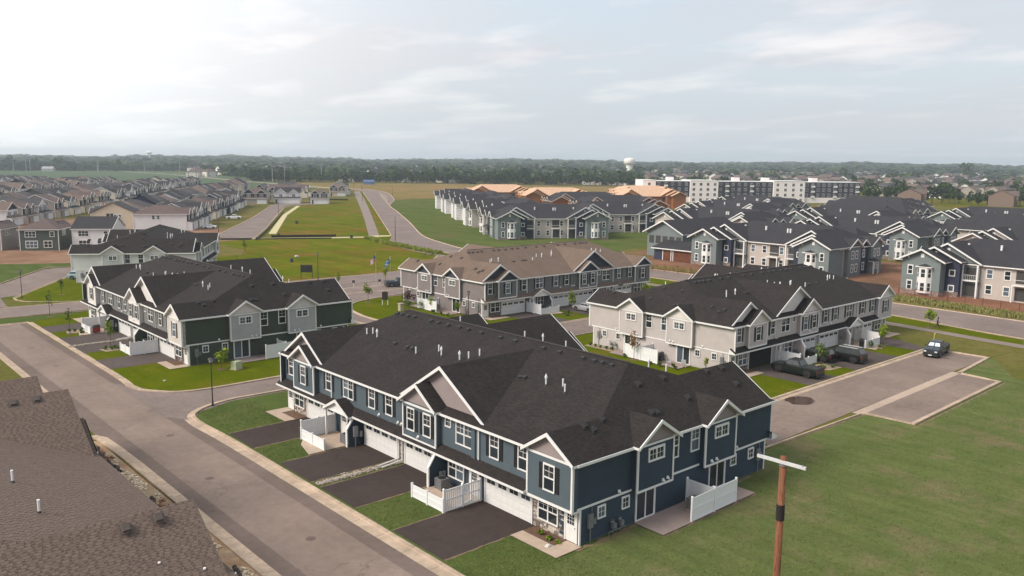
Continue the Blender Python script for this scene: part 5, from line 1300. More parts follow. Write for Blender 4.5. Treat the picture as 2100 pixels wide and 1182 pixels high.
    house('white house with one broad gable, middle of the three closing the street', (217, 428, 0), R(-31), 13.5, 13, 'side', HW2, HR3, HW2, lite=True)
    house('small white house with black gable at the meadow corner, right of three', (229, 414.5, 0), R(-31), 9.5, 12, 'hip', HW2, HR1, HG, lite=True)
    for i, (a, b, cc) in enumerate([(262, 500, 0), (285, 492, 4), (300, 515, 2), (245, 515, 7), (270, 530, 3), (232, 470, 5), (250, 482, 0)]):
        copy_tree(proto[cc], (a, b, 0), R(-31 if i % 2 else 59), ['taupe roofed house behind the white broad-gabled one', 'light brown roofed house nearest the dry field', 'grey house with steep dark gables before the crop field', 'flat looking grey house behind the brown double-gabled one', 'pale gabled house at the back of the closing group', 'stone coloured house just behind the brown double-gabled one', 'cream house squeezed between the closing group and the back row'][i])

    # flats: four storeys, white and charcoal blocks in one line
    A0 = np.array([399.6, 331.3]); A1 = np.array([512, 251.0]); LN = np.hypot(*(A1 - A0)); ud = (A1 - A0) / LN; rotA = math.atan2(ud[1], ud[0])
    WBL = mat('white_panel', S(236, 228, 224), .7, .03, .3); DBL = mat('charcoal_panel', S(50, 49, 62), .7, .05, .3); BBL = mat('brown_panel', S(96, 82, 84), .7, .05, .3)
    tA = thing('apartment_block', 'long four-storey block of flats in white and charcoal stretches on the horizon', 'apartment block', (float(A0[0]), float(A0[1]), 0), rotA)
    sg = [(0, 8, WBL, 0), (8, 29.5, DBL, 1.2), (29.5, 47, WBL, 0), (47, 82, DBL, 1.2), (82, 102, WBL, 0), (102, 138, DBL, 1.2)]
    wmA = shared('awin', lambda: win_mesh(1.5, 1.6, False, 2, .09, sash=False)); pmA = shared('apane', lambda: pane_mesh(1.5, 1.6))
    for (a, b, m, off) in sg:
        q = MB(); q.box(a, b, off, 18, -.05, 13.1 if m is WBL else 12.6); wl = obj('wall', q, [m], tA)
        q = MB(); q.box(a - .1, b + .1, off - .15, 18, 13.1 if m is WBL else 12.6, 13.45 if m is WBL else 12.9); obj('parapet', q, [WHITE], wl)
        if m is DBL: q = MB(); q.box(a, b, off - .05, off, -.05, 3.3); obj('ground_band', q, [WBL], wl)
        n = int((b - a) / (4.3 if m is WBL else 3.6))
        for f in range(4):
            for k in range(n):
                xx = a + (b - a) * (k + .5) / n
                if f < 1 and m is DBL: continue
                o = mobj('window', wmA, tA, (xx, off, .9 + 3.1 * f)); mobj('pane', pmA, o)
                if m is DBL and k % 4 == 1:
                    mobj('balcony', shared('abalc', lambda: (lambda q: (q.box(-1.2, 1.2, -1.0, 0, -.7, -.5), q.box(-1.2, 1.2, -1.0, -.95, -.5, .4), q.mesh('balcony', [WHITE]))[2])(MB())), tA, (xx, off - .03, .9 + 3.1 * f))
    for xx, yy in ((18, 10), (60, 10), (110, 9), (80, 12)):
        q = MB(); q.box(xx, xx + 4, yy, yy + 4, 12.8, 15); obj('roof_plant', q, [WBL], tA)
    # water towers
    def tower(label, loc, s, flat=False):
        t = thing('water_tower', label, 'water tower', loc); WT = mat('tower_white', S(232, 228, 218), .5, .03, .1)
        prof = [(7.5, 0), (7.2, 4), (7.0, 22), (7.4, 25), (11.5, 29), (12.2, 32), (12.2, 35), (11, 38), (6, 40), (0, 40.6)] if not flat else [(2.2, 0), (2.2, 24), (3, 27), (10, 30), (12, 33), (10, 36), (5, 38), (0, 38.5)]
        q = MB(); n = 20
        for i in range(len(prof) - 1):
            for k in range(n):
                a, b = 2 * PI * k / n, 2 * PI * (k + 1) / n; (r0, z0), (r1, z1) = prof[i], prof[i + 1]; P = [(r0 * s * math.cos(a), r0 * s * math.sin(a), z0 * s), (r0 * s * math.cos(b), r0 * s * math.sin(b), z0 * s), (r1 * s * math.cos(b), r1 * s * math.sin(b), z1 * s), (r1 * s * math.cos(a), r1 * s * math.sin(a), z1 * s)]
                q.face(P if r1 > 0 else P[:3], 0)
        cut = 0
        obj('tank', q, [WT], t, smooth=True)
    tower('squat white water tower rising from the woods above the flats', (1010, 865, 0), .72)
    tower('tiny white water tower on the skyline at the upper left', (*[2900 * f(HEAD - math.atan((312 - 1050) / 1737.3)) for f in (math.cos, math.sin)], 8), .8, True)
    # far farm buildings on the left, blue shed in the centre
    q = MB(); q.box(-5, 5, -3.5, 3.5, 0, 2.8); q.prism([(-3.5, 2.8), (3.5, 2.8), (0, 4.4)], 'x', -5, 5)
    tag(obj('shed', q, [mat('shed_blue', S(72, 98, 136), .7)], None, (433, 690, 0), (0, 0, R(-35))), 'small bright blue shed at the edge of the woods beyond the dry field', 'shed')
    for i, (x, y, w, l_) in enumerate([(*[1470 * f(HEAD - math.atan((105 - 1050) / 1737.3)) for f in (math.cos, math.sin)], 16, 'long pale barn before the woods at the far left, beyond the crop field')]):
        q = MB(); q.box(-w / 2, w / 2, -6, 6, 0, 4); q.prism([(-6, 4), (6, 4), (0, 7)], 'x', -w / 2, w / 2); tag(obj('barn', q, [HW3], None, (x, y, 0), (0, 0, R(-30))), l_, 'barn')
# ================================================================ plants
def crown_arr(seed, n, rx, rz, zc, leaf, lumps=7, flat=0.0):
    """leaf faces gathered in clumps through an uneven crown; returns quads (n,4,3) and tones"""
    g = np.random.default_rng(seed)
    cen = g.normal(size=(lumps, 3)); cen /= np.linalg.norm(cen, axis=1)[:, None]; cen *= g.uniform(.25, .72, (lumps, 1)); cen[:, 2] *= .9
    k = g.integers(0, lumps, n); lr = g.uniform(.28, .5, lumps)
    d = g.normal(size=(n, 3)); d /= np.linalg.norm(d, axis=1)[:, None]
    p = cen[k] + d * (lr[k] * g.uniform(.55, 1.0, n) ** .5)[:, None]
    nrm = d + g.normal(scale=.55, size=(n, 3)); nrm /= np.linalg.norm(nrm, axis=1)[:, None]
    a = np.cross(nrm, g.normal(size=(n, 3))); a /= np.linalg.norm(a, axis=1)[:, None]; b = np.cross(nrm, a)
    s = leaf * g.uniform(.55, 1.25, (n, 1))
    P = p * np.array([rx, rx, rz]) + np.array([0, 0, zc])
    q = np.stack([P - a * s, P - b * s * .75, P + a * s, P + b * s * .75], 1)
    tone = np.clip(.5 + .25 * g.normal(size=lumps)[k] + .12 * g.normal(size=n), 0, 1)
    return q, tone
def arr_mesh(name, q, tone, mats, midx=None, extra=None):
    n = len(q); me = bpy.data.meshes.new(name)
    me.vertices.add(n * 4); me.vertices.foreach_set('co', q.reshape(-1).astype(np.float32))
    me.loops.add(n * 4); me.loops.foreach_set('vertex_index', np.arange(n * 4, dtype=np.int32))
    me.polygons.add(n); me.polygons.foreach_set('loop_start', np.arange(0, n * 4, 4, dtype=np.int32))
    try: me.polygons.foreach_set('loop_total', np.full(n, 4, np.int32))
    except Exception: pass
    for m in mats: me.materials.append(m)
    if midx is not None: me.polygons.foreach_set('material_index', np.asarray(midx, np.int32))
    at = me.attributes.new('tone', 'FLOAT', 'FACE'); at.data.foreach_set('value', tone.astype(np.float32))
    me.update(calc_edges=True); me.validate(); return me
def tube_quads(p, q, r0, r1, n=6):
    mb = MB(); mb.tube(p, q, r0, r1, n, 0, False); v = np.array(mb.v); return [v[list(f)] for f in mb.f]
LEAFD = leaf_mat('far_leaves', (.012, .026, .010), (.058, .088, .026))
LEAFY = leaf_mat('young_leaves', (.10, .16, .015), (.24, .30, .03))
LEAFG = leaf_mat('shrub_leaves', (.05, .09, .02), (.12, .17, .04))
LEAFR = leaf_mat('dry_leaves', (.20, .11, .05), (.38, .24, .12))
LEAFP = leaf_mat('plum_leaves', (.07, .035, .03), (.16, .08, .06))
def far_tree_mesh(seed, conifer=False):
    g = random.Random(seed); R_ = g.uniform(4.2, 6.0); H_ = g.uniform(9.5, 14)
    q, t = crown_arr(seed, 170, R_, H_ * .46, H_ * .54, 1.15, 9)
    if conifer:
        n = 150; gg = np.random.default_rng(seed); z = gg.uniform(.06, 1, n) ** 1.2; r = (1 - z) * 3.0 + .2; th = gg.uniform(0, 2 * PI, n)
        P = np.stack([r * np.cos(th), r * np.sin(th), z * 11], 1); a = gg.normal(size=(n, 3)); a /= np.linalg.norm(a, axis=1)[:, None]; b = np.cross(a, gg.normal(size=(n, 3))); b /= np.linalg.norm(b, axis=1)[:, None]
        q = np.stack([P - a * .9, P - b * .7, P + a * .9, P + b * .7], 1); t = gg.uniform(0, .35, n)
    tq = np.array(tube_quads((0, 0, 0), (0, 0, H_ * .5), .35, .2, 5))
    Q = np.concatenate([q, tq]); T = np.concatenate([t, np.full(len(tq), .5)])
    return arr_mesh('tree', Q, T, [LEAFD, BARK], [0] * len(q) + [1] * len(tq))
def hill(x, y):
    d = math.hypot(x, y); b = math.degrees(math.atan2(x * math.sin(HEAD) - y * math.cos(HEAD), x * math.cos(HEAD) + y * math.sin(HEAD)))
    h = max(0, min(1, (d - 1500) / 2400)); h = h * h * (3 - 2 * h)
    return h * (11.5 + 4.0 * math.sin(b * .31 + 1.0) + 1.6 * math.sin(b * 1.1 + 2))
def pol(xpx, d):
    a = HEAD - math.atan((xpx - 1050) / 1737.3); return d * math.cos(a), d * math.sin(a)
def d0(x):
    if x < 400: return 1470
    if x < 520: return 1470 - (x - 400) / 120 * 590
    if x < 1310: return 880 - (x - 520) / 790 * 60
    return 640
if 'woods' not in SKIP:
    # hills
    mb = MB(); ang = np.linspace(-48, 48, 97); ds = [1450, 1700, 2000, 2400, 2800, 3300, 3900, 4600, 5600]
    def hp(i, j): a = HEAD - R(ang[i]); x, y = ds[j] * math.cos(a), ds[j] * math.sin(a); return (x, y, hill(x, y) - (.3 if j == 0 else 0))
    for i in range(96):
        for j in range(len(ds) - 1): mb.face([hp(i, j), hp(i, j + 1), hp(i + 1, j + 1), hp(i + 1, j)])
    obj('hills', mb, mat('hill_ground', S(72, 84, 56), .95, .1, .01), kind='structure')
    g = random.Random(11); tm = [far_tree_mesh(s) for s in range(7)]; cm = [far_tree_mesh(s, True) for s in (50, 51)]
    spots = []
    # trees one can tell apart: near edge of the woods
    x = -60.0
    while x < 1320:
        d = d0(x) + g.uniform(0, 38); spots.append((pol(x, d), 'edge' if x > 560 else 'crop')); x += g.uniform(5.0, 11) * 1737.3 / d / 1.5 * (.75 if x > 520 else 1.5)
    x = 1325.0
    while x < 2180:
        d = g.choice([655, 690, 760, 820, 900]) + g.uniform(-25, 25)
        spots.append((pol(x, d), 'sub')); x += g.uniform(4, 13)
    for x_, d_ in ((1778, 585), (1785, 600), (1852, 640), (1822, 640), (1905, 600), (1925, 605), (1940, 600), (1960, 610), (1985, 590), (2000, 600), (2018, 590), (2070, 600), (2085, 605), (2098, 600), (1812, 625), (1835, 622), (2040, 640), (1890, 655)): spots.append((pol(x_, d_), 'sub'))
    spots = spots[:296]
    lab = {'edge': ('broad green tree standing along the front edge of the woods', 'trees along the edge of the woods'), 'crop': ('dark tree on the far side of the crop field', 'trees beyond the crop field'), 'sub': ('round garden tree between the distant houses on the right', 'trees among the distant houses')}
    for i, ((x, y), k) in enumerate(spots):
        con = k == 'edge' and g.random() < .12; s = g.uniform(.75, 1.2) * (.85 if k == 'sub' else 1.0 if k == 'crop' else 1)
        o = mobj('tree', g.choice(cm if con else tm), None, (x, y, -.1), (0, 0, g.uniform(0, 6.28)), (s, s, s * g.uniform(.9, 1.1)))
        xp = 1050 - 1737.3 * math.tan(math.atan2(y, x) - HEAD)
        pl = [q_ for q_ in ((60, 'at the far left edge'), (140, 'by the pale barn'), (210, 'right of the pale barn'), (290, 'left of the thin water tower'), (360, 'below the thin water tower'), (430, 'where the gravel road curves in'), (520, 'above the garage row of the lined street'), (600, 'behind the three houses closing the street'), (680, 'left of the blue shed'), (760, 'just right of the blue shed'), (860, 'above the bend of the far road'), (960, 'behind the wrapped villas'), (1060, 'behind the leftmost plywood roof'), (1160, 'behind the middle plywood roofs'), (1250, 'left of the white water tower'), (1330, 'right of the white water tower'), (1500, 'over the left part of the flats'), (1770, 'over the right part of the flats'), (1860, 'just right of the flats'), (1960, 'by the brick coloured house'), (2030, 'between the two brick houses'), (9999, 'at the far right edge')) if xp < q_[0]][0][1]
        lab = {'edge': (f'broad green tree on the woods edge {pl}', 'trees along the edge of the woods'), 'crop': (f'dark tree beyond the crop field {pl}', 'trees beyond the crop field'), 'sub': (f'round garden tree among distant houses {pl}', 'trees among the distant houses')}
        tag(o, lab[k][0] if not con else f'dark pointed conifer on the woods edge {pl}', 'tree', lab[k][1])
    big = mobj('tree', tm[2], None, (*pol(1968, 1500), 2), (0, 0, 1), (2.0, 2.0, 2.0)); tag(big, 'great round tree breaking the skyline at the far right', 'tree')
    for j, (xx, dd, s) in enumerate(((25, 1500, 1.9), (80, 1530, 1.7), (125, 1520, 1.6))):
        o = mobj('tree', tm[j], None, (*pol(xx, dd), 0), (0, 0, j), (s, s, s)); tag(o, ['tallest dark tree on the skyline at the far left edge', 'second tall skyline tree from the left edge', 'third tall skyline tree from the left edge'][j], 'tree')
    # far houses
    RM = [HR1, HR2, HR3, HR4] if 'houses' not in SKIP else [DARK] * 4
    WM = [mat('far_wall_a', S(205, 198, 188), .8), mat('far_wall_b', S(150, 142, 134), .8), mat('far_wall_c', S(222, 220, 216), .8), mat('far_wall_d', S(134, 112, 100, .85), .8)]
    def fh(wi, ri, hipd):
        q = MB(); w, d, h = 15, 11, 5.4; q.box(-w / 2, w / 2, -d / 2, d / 2, 0, h)
        z = h + 3.0
        if hipd:
            m = d / 2 + .4
            A = [(-w / 2 - .4, -m, h), (w / 2 + .4, -m, h), (w / 2 + .4, m, h), (-w / 2 - .4, m, h)]; r0, r1 = (-w / 2 + m, 0, z), (w / 2 - m, 0, z)
            q.face([A[0], A[1], r1, r0], 1); q.face([A[1], A[2], r1], 1); q.face([A[2], A[3], r0, r1], 1); q.face([A[3], A[0], r0], 1)
        else:
            q.prism([(-d / 2 - .3, h), (d / 2 + .3, h), (0, z)], 'x', -w / 2, w / 2, 0); 
            for s in (-1, 1): q.face([(-w / 2 - .3, s * (d / 2 + .5), h - .1), (w / 2 + .3, s * (d / 2 + .5), h - .1), (w / 2 + .3, 0, z + .12), (-w / 2 - .3, 0, z + .12)], 1)
        q.prism([(-3, h), (3, h), (0, z - .5)], 'y', -d / 2 - 2, -d / 2 + 2, 0); q.box(-3, 3, -d / 2 - 2, -d / 2, 0, h)
        q.face([(-3.4, -d / 2 - 2.3, h), (0, -d / 2 - 2.3, z - .35), (0, 0, z - .35), (-3.4, 0, h)], 1); q.face([(3.4, -d / 2 - 2.3, h), (0, -d / 2 - 2.3, z - .35), (0, 0, z - .35), (3.4, 0, h)], 1)
        for sy in (-d / 2 - .03, d / 2 + .03):
            for xx in (-5.5, 4.5):
                for zz in (.9, 3.4): q.face([(xx - .6, sy, zz), (xx + .6, sy, zz), (xx + .6, sy, zz + 1.3), (xx - .6, sy, zz + 1.3)], 2)
        return q.mesh('distant_house', [WM[wi], RM[ri], GLASS])
    fm = [(fh(a, b, h_), n) for a, b, h_, n in ((0, 0, True, 'cream walled taupe roofed'), (1, 1, True, 'stone walled grey roofed'), (2, 2, False, 'white walled dark roofed'), (3, 0, False, 'brick red walled'), (1, 3, False, 'brown roofed stone walled'), (0, 1, True, 'cream walled grey roofed'))]
    hs = []
    for x_, y_ in ((1340, 655), (1375, 690)): pass
    x = 1320.0
    for band, (da, db, step) in enumerate(((700, 760, 34), (820, 880, 24), (950, 1030, 19), (1120, 1220, 16), (1350, 1480, 13), (1650, 1850, 12), (2050, 2250, 12))):
        x = 1180.0 if band > 1 else 1500
        if band == 0: x = 1800
        while x < 2140:
            hs.append((x + g.uniform(-6, 6), g.uniform(da, db), 'right%d' % band)); x += g.uniform(step * .7, step * 1.6) * (1 if x > 1750 else 1.5)
    for x_, d_ in ((707, 915), (735, 905), (748, 930), (838, 900), (852, 915), (828, 930), (912, 900), (928, 895), (950, 905), (945, 930), (1165, 900), (1205, 880), (1225, 875), (1245, 880), (1268, 885), (1290, 870), (1305, 875)): hs.append((x_, d_, 'mid'))
    for k in range(90): hs.append((g.uniform(380, 1300), g.uniform(1000, 2400), 'wood'))
    wn = {'rightx': ('house in the distant suburb at the right', 'houses in the distant suburb'), 'mid': ('house at the front edge of the woods', 'houses at the edge of the woods'), 'wood': ('house half hidden among the far woods', 'houses among the far woods')}
    bandn = ['nearest far row', 'second far row', 'third far row', 'fourth far row', 'fifth far row', 'sixth far row', 'last far row']
    for x_, d_, k in hs:
        if k.startswith('right'):
            pl = [q_ for q_ in ((1330, 'by the white water tower'), (1450, 'over the left flats'), (1580, 'over the middle flats'), (1690, 'over the right white flats'), (1790, 'by the right end of the flats'), (1850, 'left of the left brick house'), (1910, 'above the left brick house'), (1960, 'right of the left brick house'), (2010, 'below the great round tree'), (2060, 'above the right brick house'), (9999, 'at the far right edge')) if x_ < q_[0]][0][1]
            wn[k] = (f'house {pl}, {bandn[int(k[5])]}', 'houses in the distant suburb')
        me, n_ = g.choice(fm + fm[:3] + fm[4:] if k != 'wood' else fm[2:3] + fm[:1]); px, py = pol(x_, d_)
        o = mobj('distant_house', me, None, (px, py, hill(px, py)), (0, 0, g.choice([0, .5, 1.2, 1.57, 2.4, 3.1]) + g.uniform(-.2, .2))); s = g.uniform(.85, 1.15); o.scale = (s, s, s * (1.25 if k == 'wood' else 1)); tag(o, f'{n_} {wn[k][0]}', 'house', wn[k][1])
    # the two houses that stand out at the right field edge
    for (x_, d_, me, lb) in ((1860, 585, fm[3][0], 'brick coloured house nearest the right hand field, left one'), (2045, 590, fm[3][0], 'tan and brick house nearest the right hand field, right one')):
        o = mobj('distant_house', me, None, (*pol(x_, d_), 0), (0, 0, R(20)), (1.2, 1.2, 1.15)); tag(o, lb, 'house', 'houses in the distant suburb')
    # the woods behind: one mass
    base = [crown_arr(100 + s, 44, 1, 1, 0, .30, 6) for s in range(8)]
    Qs, Ts = [], []; gn = np.random.default_rng(3); d = 700.0
    while d < 4600:
        cell = max(10.0, d * .0135); nx = int(2.0 * math.tan(R(34)) * 1737 / (cell * 1737 / d)) + 2
        for k in range(nx):
            xp = -90 + 2280 * (k + gn.uniform(0, 1)) / nx; dd = d + gn.uniform(0, cell)
            if dd < d0(xp) + 25: continue
            if xp > 1310:
                if dd < 1150 and gn.random() < .92: continue
                if dd < 1900 and gn.random() < .82: continue
                if dd < 2500 and gn.random() < .55: continue
            elif dd < 1150 and gn.random() < .45: continue
            x, y = pol(xp, dd); sz = cell * .72 * gn.uniform(.8, 1.25) ; hh = gn.uniform(3.6, 6.6) * (1.0 if dd < 1900 else 1.15) * (1.45 if gn.random() < .10 else 1)
            sz = max(sz, 5.5); q, t = base[gn.integers(0, 8)]; a = gn.uniform(0, 6.28); c_, s_ = math.cos(a), math.sin(a)
            r = q.copy(); xx = r[..., 0] * c_ - r[..., 1] * s_; yy = r[..., 0] * s_ + r[..., 1] * c_
            r = np.stack([xx * sz + x, yy * sz + y, r[..., 2] * hh + hh * .95 + hill(x, y)], -1); Qs.append(r); Ts.append(np.clip(t * .8 + gn.normal() * .34 + .06, 0, 1))
        d += cell * .85
    me = arr_mesh('woods', np.concatenate(Qs), np.concatenate(Ts), [LEAFD]); mobj('woods', me, kind='stuff')
    print('woods clumps', len(Qs))
# ---------------------------------------------------------------- saplings and shrubs near by
def sapling(label, x, y, h, r, m=LEAFY, seed=0, n=260, leaf=.13, lean=0.0, group='young street trees'):
    t = thing('young_tree', label, 'tree', (x, y, 0), seed * 1.3, group)
    q = MB(); q.tube((0, 0, 0), (lean, 0, h * .9), .045, .015, 6)
    g = random.Random(seed)
    for k in range(9):
        z = h * (.35 + .06 * k); a = g.uniform(0, 6.28); rr = r * g.uniform(.5, .9); q.tube((lean * z / h, 0, z), (lean * z / h + rr * math.cos(a), rr * math.sin(a), z + rr * .9), .02, .006, 4)
    obj('trunk', q, [BARK], t)
    Q, T = crown_arr(seed + 300, n, r, h * .36, h * .64, leaf, 9); obj_ = mobj('crown', arr_mesh('crown', Q, T, [m]), t)
    q = MB(); q.face([(.55 * math.cos(a) * (1 + .15 * math.sin(3 * a)), .55 * math.sin(a), .03) for a in np.linspace(0, 2 * PI, 14)[:-1]]); obj('mulch_ring', q, [MULCH], t)
    return t
def shrub(label, x, y, r, h, m=LEAFG, seed=0, n=130, leaf=.10, group='small shrubs'):
    Q, T = crown_arr(seed + 500, n, r, h * .55, h * .5, leaf, 6)
    o = mobj('shrub', arr_mesh('shrub', Q, T, [m]), None, (x, y, 0), (0, 0, seed)); return tag(o, label, 'shrub', group)
sapling('bushy young tree on the lawn beside the dark green end wall', 38.8, 94.3, 2.7, 1.0, LEAFY, 1, 420, .15)
sapling('slim yellow-green young tree between the driveways of the green building', 32.6, 114.6, 3.9, .75, LEAFY, 2, 260)
sapling('thin sparse young tree by the upper driveway of the green building', 30.9, 126.8, 4.0, .6, LEAFG, 3, 90, .12)
sapling('bare thin young tree standing on the lawn above the dead-end street', 32.0, 142.2, 4.4, .65, LEAFG, 4, 80, .13)
sapling('small pale young tree on the bright corner lawn behind the street lamp', 39.0, 163.9, 3.2, .6, LEAFG, 5, 110)
sapling('young tree at the roadside between the kerb and the flag poles', 77.3, 124.0, 3.6, .85, LEAFY, 6, 300, .14)
sapling('small young tree on the verge behind the navy pickup', 92.6, 142.0, 3.4, .7, LEAFY, 7, 220)
sapling('small round young tree in the verge left of the sign board', 82.0, 142.3, 3.0, .7, LEAFY, 8, 200)
sapling('tall yellow-green young tree in front of the taupe roofed building garages', 96.2, 93.6, 4.2, .8, LEAFY, 9, 380, .14)
sapling('bright young tree rising behind the light grey roof ridge', 112.3, 91.8, 4.3, .85, LEAFY, 10, 380, .14)
sapling('brown dry leaved young tree beside the light grey end wall patio', 80.1, 66.9, 4.0, .95, LEAFR, 11, 240, .12)
sapling('very small young tree close to the light grey end wall corner', 81.6, 57.2, 2.1, .35, LEAFY, 12, 90)
sapling('young tree between the black van and the white fence', 95.0, 50.0, 3.3, .95, LEAFG, 13, 300, .13)
sapling('round young tree at the last driveway of the light grey building', 112.3, 50.6, 3.4, 1.05, LEAFY, 14, 420, .15)
sapling('yellow-green young tree on the verge by the walking person', 131.5, 52.2, 3.4, .95, LEAFY, 15, 360, .15)
sapling('faint young tree in the meadow behind the off-white building', 93.0, 208.0, 3.8, .9, LEAFG, 16, 110, .16)
sapling('plum leaved small tree at the corner of the taupe roofed building', 78.6, 113.8, 3.6, 1.3, LEAFP, 17, 330, .14)
sapling('small yellow-green bush tree at the taupe roofed building end door', 81.6, 104.6, 2.4, .7, LEAFY, 18, 220)
sapling('small slender tree beside the long white fence panel', 80.8, 110.5, 2.6, .7, LEAFY, 19, 160)
sh = random.Random(21); nsh = 0
beds = [('dark clipped shrub beside the plum tree at the taupe roofed building', [(79.6, 115.2, 1.1, 1.5), (80.4, 116.6, 1.0, 1.4), (81.2, 114.0, 1.1, 1.5), (80.6, 112.8, .9, 1.2), (79.8, 117.6, .8, 1.1)], LEAFG),
        ('small shrub in the bed along the light grey end wall', [(81.9, 72.2 + k * .95, .28, .5) for k in range(5)], LEAFG),
        ('small shrub at the foot of the white fence panel by the light grey end', [(79.9, 62.6, .4, .8), (79.8, 64.2, .35, .6), (79.9, 60.6, .45, .9), (80.2, 68.6, .35, .6)], LEAFG),
        ('low shrub in the stony bed beside the white patio fence of the green building', [(32.2, 112.9, .4, .6), (32.9, 112.6, .35, .55), (31.6, 113.3, .35, .5), (32.9, 113.4, .4, .55), (33.3, 112.3, .35, .6)], LEAFG),
        ('low shrub in the stony bed by the upper patio of the green building', [(32.6, 127.6, .4, .6), (31.8, 127.9, .35, .5), (33.0, 128.4, .4, .6), (31.2, 128.3, .3, .5), (32.2, 126.0, .35, .5)], LEAFG),
        ('small shrub in the bed by the dark truck', [(94.0, 50.4, .3, .5), (94.6, 49.4, .3, .5), (95.6, 48.8, .35, .5), (93.6, 51.3, .3, .5)], LEAFG),
        ('shrub in the bed by the last white patio fence of the light grey building', [(110.4, 51.2, .55, 1.1), (111.3, 51.8, .4, .6), (112.0, 52.4, .35, .6), (111.4, 50.4, .3, .5)], LEAFG),
        ('little plant in the bed under the stone front window of the blue building', [(36.75, 38.2, .3, .4), (36.7, 37.2, .28, .35), (36.8, 36.5, .22, .3)], LEAFY),
        ('shrub at the base of the white fence at the taupe roofed building', [(79.6, 108.2, .45, .8), (79.7, 106.4, .4, .7), (80.0, 104.9, .4, .6)], LEAFG),
        ('shrub beside the yellow-green tree at the taupe roofed garages', [(95.6, 94.6, .4, .6), (96.8, 94.8, .4, .6), (95.2, 93.6, .4, .6)], LEAFG)]
for lb, ps, m in beds:
    for (x, y, r, h) in ps: nsh += 1; shrub(lb, x, y, r, h, m, nsh, group=lb.replace('small shrub', 'shrubs').replace('low shrub', 'shrubs').replace('little plant', 'plants'))
# planting beds
for nm_, pts in (('planting_bed', [(31.3, 112.1), (34.4, 112.0), (34.0, 113.6), (31.0, 114.0)]), ('planting_bed', [(30.6, 127.2), (33.8, 126.0), (33.8, 129.0), (31.0, 129.1)]), ('planting_bed', [(92.6, 51.8), (94.2, 48.4), (96.8, 48.2), (96.6, 50.4), (94.0, 52.6)]), ('planting_bed', [(109.6, 52.4), (111.0, 49.9), (113.4, 51.0), (113.4, 53.6)]), ('planting_bed', [(81.3, 71.6), (82.9, 71.6), (82.9, 76.6), (81.3, 76.6)])):
    sheet(nm_, pts, mat('stone_mulch', S(150, 132, 110), .95, .35, 5, .4), 0.03)
# tall weeds and rough grass strips as single masses
def weeds(name, zone, n, h, m, seed, leaf=.12):
    g = np.random.default_rng(seed); P = np.array([zone(g) for _ in range(n)]); th = g.uniform(0, PI, n); hh = h * g.uniform(.3, 1.1, n); w = leaf * g.uniform(.5, 1.5, n)
    dx, dy = np.cos(th) * w, np.sin(th) * w; ln = g.normal(scale=.3, size=(n, 2)) * hh[:, None]
    z0 = np.zeros(n)
    q = np.stack([np.stack([P[:, 0] - dx, P[:, 1] - dy, z0], 1), np.stack([P[:, 0] + dx, P[:, 1] + dy, z0], 1), np.stack([P[:, 0] + dx * .4 + ln[:, 0], P[:, 1] + dy * .4 + ln[:, 1], hh], 1), np.stack([P[:, 0] - dx * .4 + ln[:, 0], P[:, 1] - dy * .4 + ln[:, 1], hh], 1)], 1)
    return mobj(name, arr_mesh(name, q, np.clip(g.normal(.5, .25, n), 0, 1), [m]), kind='stuff')
WEED = leaf_mat('weeds', (.10, .12, .03), (.30, .27, .10)); WEEDB = leaf_mat('bright_weeds', (.12, .17, .02), (.26, .28, .05))
def seg_zone(pts, wd):
    P = np.array(pts, float); L_ = np.hypot(*(P[1:] - P[:-1]).T); cum = np.concatenate([[0], np.cumsum(L_)])
    def f(g):
        s = g.uniform(0, cum[-1]); i = min(np.searchsorted(cum, s) - 1, len(L_) - 1); i = max(i, 0); t = (s - cum[i]) / L_[i]; p = P[i] * (1 - t) + P[i + 1] * t; d = (P[i + 1] - P[i]) / L_[i]; o = g.uniform(-wd, wd); return p + np.array([-d[1], d[0]]) * o
    return f
weeds('roadside_weeds', seg_zone([(152.2, 40), (154.2, 56), (155.8, 72), (156.6, 96), (155, 118), (153.6, 126)], 2.4), 16000, .55, WEED, 1)
weeds('roadside_weeds', seg_zone([(131.5, 176), (136, 209), (140, 224)], 1.2), 3500, .9, WEEDB, 2, .18)
weeds('rough_grass', seg_zone([(108, 29.5), (112, 31), (124, 34)], 1.6), 2600, .16, WEED, 3, .05)

# blades and weeds that break up the near grass
BLADE = leaf_mat('grass_blades', (.072, .092, .022), (.150, .150, .054))
def tufts(n, pick, seed, name='grass'):
    g = np.random.default_rng(seed); P = np.array([pick(g) for _ in range(n)]); a = g.uniform(0, PI, n); w = g.uniform(.015, .055, n); h = g.uniform(.015, .045, n)
    dx, dy = np.cos(a) * w, np.sin(a) * w; lx, ly = g.normal(0, .05, n), g.normal(0, .05, n); z0 = np.full(n, .005)
    q = np.stack([np.stack([P[:, 0] - dx, P[:, 1] - dy, z0], 1), np.stack([P[:, 0] + dx, P[:, 1] + dy, z0], 1), np.stack([P[:, 0] + dx * .5 + lx, P[:, 1] + dy * .5 + ly, h], 1), np.stack([P[:, 0] - dx * .5 + lx, P[:, 1] - dy * .5 + ly, h], 1)], 1)
    return mobj(name, arr_mesh(name, q, np.clip(g.normal(.5, .3, n), 0, 1), [BLADE]), kind='stuff')
def field_pick(g):
    while True:
        x, y = g.uniform(29.6, 110), g.uniform(6, 37)
        if y > 34.6 and x > 37: continue
        if 42.6 < x < 54.2 and y > 32.5: continue
        if x > 79 and y > 32: continue
        if g.random() < min(1, 45 / math.hypot(x, y) * 1.1): return (x, y)
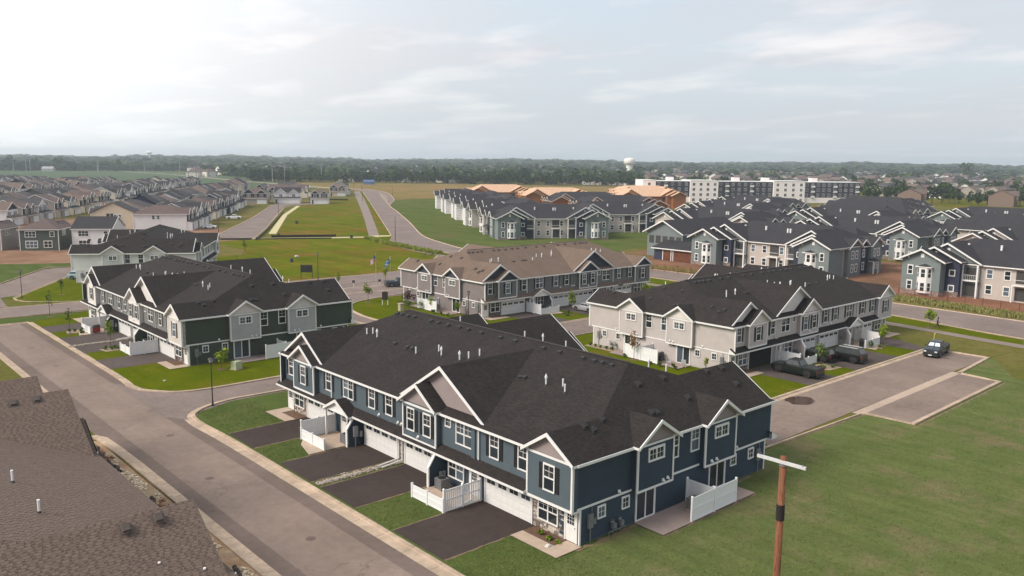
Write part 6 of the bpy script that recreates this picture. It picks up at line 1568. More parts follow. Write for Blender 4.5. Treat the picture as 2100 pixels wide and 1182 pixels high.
def sod_pick(g):
    r_ = [(29.6, 35.9, 29, 39.2), (29.7, 33.9, 45.3, 49.7), (29.8, 33.9, 62, 66), (30, 36, 71.8, 80)][g.choice(4, p=[.4, .15, .15, .3])]; return (g.uniform(r_[0], r_[1]), g.uniform(r_[2], r_[3]))
tufts(70000, field_pick, 5); tufts(12000, sod_pick, 6)
# ================================================================ vehicles, fences, lamps, people
RUB = mat('tyre_rubber', (.022, .015, .016), .85, .1, 8); RIM = mat('wheel_rim', (.35, .35, .36), .35, .05, 3, metal=.8); RIMD = mat('dark_rim', (.05, .05, .052), .35, .05, 3, metal=.6)
CGL = mat('car_glass', (.045, .052, .056), .08, .02, 1, spec=.8); LAMPW = mat('headlamp', (.6, .6, .58), .15, .02, 1); LAMPR = mat('tail_lamp', (.25, .012, .012), .2, .02, 1); BLKP = mat('black_plastic', (.02, .02, .021), .6, .1, 6)
def paint(n, c, metal=.3):
    m = mat(n, c, .35, .03, 1.5, metal=0.0 if metal < .5 else .4, spec=.4); b = m.node_tree.nodes['Principled BSDF']; b.inputs['Coat Weight'].default_value = .2; b.inputs['Coat Roughness'].default_value = .06; return m
def wheel_parts(root, x, y, r, rim, w=.26):
    def tm():
        q = MB(); n = 20; pr = [(-w / 2, r * .62), (-w / 2, r * .93), (-w / 2 * .7, r), (w / 2 * .7, r), (w / 2, r * .93), (w / 2, r * .62)]
        for i in range(5):
            for k in range(n):
                a, b = 2 * PI * k / n, 2 * PI * (k + 1) / n; (y0, r0), (y1, r1) = pr[i], pr[i + 1]
                q.face([(r0 * math.cos(a), y0, r0 * math.sin(a)), (r0 * math.cos(b), y0, r0 * math.sin(b)), (r1 * math.cos(b), y1, r1 * math.sin(b)), (r1 * math.cos(a), y1, r1 * math.sin(a))])
        return q.mesh('wheel', [RUB], True)
    def rm():
        q = MB(); 
        for s in (-1, 1):
            for k in range(5):
                a = 2 * PI * k / 5; q.bar((0, s * w * .42, 0), (r * .6 * math.cos(a), s * w * .42, r * .6 * math.sin(a)), r * .22, .03, upv=(0, 1, 0))
            q.tube((0, s * w * .3, 0), (0, s * w * .46, 0), r * .16, r * .14, 10)
        q.tube((0, -w * .3, 0), (0, w * .3, 0), r * .63, r * .63, 20)
        return q.mesh('rim', [rim])
    o = mobj('wheel', shared(('tyre', r, w), tm), root, (x, y, r)); mobj('rim', shared(('rim', r, w, rim.name), rm), o); return o
def loft(secs, m=0, cap=True):
    """secs: list of rings (lists of 3d points, equal length)"""
    q = MB(); n = len(secs[0])
    for i in range(len(secs) - 1):
        for k in range(n): j = (k + 1) % n; q.face([secs[i][k], secs[i][j], secs[i + 1][j], secs[i + 1][k]], m)
    if cap: q.face(secs[0][::-1], m); q.face(secs[-1], m)
    return q
def ring(x, hw, zb, zt, sh=.12, tuck=.06):
    """body section: half width hw, bottom zb, top zt"""
    h = zt - zb; P = [(hw - tuck, zb), (hw - .01, zb + h * .28), (hw, zb + h * .55), (hw - .03, zt - sh * .7), (hw - sh, zt - .02), (hw * .45, zt + .01)]
    return [(x, y, z) for y, z in P] + [(x, -y, z) for y, z in reversed(P)]
def car(label, loc, rot, kind, pm, rim=RIM, group='parked vehicles', extras=()):
    t = thing({'pickup': 'pickup_truck', 'suv': 'parked_suv', 'sedan': 'parked_car', 'van': 'parked_suv'}[kind], label, {'pickup': 'pickup truck', 'suv': 'car', 'sedan': 'car', 'van': 'car'}[kind], loc, rot, group)
    if kind == 'pickup': Lc, hw, r = 5.8, .98, .41; belt = 1.18
    elif kind == 'suv': Lc, hw, r = 5.1, .99, .39; belt = 1.2
    elif kind == 'van': Lc, hw, r = 4.5, .92, .35; belt = 1.05
    else: Lc, hw, r = 4.75, .91, .34; belt = .93
    f, b = Lc / 2, -Lc / 2; zb = r * .62
    if kind == 'pickup':
        sec = [ring(f, hw * .86, zb + .12, .95), ring(f - .18, hw * .95, zb, 1.08), ring(f - .9, hw, zb, 1.16), ring(f - 1.45, hw, zb, belt + .02), ring(f - 1.5, hw, zb, belt), ring(b + 1.9, hw, zb, belt), ring(b + .2, hw, zb + .05, belt), ring(b, hw * .97, zb + .12, belt - .02)]
    elif kind in ('suv', 'van'):
        sec = [ring(f, hw * .84, zb + .12, .86), ring(f - .2, hw * .95, zb, .99), ring(f - 1.0, hw, zb, 1.07), ring(f - 1.25, hw, zb, belt), ring(b + .4, hw, zb, belt), ring(b + .05, hw * .96, zb + .06, belt), ring(b, hw * .93, zb + .15, belt - .15)]
    else:
        sec = [ring(f, hw * .78, zb + .12, .64), ring(f - .2, hw * .92, zb, .76), ring(f - 1.1, hw, zb, .86), ring(f - 1.4, hw, zb, belt), ring(b + 1.0, hw, zb, belt + .02), ring(b + .25, hw * .95, zb + .03, belt + .04), ring(b, hw * .88, zb + .15, belt - .06)]
    obj('body', loft(sec), [pm], t)
    # cabin: frame, then glass slightly proud
    if kind == 'pickup': cab = [(f - 1.55, 1.2), (f - 2.15, 1.82), (f - 3.35, 1.84), (f - 3.75, 1.2)]
    elif kind == 'suv': cab = [(f - 1.3, 1.2), (f - 1.95, 1.82), (b + .55, 1.80), (b + .08, 1.2)]
    elif kind == 'van': cab = [(f - 1.1, 1.05), (f - 1.75, 1.58), (b + .65, 1.56), (b + .1, 1.05)]
    else: cab = [(f - 1.35, .92), (f - 2.1, 1.40), (b + 1.55, 1.38), (b + .55, .98)]
    zt = cab[1][1]; hb, ht = hw - .1, hw - .3
    (xa, za), (xb, zb_), (xc, zc_), (xd, zd) = cab; z0 = belt - .05
    A = [(xa, z0), (xb, zt), (xc, zc_), (xd, z0)]
    def W_(x, z, s): u = (z - z0) / (zt - z0); return (x, s * (hb + (ht - hb) * u), z)
    q = MB()
    for s in (-1, 1): q.face([W_(x, z, s) for x, z in (A if s > 0 else A[::-1])])
    for k in range(3): (x0, z_0), (x1, z_1) = A[k], A[k + 1]; q.face([W_(x0, z_0, 1), W_(x0, z_0, -1), W_(x1, z_1, -1), W_(x1, z_1, 1)])
    cabo = obj('cabin', q, [pm], t)
    def lerp(a, b_, u): return a + (b_ - a) * u
    # windscreen and rear screen
    for (p, r2, nm) in ((A[0], A[1], 'windscreen'), (A[3], A[2], 'rear_window')):
        q = MB(); u0, u1 = .14, .9; P0 = (lerp(p[0], r2[0], u0), lerp(p[1], r2[1], u0)); P1 = (lerp(p[0], r2[0], u1), lerp(p[1], r2[1], u1)); o_ = .025 if p is A[0] else -.025
        q.face([(P0[0] + o_, .88 * W_(*P0, 1)[1], P0[1] + .015), (P0[0] + o_, -.88 * W_(*P0, 1)[1], P0[1] + .015), (P1[0] + o_, -.88 * W_(*P1, 1)[1], P1[1] + .015), (P1[0] + o_, .88 * W_(*P1, 1)[1], P1[1] + .015)]); obj(nm, q, [CGL], t)
        if nm == 'windscreen' and 'shade' in extras:
            for s in (-1, 1):
                q2 = MB(); o2 = o_ + .012; a0, a1 = (.08, .8) ; q2.face([(P0[0] + o2, s * a0 * hb, P0[1] + .06), (P0[0] + o2, s * a1 * hb, P0[1] + .06), (P1[0] + o2, s * a1 * ht, P1[1] - .01), (P1[0] + o2, s * a0 * ht, P1[1] - .01)]); obj('sun_shade', q2, [mat('foil_shade', (.55, .62, .66), .3, .05, 3)], t)
    nwin = 3 if kind == 'suv' else 2
    for s in (-1, 1):
        zlo, zhi = belt + .08, zt - .09
        xl = lerp(A[0][0], A[1][0], (zlo - z0) / (zt - z0)) - .12; xh = A[1][0] - .05; xr = lerp(A[3][0], A[2][0], (zlo - z0) / (zt - z0)) + .1; xrh = A[2][0] + .06
        for k in range(nwin):
            u0, u1 = k / nwin + (.02 if k else 0), (k + 1) / nwin - .02
            q = MB(); P = [(lerp(xl, xr, u0), zlo), (lerp(xh, xrh, u0), zhi), (lerp(xh, xrh, u1), zhi), (lerp(xl, xr, u1), zlo)]
            q.face([(x, W_(x, z, s)[1] + s * .012, z) for x, z in P]); obj('window', q, [CGL], t)
    for x in (f - .95, b + (1.15 if kind == 'pickup' else .95)):
        for s in (-1, 1):
            wheel_parts(t, x, s * (hw - .12), r, rim)
            q = MB(); n = 12
            for k in range(n): a, c_ = PI * k / n - .0, PI * (k + 1) / n; q.face([(x + (r + .02) * math.cos(a), s * (hw + .012), r + (r + .02) * math.sin(a)), (x + (r + .09) * math.cos(a), s * (hw + .012), r + (r + .09) * math.sin(a)), (x + (r + .09) * math.cos(c_), s * (hw + .012), r + (r + .09) * math.sin(c_)), (x + (r + .02) * math.cos(c_), s * (hw + .012), r + (r + .02) * math.sin(c_))])
            q.face([(x + (r + .02) * math.cos(PI * k / n), s * (hw + .004), r + (r + .02) * math.sin(PI * k / n)) for k in range(n + 1)]); obj('wheel_arch', q, [BLKP], t)
    for s in (-1, 1):
        zh = sec[1][3][2] - .16
        q = MB(); q.box(f - .12, f + .01, s * hw * .5, s * hw * .82, zh - .1, zh + .08); obj('headlight', q, [LAMPW], t)
        q = MB(); q.box(b - .015, b + .06, s * hw * .72, s * hw * .93, belt - .42, belt - .1); obj('tail_light', q, [LAMPR], t)
        q = MB(); q.box(A[0][0] - .32, A[0][0] - .18, s * (hw - .02), s * (hw + .17), belt + .02, belt + .18); obj('mirror', q, [pm], t)
    q = MB(); q.box(f - .02, f + .07, -hw * .86, hw * .86, zb + .02, zb + .22); obj('bumper', q, [BLKP], t); q = MB(); q.box(b - .08, b + .02, -hw * .9, hw * .9, zb + .05, zb + .24); obj('bumper', q, [RIM if 'chrome' in extras else BLKP], t)
    q = MB(); q.box(f - .02, f + .015, -hw * .45, hw * .45, zb + .26, sec[1][4][2] - .1); obj('grille', q, [BLKP], t)
    q = MB(); q.box(f + .02 - .01, f + .08, -.2, .2, zb + .06, zb + .18); obj('number_plate', q, [VINYL], t)
    if kind == 'pickup':
        q = MB(); q.box(b + .06, b + 1.85, -hw + .14, hw - .14, belt - .0, belt + .022); obj('bed_cover', q, [BLKP], t)
    if kind == 'suv':
        for s in (-1, 1): q = MB(); q.bar((xb - .1, s * (ht - .12), zt + .07), (xc + .1, s * (ht - .12), zt + .07), .06, .05); obj('roof_rail', q, [mat('bright_rail', (.7, .7, .7), .3)], t)
    if 'ladder' in extras:
        q = MB(); q.bar((b + 1.3, -hw + .2, belt), (b + 1.3, -hw + .2, 2.3), .05, .05); q.bar((b + 1.3, -hw + .2, 2.3), (b + 1.1, -hw + .3, 2.4), .06, .12); obj('flag_whip', q, [mat('yellow_whip', S(220, 200, 90), .6)], t)
    return t
BLKC = paint('black_paint', (.005, .006, .006)); GRNC = paint('dark_green_paint', (.006, .011, .009)); NVYC = paint('navy_paint', (.008, .016, .026)); SILC = paint('silver_paint', (.42, .42, .43), .6); WHTC = paint('white_paint', (.72, .72, .72), 0); TEALC = paint('pale_teal_paint', (.30, .42, .42), .1); GRYC = paint('grey_blue_paint', (.05, .065, .08))
car('very dark green pickup truck parked nose-in before the open garage', (89.5, 50.0, 0.02), R(90), 'pickup', GRNC, RIMD)
car('black boxy car with bright roof rails parked nose-in beside the white fence', (100.6, 49.9, 0.02), R(90), 'suv', BLKC, RIMD)
car('black hatchback half hidden behind the white fence and boxy car', (98.2, 52.3, 0.02), R(90), 'van', BLKC, RIMD)
car('navy pickup truck with foil windscreen shades at the dead end of the parking street', (113.4, 43.9, 0.02), R(188), 'pickup', NVYC, RIM, extras=('shade', 'chrome', 'ladder'))
car('silver sedan parked on the driveway of the taupe roofed building', (100.6, 94.6, 0.02), R(90), 'sedan', SILC)
car('white car mostly hidden behind the silver sedan', (106.2, 95.6, 0.02), R(90), 'van', WHTC)
car('grey-blue pickup parked on the side street behind the taupe roofed building', (92.0, 136.0, 0.02), R(-22), 'pickup', GRYC)
car('white hatchback on the first driveway of the lined street', (115.8, 286.5, 0.02), R(-31), 'van', WHTC)
car('white pickup on a driveway of the lined street behind the young tree', (141.4, 325.5, 0.02), R(-31), 'pickup', WHTC)
car('pale car furthest along the lined street driveways', (161.5, 372.0, 0.02), R(-31), 'van', WHTC)
car('pale teal car at the left corner of the off-white townhouses', (47.2, 183.2, 0.02), R(-31), 'van', TEALC)
# ---------------------------------------------------------------- vinyl fences
def vfence(label, pts, hs, M_=None, pickets=False, solid=True, group='white vinyl patio fences'):
    """pts: plan points, hs: height of each run"""
    P = [np.array(p, float) for p in pts]; t = thing('vinyl_fence', label, 'fence', (float(P[0][0]), float(P[0][1]), 0), 0, group); o0 = P[0]
    def L_(p): return (float(p[0] - o0[0]), float(p[1] - o0[1]))
    done = set()
    for i in range(len(P) - 1):
        a, b = P[i], P[i + 1]; h = hs[i]; Ld = np.hypot(*(b - a)); n = max(1, round(Ld / 1.9)); d = (b - a) / Ld; ang = math.atan2(d[1], d[0])
        for k in range(n + 1):
            c = a + (b - a) * k / n; hh = h if (k or i == 0) else max(h, hs[i - 1])
            if k == n and i < len(P) - 2: continue
            def pm(): q = MB(); q.box(-.065, .065, -.065, .065, 0, hh + .06); q.box(-.085, .085, -.085, .085, hh + .06, hh + .09); q.prism([(-.07, hh + .09), (.07, hh + .09), (0, hh + .15)], 'y', -.07, .07); return q.mesh('post', [VINYL])
            mobj('post', shared(('vpost', hh), pm), t, (*L_(c), 0), (0, 0, ang))
        for k in range(n):
            c = a + (b - a) * (k + .5) / n; w = Ld / n - .13
            def rm(): q = MB(); [q.box(-w / 2, w / 2, -.03, .03, z, z + .1) for z in (.06, h - .1, h * .52)]; return q.mesh('rail', [VINYL])
            mobj('rail', shared(('vrail', round(w, 3), h, pickets), rm), t, (*L_(c), 0), (0, 0, ang))
            if pickets:
                def bm(): q = MB(); q.box(-.055, .055, -.012, .012, .1, h - .04); return q.mesh('picket', [VINYL])
                m = int(w / .155)
                for j in range(m): pp = c + d * (-w / 2 + w * (j + .5) / m); mobj('picket', shared(('vpick', h), bm), t, (*L_(pp), 0), (0, 0, ang))
            else:
                def bm():
                    q = MB(); m = int(w / .16)
                    for j in range(m): x0 = -w / 2 + w * j / m; q.box(x0 + .004, x0 + w / m - .004, -.013, .013, .12, h - .06)
                    return q.mesh('panel', [VINYL])
                mobj('panel', shared(('vpanel', round(w, 3), h), bm), t, (*L_(c), 0), (0, 0, ang))
    return t
def tw(loc, rot, x, y): c, s = math.cos(rot), math.sin(rot); return (loc[0] + x * c - y * s, loc[1] + x * s + y * c)
def end_patio(loc, rot, Lh, left, name, furn=False):
    f = (lambda y: Lh - y) if left else (lambda y: y)
    pt = lambda x, y: tw(loc, rot, x, f(y))
    sheet('patio', [pt(5.5, 0), pt(11.3, 0), pt(11.3, -2.6), pt(5.5, -2.6)], SLAB, .07); sheet('patio', [pt(11.5, 0), pt(16.6, 0), pt(16.6, -2.5), pt(11.5, -2.5)], SLAB, .07)
    vfence(f'white privacy fence screening the end patios of the {name}', [pt(8.7, -2.5), pt(11.4, -2.45), pt(14.1, -2.4)], [1.75, 1.75])
    vfence(f'white divider fence between the two end patios of the {name}', [pt(11.4, -.05), pt(11.4, -2.3)], [1.75])
    aircon(f'grey air conditioner on the near end patio of the {name}', pt(10.5, -1.35)); aircon(f'grey air conditioner behind the end divider fence of the {name}', pt(12.3, -.8))
def aircon(label, p):
    def bm():
        q = MB(); q.box(-.4, .4, -.4, .4, 0, .06, 1)
        for k in range(10): z = .1 + k * .07; q.box(-.37, .37, -.37, .37, z, z + .045)
        q.box(-.34, .34, -.34, .34, .06, .8, 2); 
        for sx in (-1, 1):
            for sy in (-1, 1): q.box(sx * .37 - .03, sx * .37 + .03, sy * .37 - .03, sy * .37 + .03, .06, .84)
        q.box(-.4, .4, -.4, .4, .82, .87); q.tube((0, 0, .87), (0, 0, .9), .3, .3, 16, 2); return q.mesh('casing', [GREYM, CONC, DARK])
    t = thing('air_conditioner', label, 'air conditioner', (p[0], p[1], .07), 0, 'air conditioners on the patios'); mobj('casing', shared('ac', bm), t)
    def fm(): q = MB(); [q.bar((0, 0, .92), (.3 * math.cos(a), .3 * math.sin(a), .92), .03, .02) for a in np.linspace(0, 2 * PI, 13)[:-1]]; q.tube((0, 0, .9), (0, 0, .94), .08, .08, 8); return q.mesh('fan_guard', [DARK])
    mobj('fan_guard', shared('acfan', fm), t); return t
def front_patio(loc, rot, variant, name, pick=False, who='A'):
    Lh = 39.76; mid = (lambda a: a) if variant == 'A' else (lambda a: Lh - a); pt = lambda x, y: tw(loc, rot, x, mid(y))
    sheet('patio', [pt(-3.4, 9.9), pt(.1, 9.9), pt(.1, 14.1), pt(-2.0, 14.1), pt(-3.4, 13.7)], CONC, .07)
    sheet('patio', [pt(-4.9, 26.3), pt(.1, 26.3), pt(.1, 30.3), pt(-3.3, 30.3), pt(-4.2, 29)], CONC, .07)
    vfence(f'white low patio fence by the recessed entry of the {name}', [pt(-3.4, 13.5), pt(-3.4, 9.75)], [1.0])
    vfence(f'white taller {"picket " if pick else ""}fence run back to the recessed entry of the {name}', [pt(-3.35, 9.72), pt(-.05, 9.72)], [1.65], pickets=pick)
    vfence(f'white low patio fence by the gabled porch of the {name}', [pt(-3.4, 26.4), pt(-3.4, 30.4)], [1.0])
    vfence(f'white taller fence run back to the gabled porch of the {name}', [pt(-3.35, 30.45), pt(-.05, 30.45)], [1.65])
    aircon(f'air conditioner beside the wing wall at the recessed entry of the {name}', pt(-.9, 13.2)); aircon(f'air conditioner beside the wing wall at the gabled porch of the {name}', pt(-1.0, 26.8))
    for a, b in ((-.1, 4.0), (35.9, 39.8)):
        a, b = (a, b); far = a > 20
        p = [(-1.1, b if not far else a), (-2.2, b if not far else a), (-2.2, a - .2 if not far else b + .2), (.1, a - .2 if not far else b + .2), (.1, (a if not far else b) + (1.1 if not far else -1.1)), (-1.1, (a if not far else b) + (1.1 if not far else -1.1))]
        sheet('walkway', [tw(loc, rot, x, y) for x, y in p], CONC, .06)
        sheet('planting_bed', [tw(loc, rot, x, y) for x, y in [(-1.05, (a if not far else b) + (1.15 if not far else -1.15)), (-1.05, b if not far else a), (.1, b if not far else a), (.1, (a if not far else b) + (1.15 if not far else -1.15))]], MULCH, .05)
BL, GL, GY, BN = (37.4, 35.43), (36.35, 98.25), (122.8, 54.9), (122.9, 100.13)
front_patio(BL, 0, 'A', 'blue building', True); end_patio(BL, 0, 39.76, False, 'blue building')
front_patio(GL, 0, 'A', 'green building'); end_patio(GL, 0, 39.76, False, 'green building')
front_patio(GY, PI / 2, 'B', 'light grey building'); end_patio(GY, PI / 2, 39.76, True, 'light grey building')
front_patio(BN, PI / 2, 'A', 'taupe roofed building'); end_patio(BN, PI / 2, 39.76, True, 'taupe roofed building')
# ---------------------------------------------------------------- lamps, poles, signs
def lamp(label, x, y, h=4.7, group='black street lamps'):
    t = thing('street_lamp', label, 'street lamp', (x, y, 0), 0, group)
    q = MB(); q.tube((0, 0, 0), (0, 0, .5), .12, .09, 10); q.tube((0, 0, .5), (0, 0, h - .6), .06, .05, 10); obj('post', q, [DARK], t)
    q = MB(); q.tube((0, 0, h - .6), (0, 0, h - .45), .06, .2, 10); q.tube((0, 0, h - .12), (0, 0, h + .06), .30, .05, 12); q.tube((0, 0, h + .06), (0, 0, h + .15), .03, .01, 6); 
    for k in range(4): a = PI / 2 * k; q.bar((.17 * math.cos(a), .17 * math.sin(a), h - .45), (.26 * math.cos(a), .26 * math.sin(a), h - .12), .02, .02)
    obj('lantern', q, [DARK], t); q = MB(); q.tube((0, 0, h - .44), (0, 0, h - .13), .15, .23, 10); obj('lamp_glass', q, [mat('lantern_glass', (.35, .36, .36), .2)], t)
lamp('black street lamp on the lawn tip at the junction beside the blue building', 32.1, 80.6, 4.9)
lamp('black street lamp on the bright corner lawn at the upper left', 32.8, 164.0, 4.9)
lamp('black street lamp behind the green building roof, beside the sign board', 84.0, 153.6, 5.5)
lamp('black street lamp beside the taupe roofed end door', 81.4, 101.5, 4.3)
def tallpole(label, x, y, h, m=DARK, group='tall thin poles along the roads', r=.09):
    q = MB(); q.tube((0, 0, 0), (0, 0, h), r * 1.3, r * .8, 8); o = obj('light_pole', q, [m], None, (x, y, 0)); return tag(o, label, 'pole', group)
BRN = mat('bronze_pole', (.06, .045, .035), .5)
tallpole('tall bronze pole at the mouth of the meadow footpath', 143.1, 213.8, 7.4, BRN)
tallpole('thin dark pole at the near end of the lined street', 104.7, 252.5, 5.6, BRN); tallpole('thin dark pole on the verge where the pale path meets the street', 169.0, 342.6, 7.5, BRN)
tallpole('thin pole left of the far bend of the footpath', 309, 512, 10, BRN); tallpole('thin dark pole beyond the far bend in the road', 362, 588, 16, BRN); tallpole('thin pole on the inner side of the far bend', 262, 425, 9, BRN); tallpole('thin pole right of the far road beside the dry field', 318, 478, 7, BRN)
GP = mat('pale_pole', (.45, .46, .45), .7)
for i, xx in enumerate((34, 60, 68, 205, 207, 300, 372, 560, 585, 660)):
    tallpole('pale utility pole before the far woods', *pol(xx, 1440 if xx < 400 else 880), 17, GP, 'utility poles before the far woods', .22)
# steel pole with the white cross-arm
t = thing('utility_pole', 'rust-stained wooden pole with white crossarm and black band, close at lower right', 'utility pole', (29.62, 16.9, 0))
def rust_mat():
    m = bpy.data.materials.new('rusty_pole'); m.use_nodes = True; n = m.node_tree.nodes; l = m.node_tree.links; b = n['Principled BSDF']; b.inputs['Roughness'].default_value = .8
    tcn = n.new('ShaderNodeTexCoord'); mp_ = n.new('ShaderNodeMapping'); mp_.inputs['Scale'].default_value = (9, 9, .9); l.new(tcn.outputs['Object'], mp_.inputs[0])
    a = n.new('ShaderNodeTexNoise'); a.inputs['Scale'].default_value = 2.2; a.inputs['Detail'].default_value = 8; l.new(mp_.outputs[0], a.inputs[0])
    r_ = n.new('ShaderNodeValToRGB'); l.new(a.outputs[0], r_.inputs[0]); e = r_.color_ramp.elements
    e[0].position = .30; e[0].color = (*S(62, 34, 20, .8), 1); e[1].position = .72; e[1].color = (*S(170, 130, 104, .8), 1); x = e.new(.52); x.color = (*S(132, 80, 48, .9), 1); x = e.new(.64); x.color = (*S(112, 74, 52, .85), 1)
    l.new(r_.outputs[0], b.inputs['Base Color']); return m
q = MB(); q.tube((0, 0, 0), (0, 0, 13.0), .175, .135, 18); po = obj('post', q, [rust_mat()], t, smooth=True)
q = MB(); q.tube((0, 0, 10.35), (0, 0, 11.0), .17, .168, 18); obj('band', q, [mat('tar_band', (.012, .009, .008), .7)], po)
q = MB(); q.tube((0, 0, 12.62), (0, 0, 12.74), .165, .165, 16); q.bar((-.1, 0, 12.78), (.16, 0, 12.78), .12, .2); obj('clamp', q, [GREYM], po)
q = MB(); q.bar((-.22, 1.03, 12.82), (-.08, -1.02, 12.8), .10, .12); obj('crossarm', q, [mat('painted_arm', (.55, .55, .55), .5, .12, 4)], t)
for yy, xx in ((.95, -.21), (-.9, -.09)): q = MB(); q.tube((xx, yy, 12.74), (xx, yy, 12.9), .035, .035, 8); obj('bolt', q, [GREYM], t)
# flags on the verge behind the taupe roofed building
def flag(label, x, y, h, kind):
    t = thing('flag_pole', label, 'flag', (x, y, 0), 0, 'flags on poles'); q = MB(); q.tube((0, 0, 0), (0, 0, h), .04, .025, 8); q.tube((0, 0, h), (0, 0, h + .1), .06, .02, 8); obj('post', q, [GP], t)
    q = MB(); nc, nr = 10, 13; wv = lambda i: .18 * math.sin(i * .8)
    for i in range(nc):
        for j in range(nr):
            u0, u1 = i / nc, (i + 1) / nc; z0 = h - .15 - 1.1 * j / nr; z1 = h - .15 - 1.1 * (j + 1) / nr; dr = .9
            P = [(-1.5 * u0 * .75, wv(i), z0 - u0 * dr), (-1.5 * u1 * .75, wv(i + 1), z0 - u1 * dr), (-1.5 * u1 * .75, wv(i + 1), z1 - u1 * dr), (-1.5 * u0 * .75, wv(i), z1 - u0 * dr)]
            mi = (2 if (i < 4 and j < 7) else (0 if j % 2 == 0 else 1)) if kind == 'stripes' else (2 if (i + j) % 7 else 1); q.face(P, mi)
    obj('flag', q, [mat('flag_red', S(170, 60, 50), .8), mat('flag_white', (.7, .7, .68), .8), mat('flag_blue', S(60, 84, 130), .8)] if kind == 'stripes' else [mat('flag_red'  , S(170, 60, 50)), MATS.get('flag_white', WHITE), mat('flag_sky', S(92, 130, 165), .8)], t)
flag('striped red and white flag with blue corner, left of two at the verge', 87.6, 137.6, 6.4, 'stripes'); flag('plain blue flag with pale emblem, right of two at the verge', 90.4, 136.9, 5.8, 'blue')
# sign boards
def board(label, x, y, w, h, z, col, rot=0, posts=2, cat='sign', pcol=None):
    t = thing('sign_board', label, cat, (x, y, 0), rot)
    for k in range(posts):
        xx = 0 if posts == 1 else (-w / 2 + .05 + (w - .1) * k); q = MB(); q.box(xx - .06, xx + .06, -.06, .06, 0, z + h + .1); obj('post', q, [pcol or WHITE], t)
    q = MB(); q.box(-w / 2, w / 2, -.1, -.05, z, z + h); obj('board', q, [col], t)
    return t
board('black sign board on two legs on the meadow edge across the collector road', 83.0, 156.5, 2.4, 1.5, 1.3, mat('board_black', (.015, .014, .014), .8), R(-40), pcol=DARK)
board('brown sign board between two white posts on the island lawn', 78.0, 119.8, 1.0, 1.4, .9, mat('board_brown', (.035, .022, .018), .8), R(-40))
board('small dark mail box on a white post by the side street', 84.2, 140.2, .5, .5, .9, DARK, R(-30), 1, 'mail box'); board('small dark mail box on a white post left of the grey-blue pickup', 88.9, 138.4, .45, .5, .9, DARK, R(-30), 1, 'mail box')
q = MB(); q.box(-.35, .35, -.35, .35, 0, 1.1); q.box(-.45, .45, -.45, .45, 1.1, 1.25); t = thing('stone_pillar', 'short stone pillar on the lawn near the plum leaved tree', 'pillar', (77.0, 113.6, 0)); q = MB(); q.box(-.34, .34, -.34, .34, 0, 1.1); obj('shaft', q, [mat('pillar_stone', S(170, 160, 140), .9, .2, 4)], t); q = MB(); q.box(-.42, .42, -.42, .42, 1.1, 1.25); obj('cap', q, [CONC], t)
t = thing('transformer_box', 'pale green transformer box on the lawn by the dark green end wall', 'electrical box', (40.2, 93.4, 0), .4); q = MB(); q.box(-.5, .5, -.4, .4, .1, .95); obj('casing', q, [mat('pale_green_box', S(176, 182, 150), .6)], t); q = MB(); q.box(-.6, .6, -.5, .5, 0, .1); obj('base', q, [CONC], t); q = MB(); q.box(-.4, .4, -.415, -.4, .2, .85); obj('door', q, [mat('pale_green_box', (0, 0, 0))], t)
t = thing('transformer_box', 'low pale utility box beside the light grey corner lawn', 'electrical box', (80.6, 77.8, 0)); q = MB(); q.box(-.5, .5, -.3, .3, .05, .6); obj('casing', q, [CONC], t); q = MB(); q.box(-.6, .6, -.4, .4, 0, .05); obj('base', q, [SLAB], t)
# hydrant like stub by the side street
t = thing('fire_hydrant', 'dark red hydrant on the lawn tip behind the blue roof', 'hydrant', (69.9, 104.6, 0)); q = MB(); q.tube((0, 0, 0), (0, 0, .6), .12, .12, 10); q.tube((0, 0, .6), (0, 0, .8), .15, .05, 10); obj('body', q, [mat('hydrant_paint', (.10, .02, .015), .6)], t); q = MB(); q.tube((-.22, 0, .45), (.22, 0, .45), .06, .06, 8); obj('outlet', q, [MATS['hydrant_paint']], t)
# dark drums and silt fences in the meadow
def drum(label, x, y, s=1.0):
    q = MB(); q.tube((0, 0, 0), (0, 0, .9 * s), .42 * s, .36 * s, 12); q.tube((0, 0, .9 * s), (0, 0, 1.0 * s), .3 * s, .1 * s, 12); tag(obj('drum', q, [DARK], None, (x, y, 0)), label, 'drum', 'dark drums in the meadow')
drum('dark drum standing alone in the middle of the meadow', 93.5, 183.5); drum('dark drum at the corner where the pale path starts', 120.5, 244.6, 1.2)
drum('squat dark drum at the left end of the cross path', 110.6, 239.0, .9); drum('squat dark heap in the meadow above the cross path', 150.2, 290.0, 1.3); drum('dark heap at the footpath end of the cross path', 136.6, 228.2, 1.1)
def silt(label, pts, h=.55, m=None):
    q = MB()
    for i in range(len(pts) - 1): q.bar((*pts[i], h / 2), (*pts[i + 1], h / 2), .04, h)
    for (x, y) in pts: q.box(x - .04, x + .04, y - .04, y + .04, 0, h + .15)
    tag(obj('silt_fence', q, [m or mat('silt_fabric', (.02, .016, .014), .9)]), label, 'silt fence', 'low black silt fences')
silt('low black silt fence on the far side of the cross path', [(118, 244.4), (124, 241.6), (130, 238.5), (135.4, 235.6)], .7)
silt('low black silt fence on the near side of the cross path', [(112, 240.6), (118, 237.6), (124, 234.4), (131, 230.6)], .35)
silt('low black silt fence along the right kerb of the lined street', [(111.8, 240.8), (120, 254.6), (132, 275), (144, 296), (160, 324), (176, 352)], .5)
silt('low dark silt fence at the end of the collector, by the lined street', [(101, 246.6), (105, 244), (110, 241.2)], .5)
silt('dark silt fence in the dry field behind the last white house', [(240, 447), (249, 442), (259, 436)], .8)
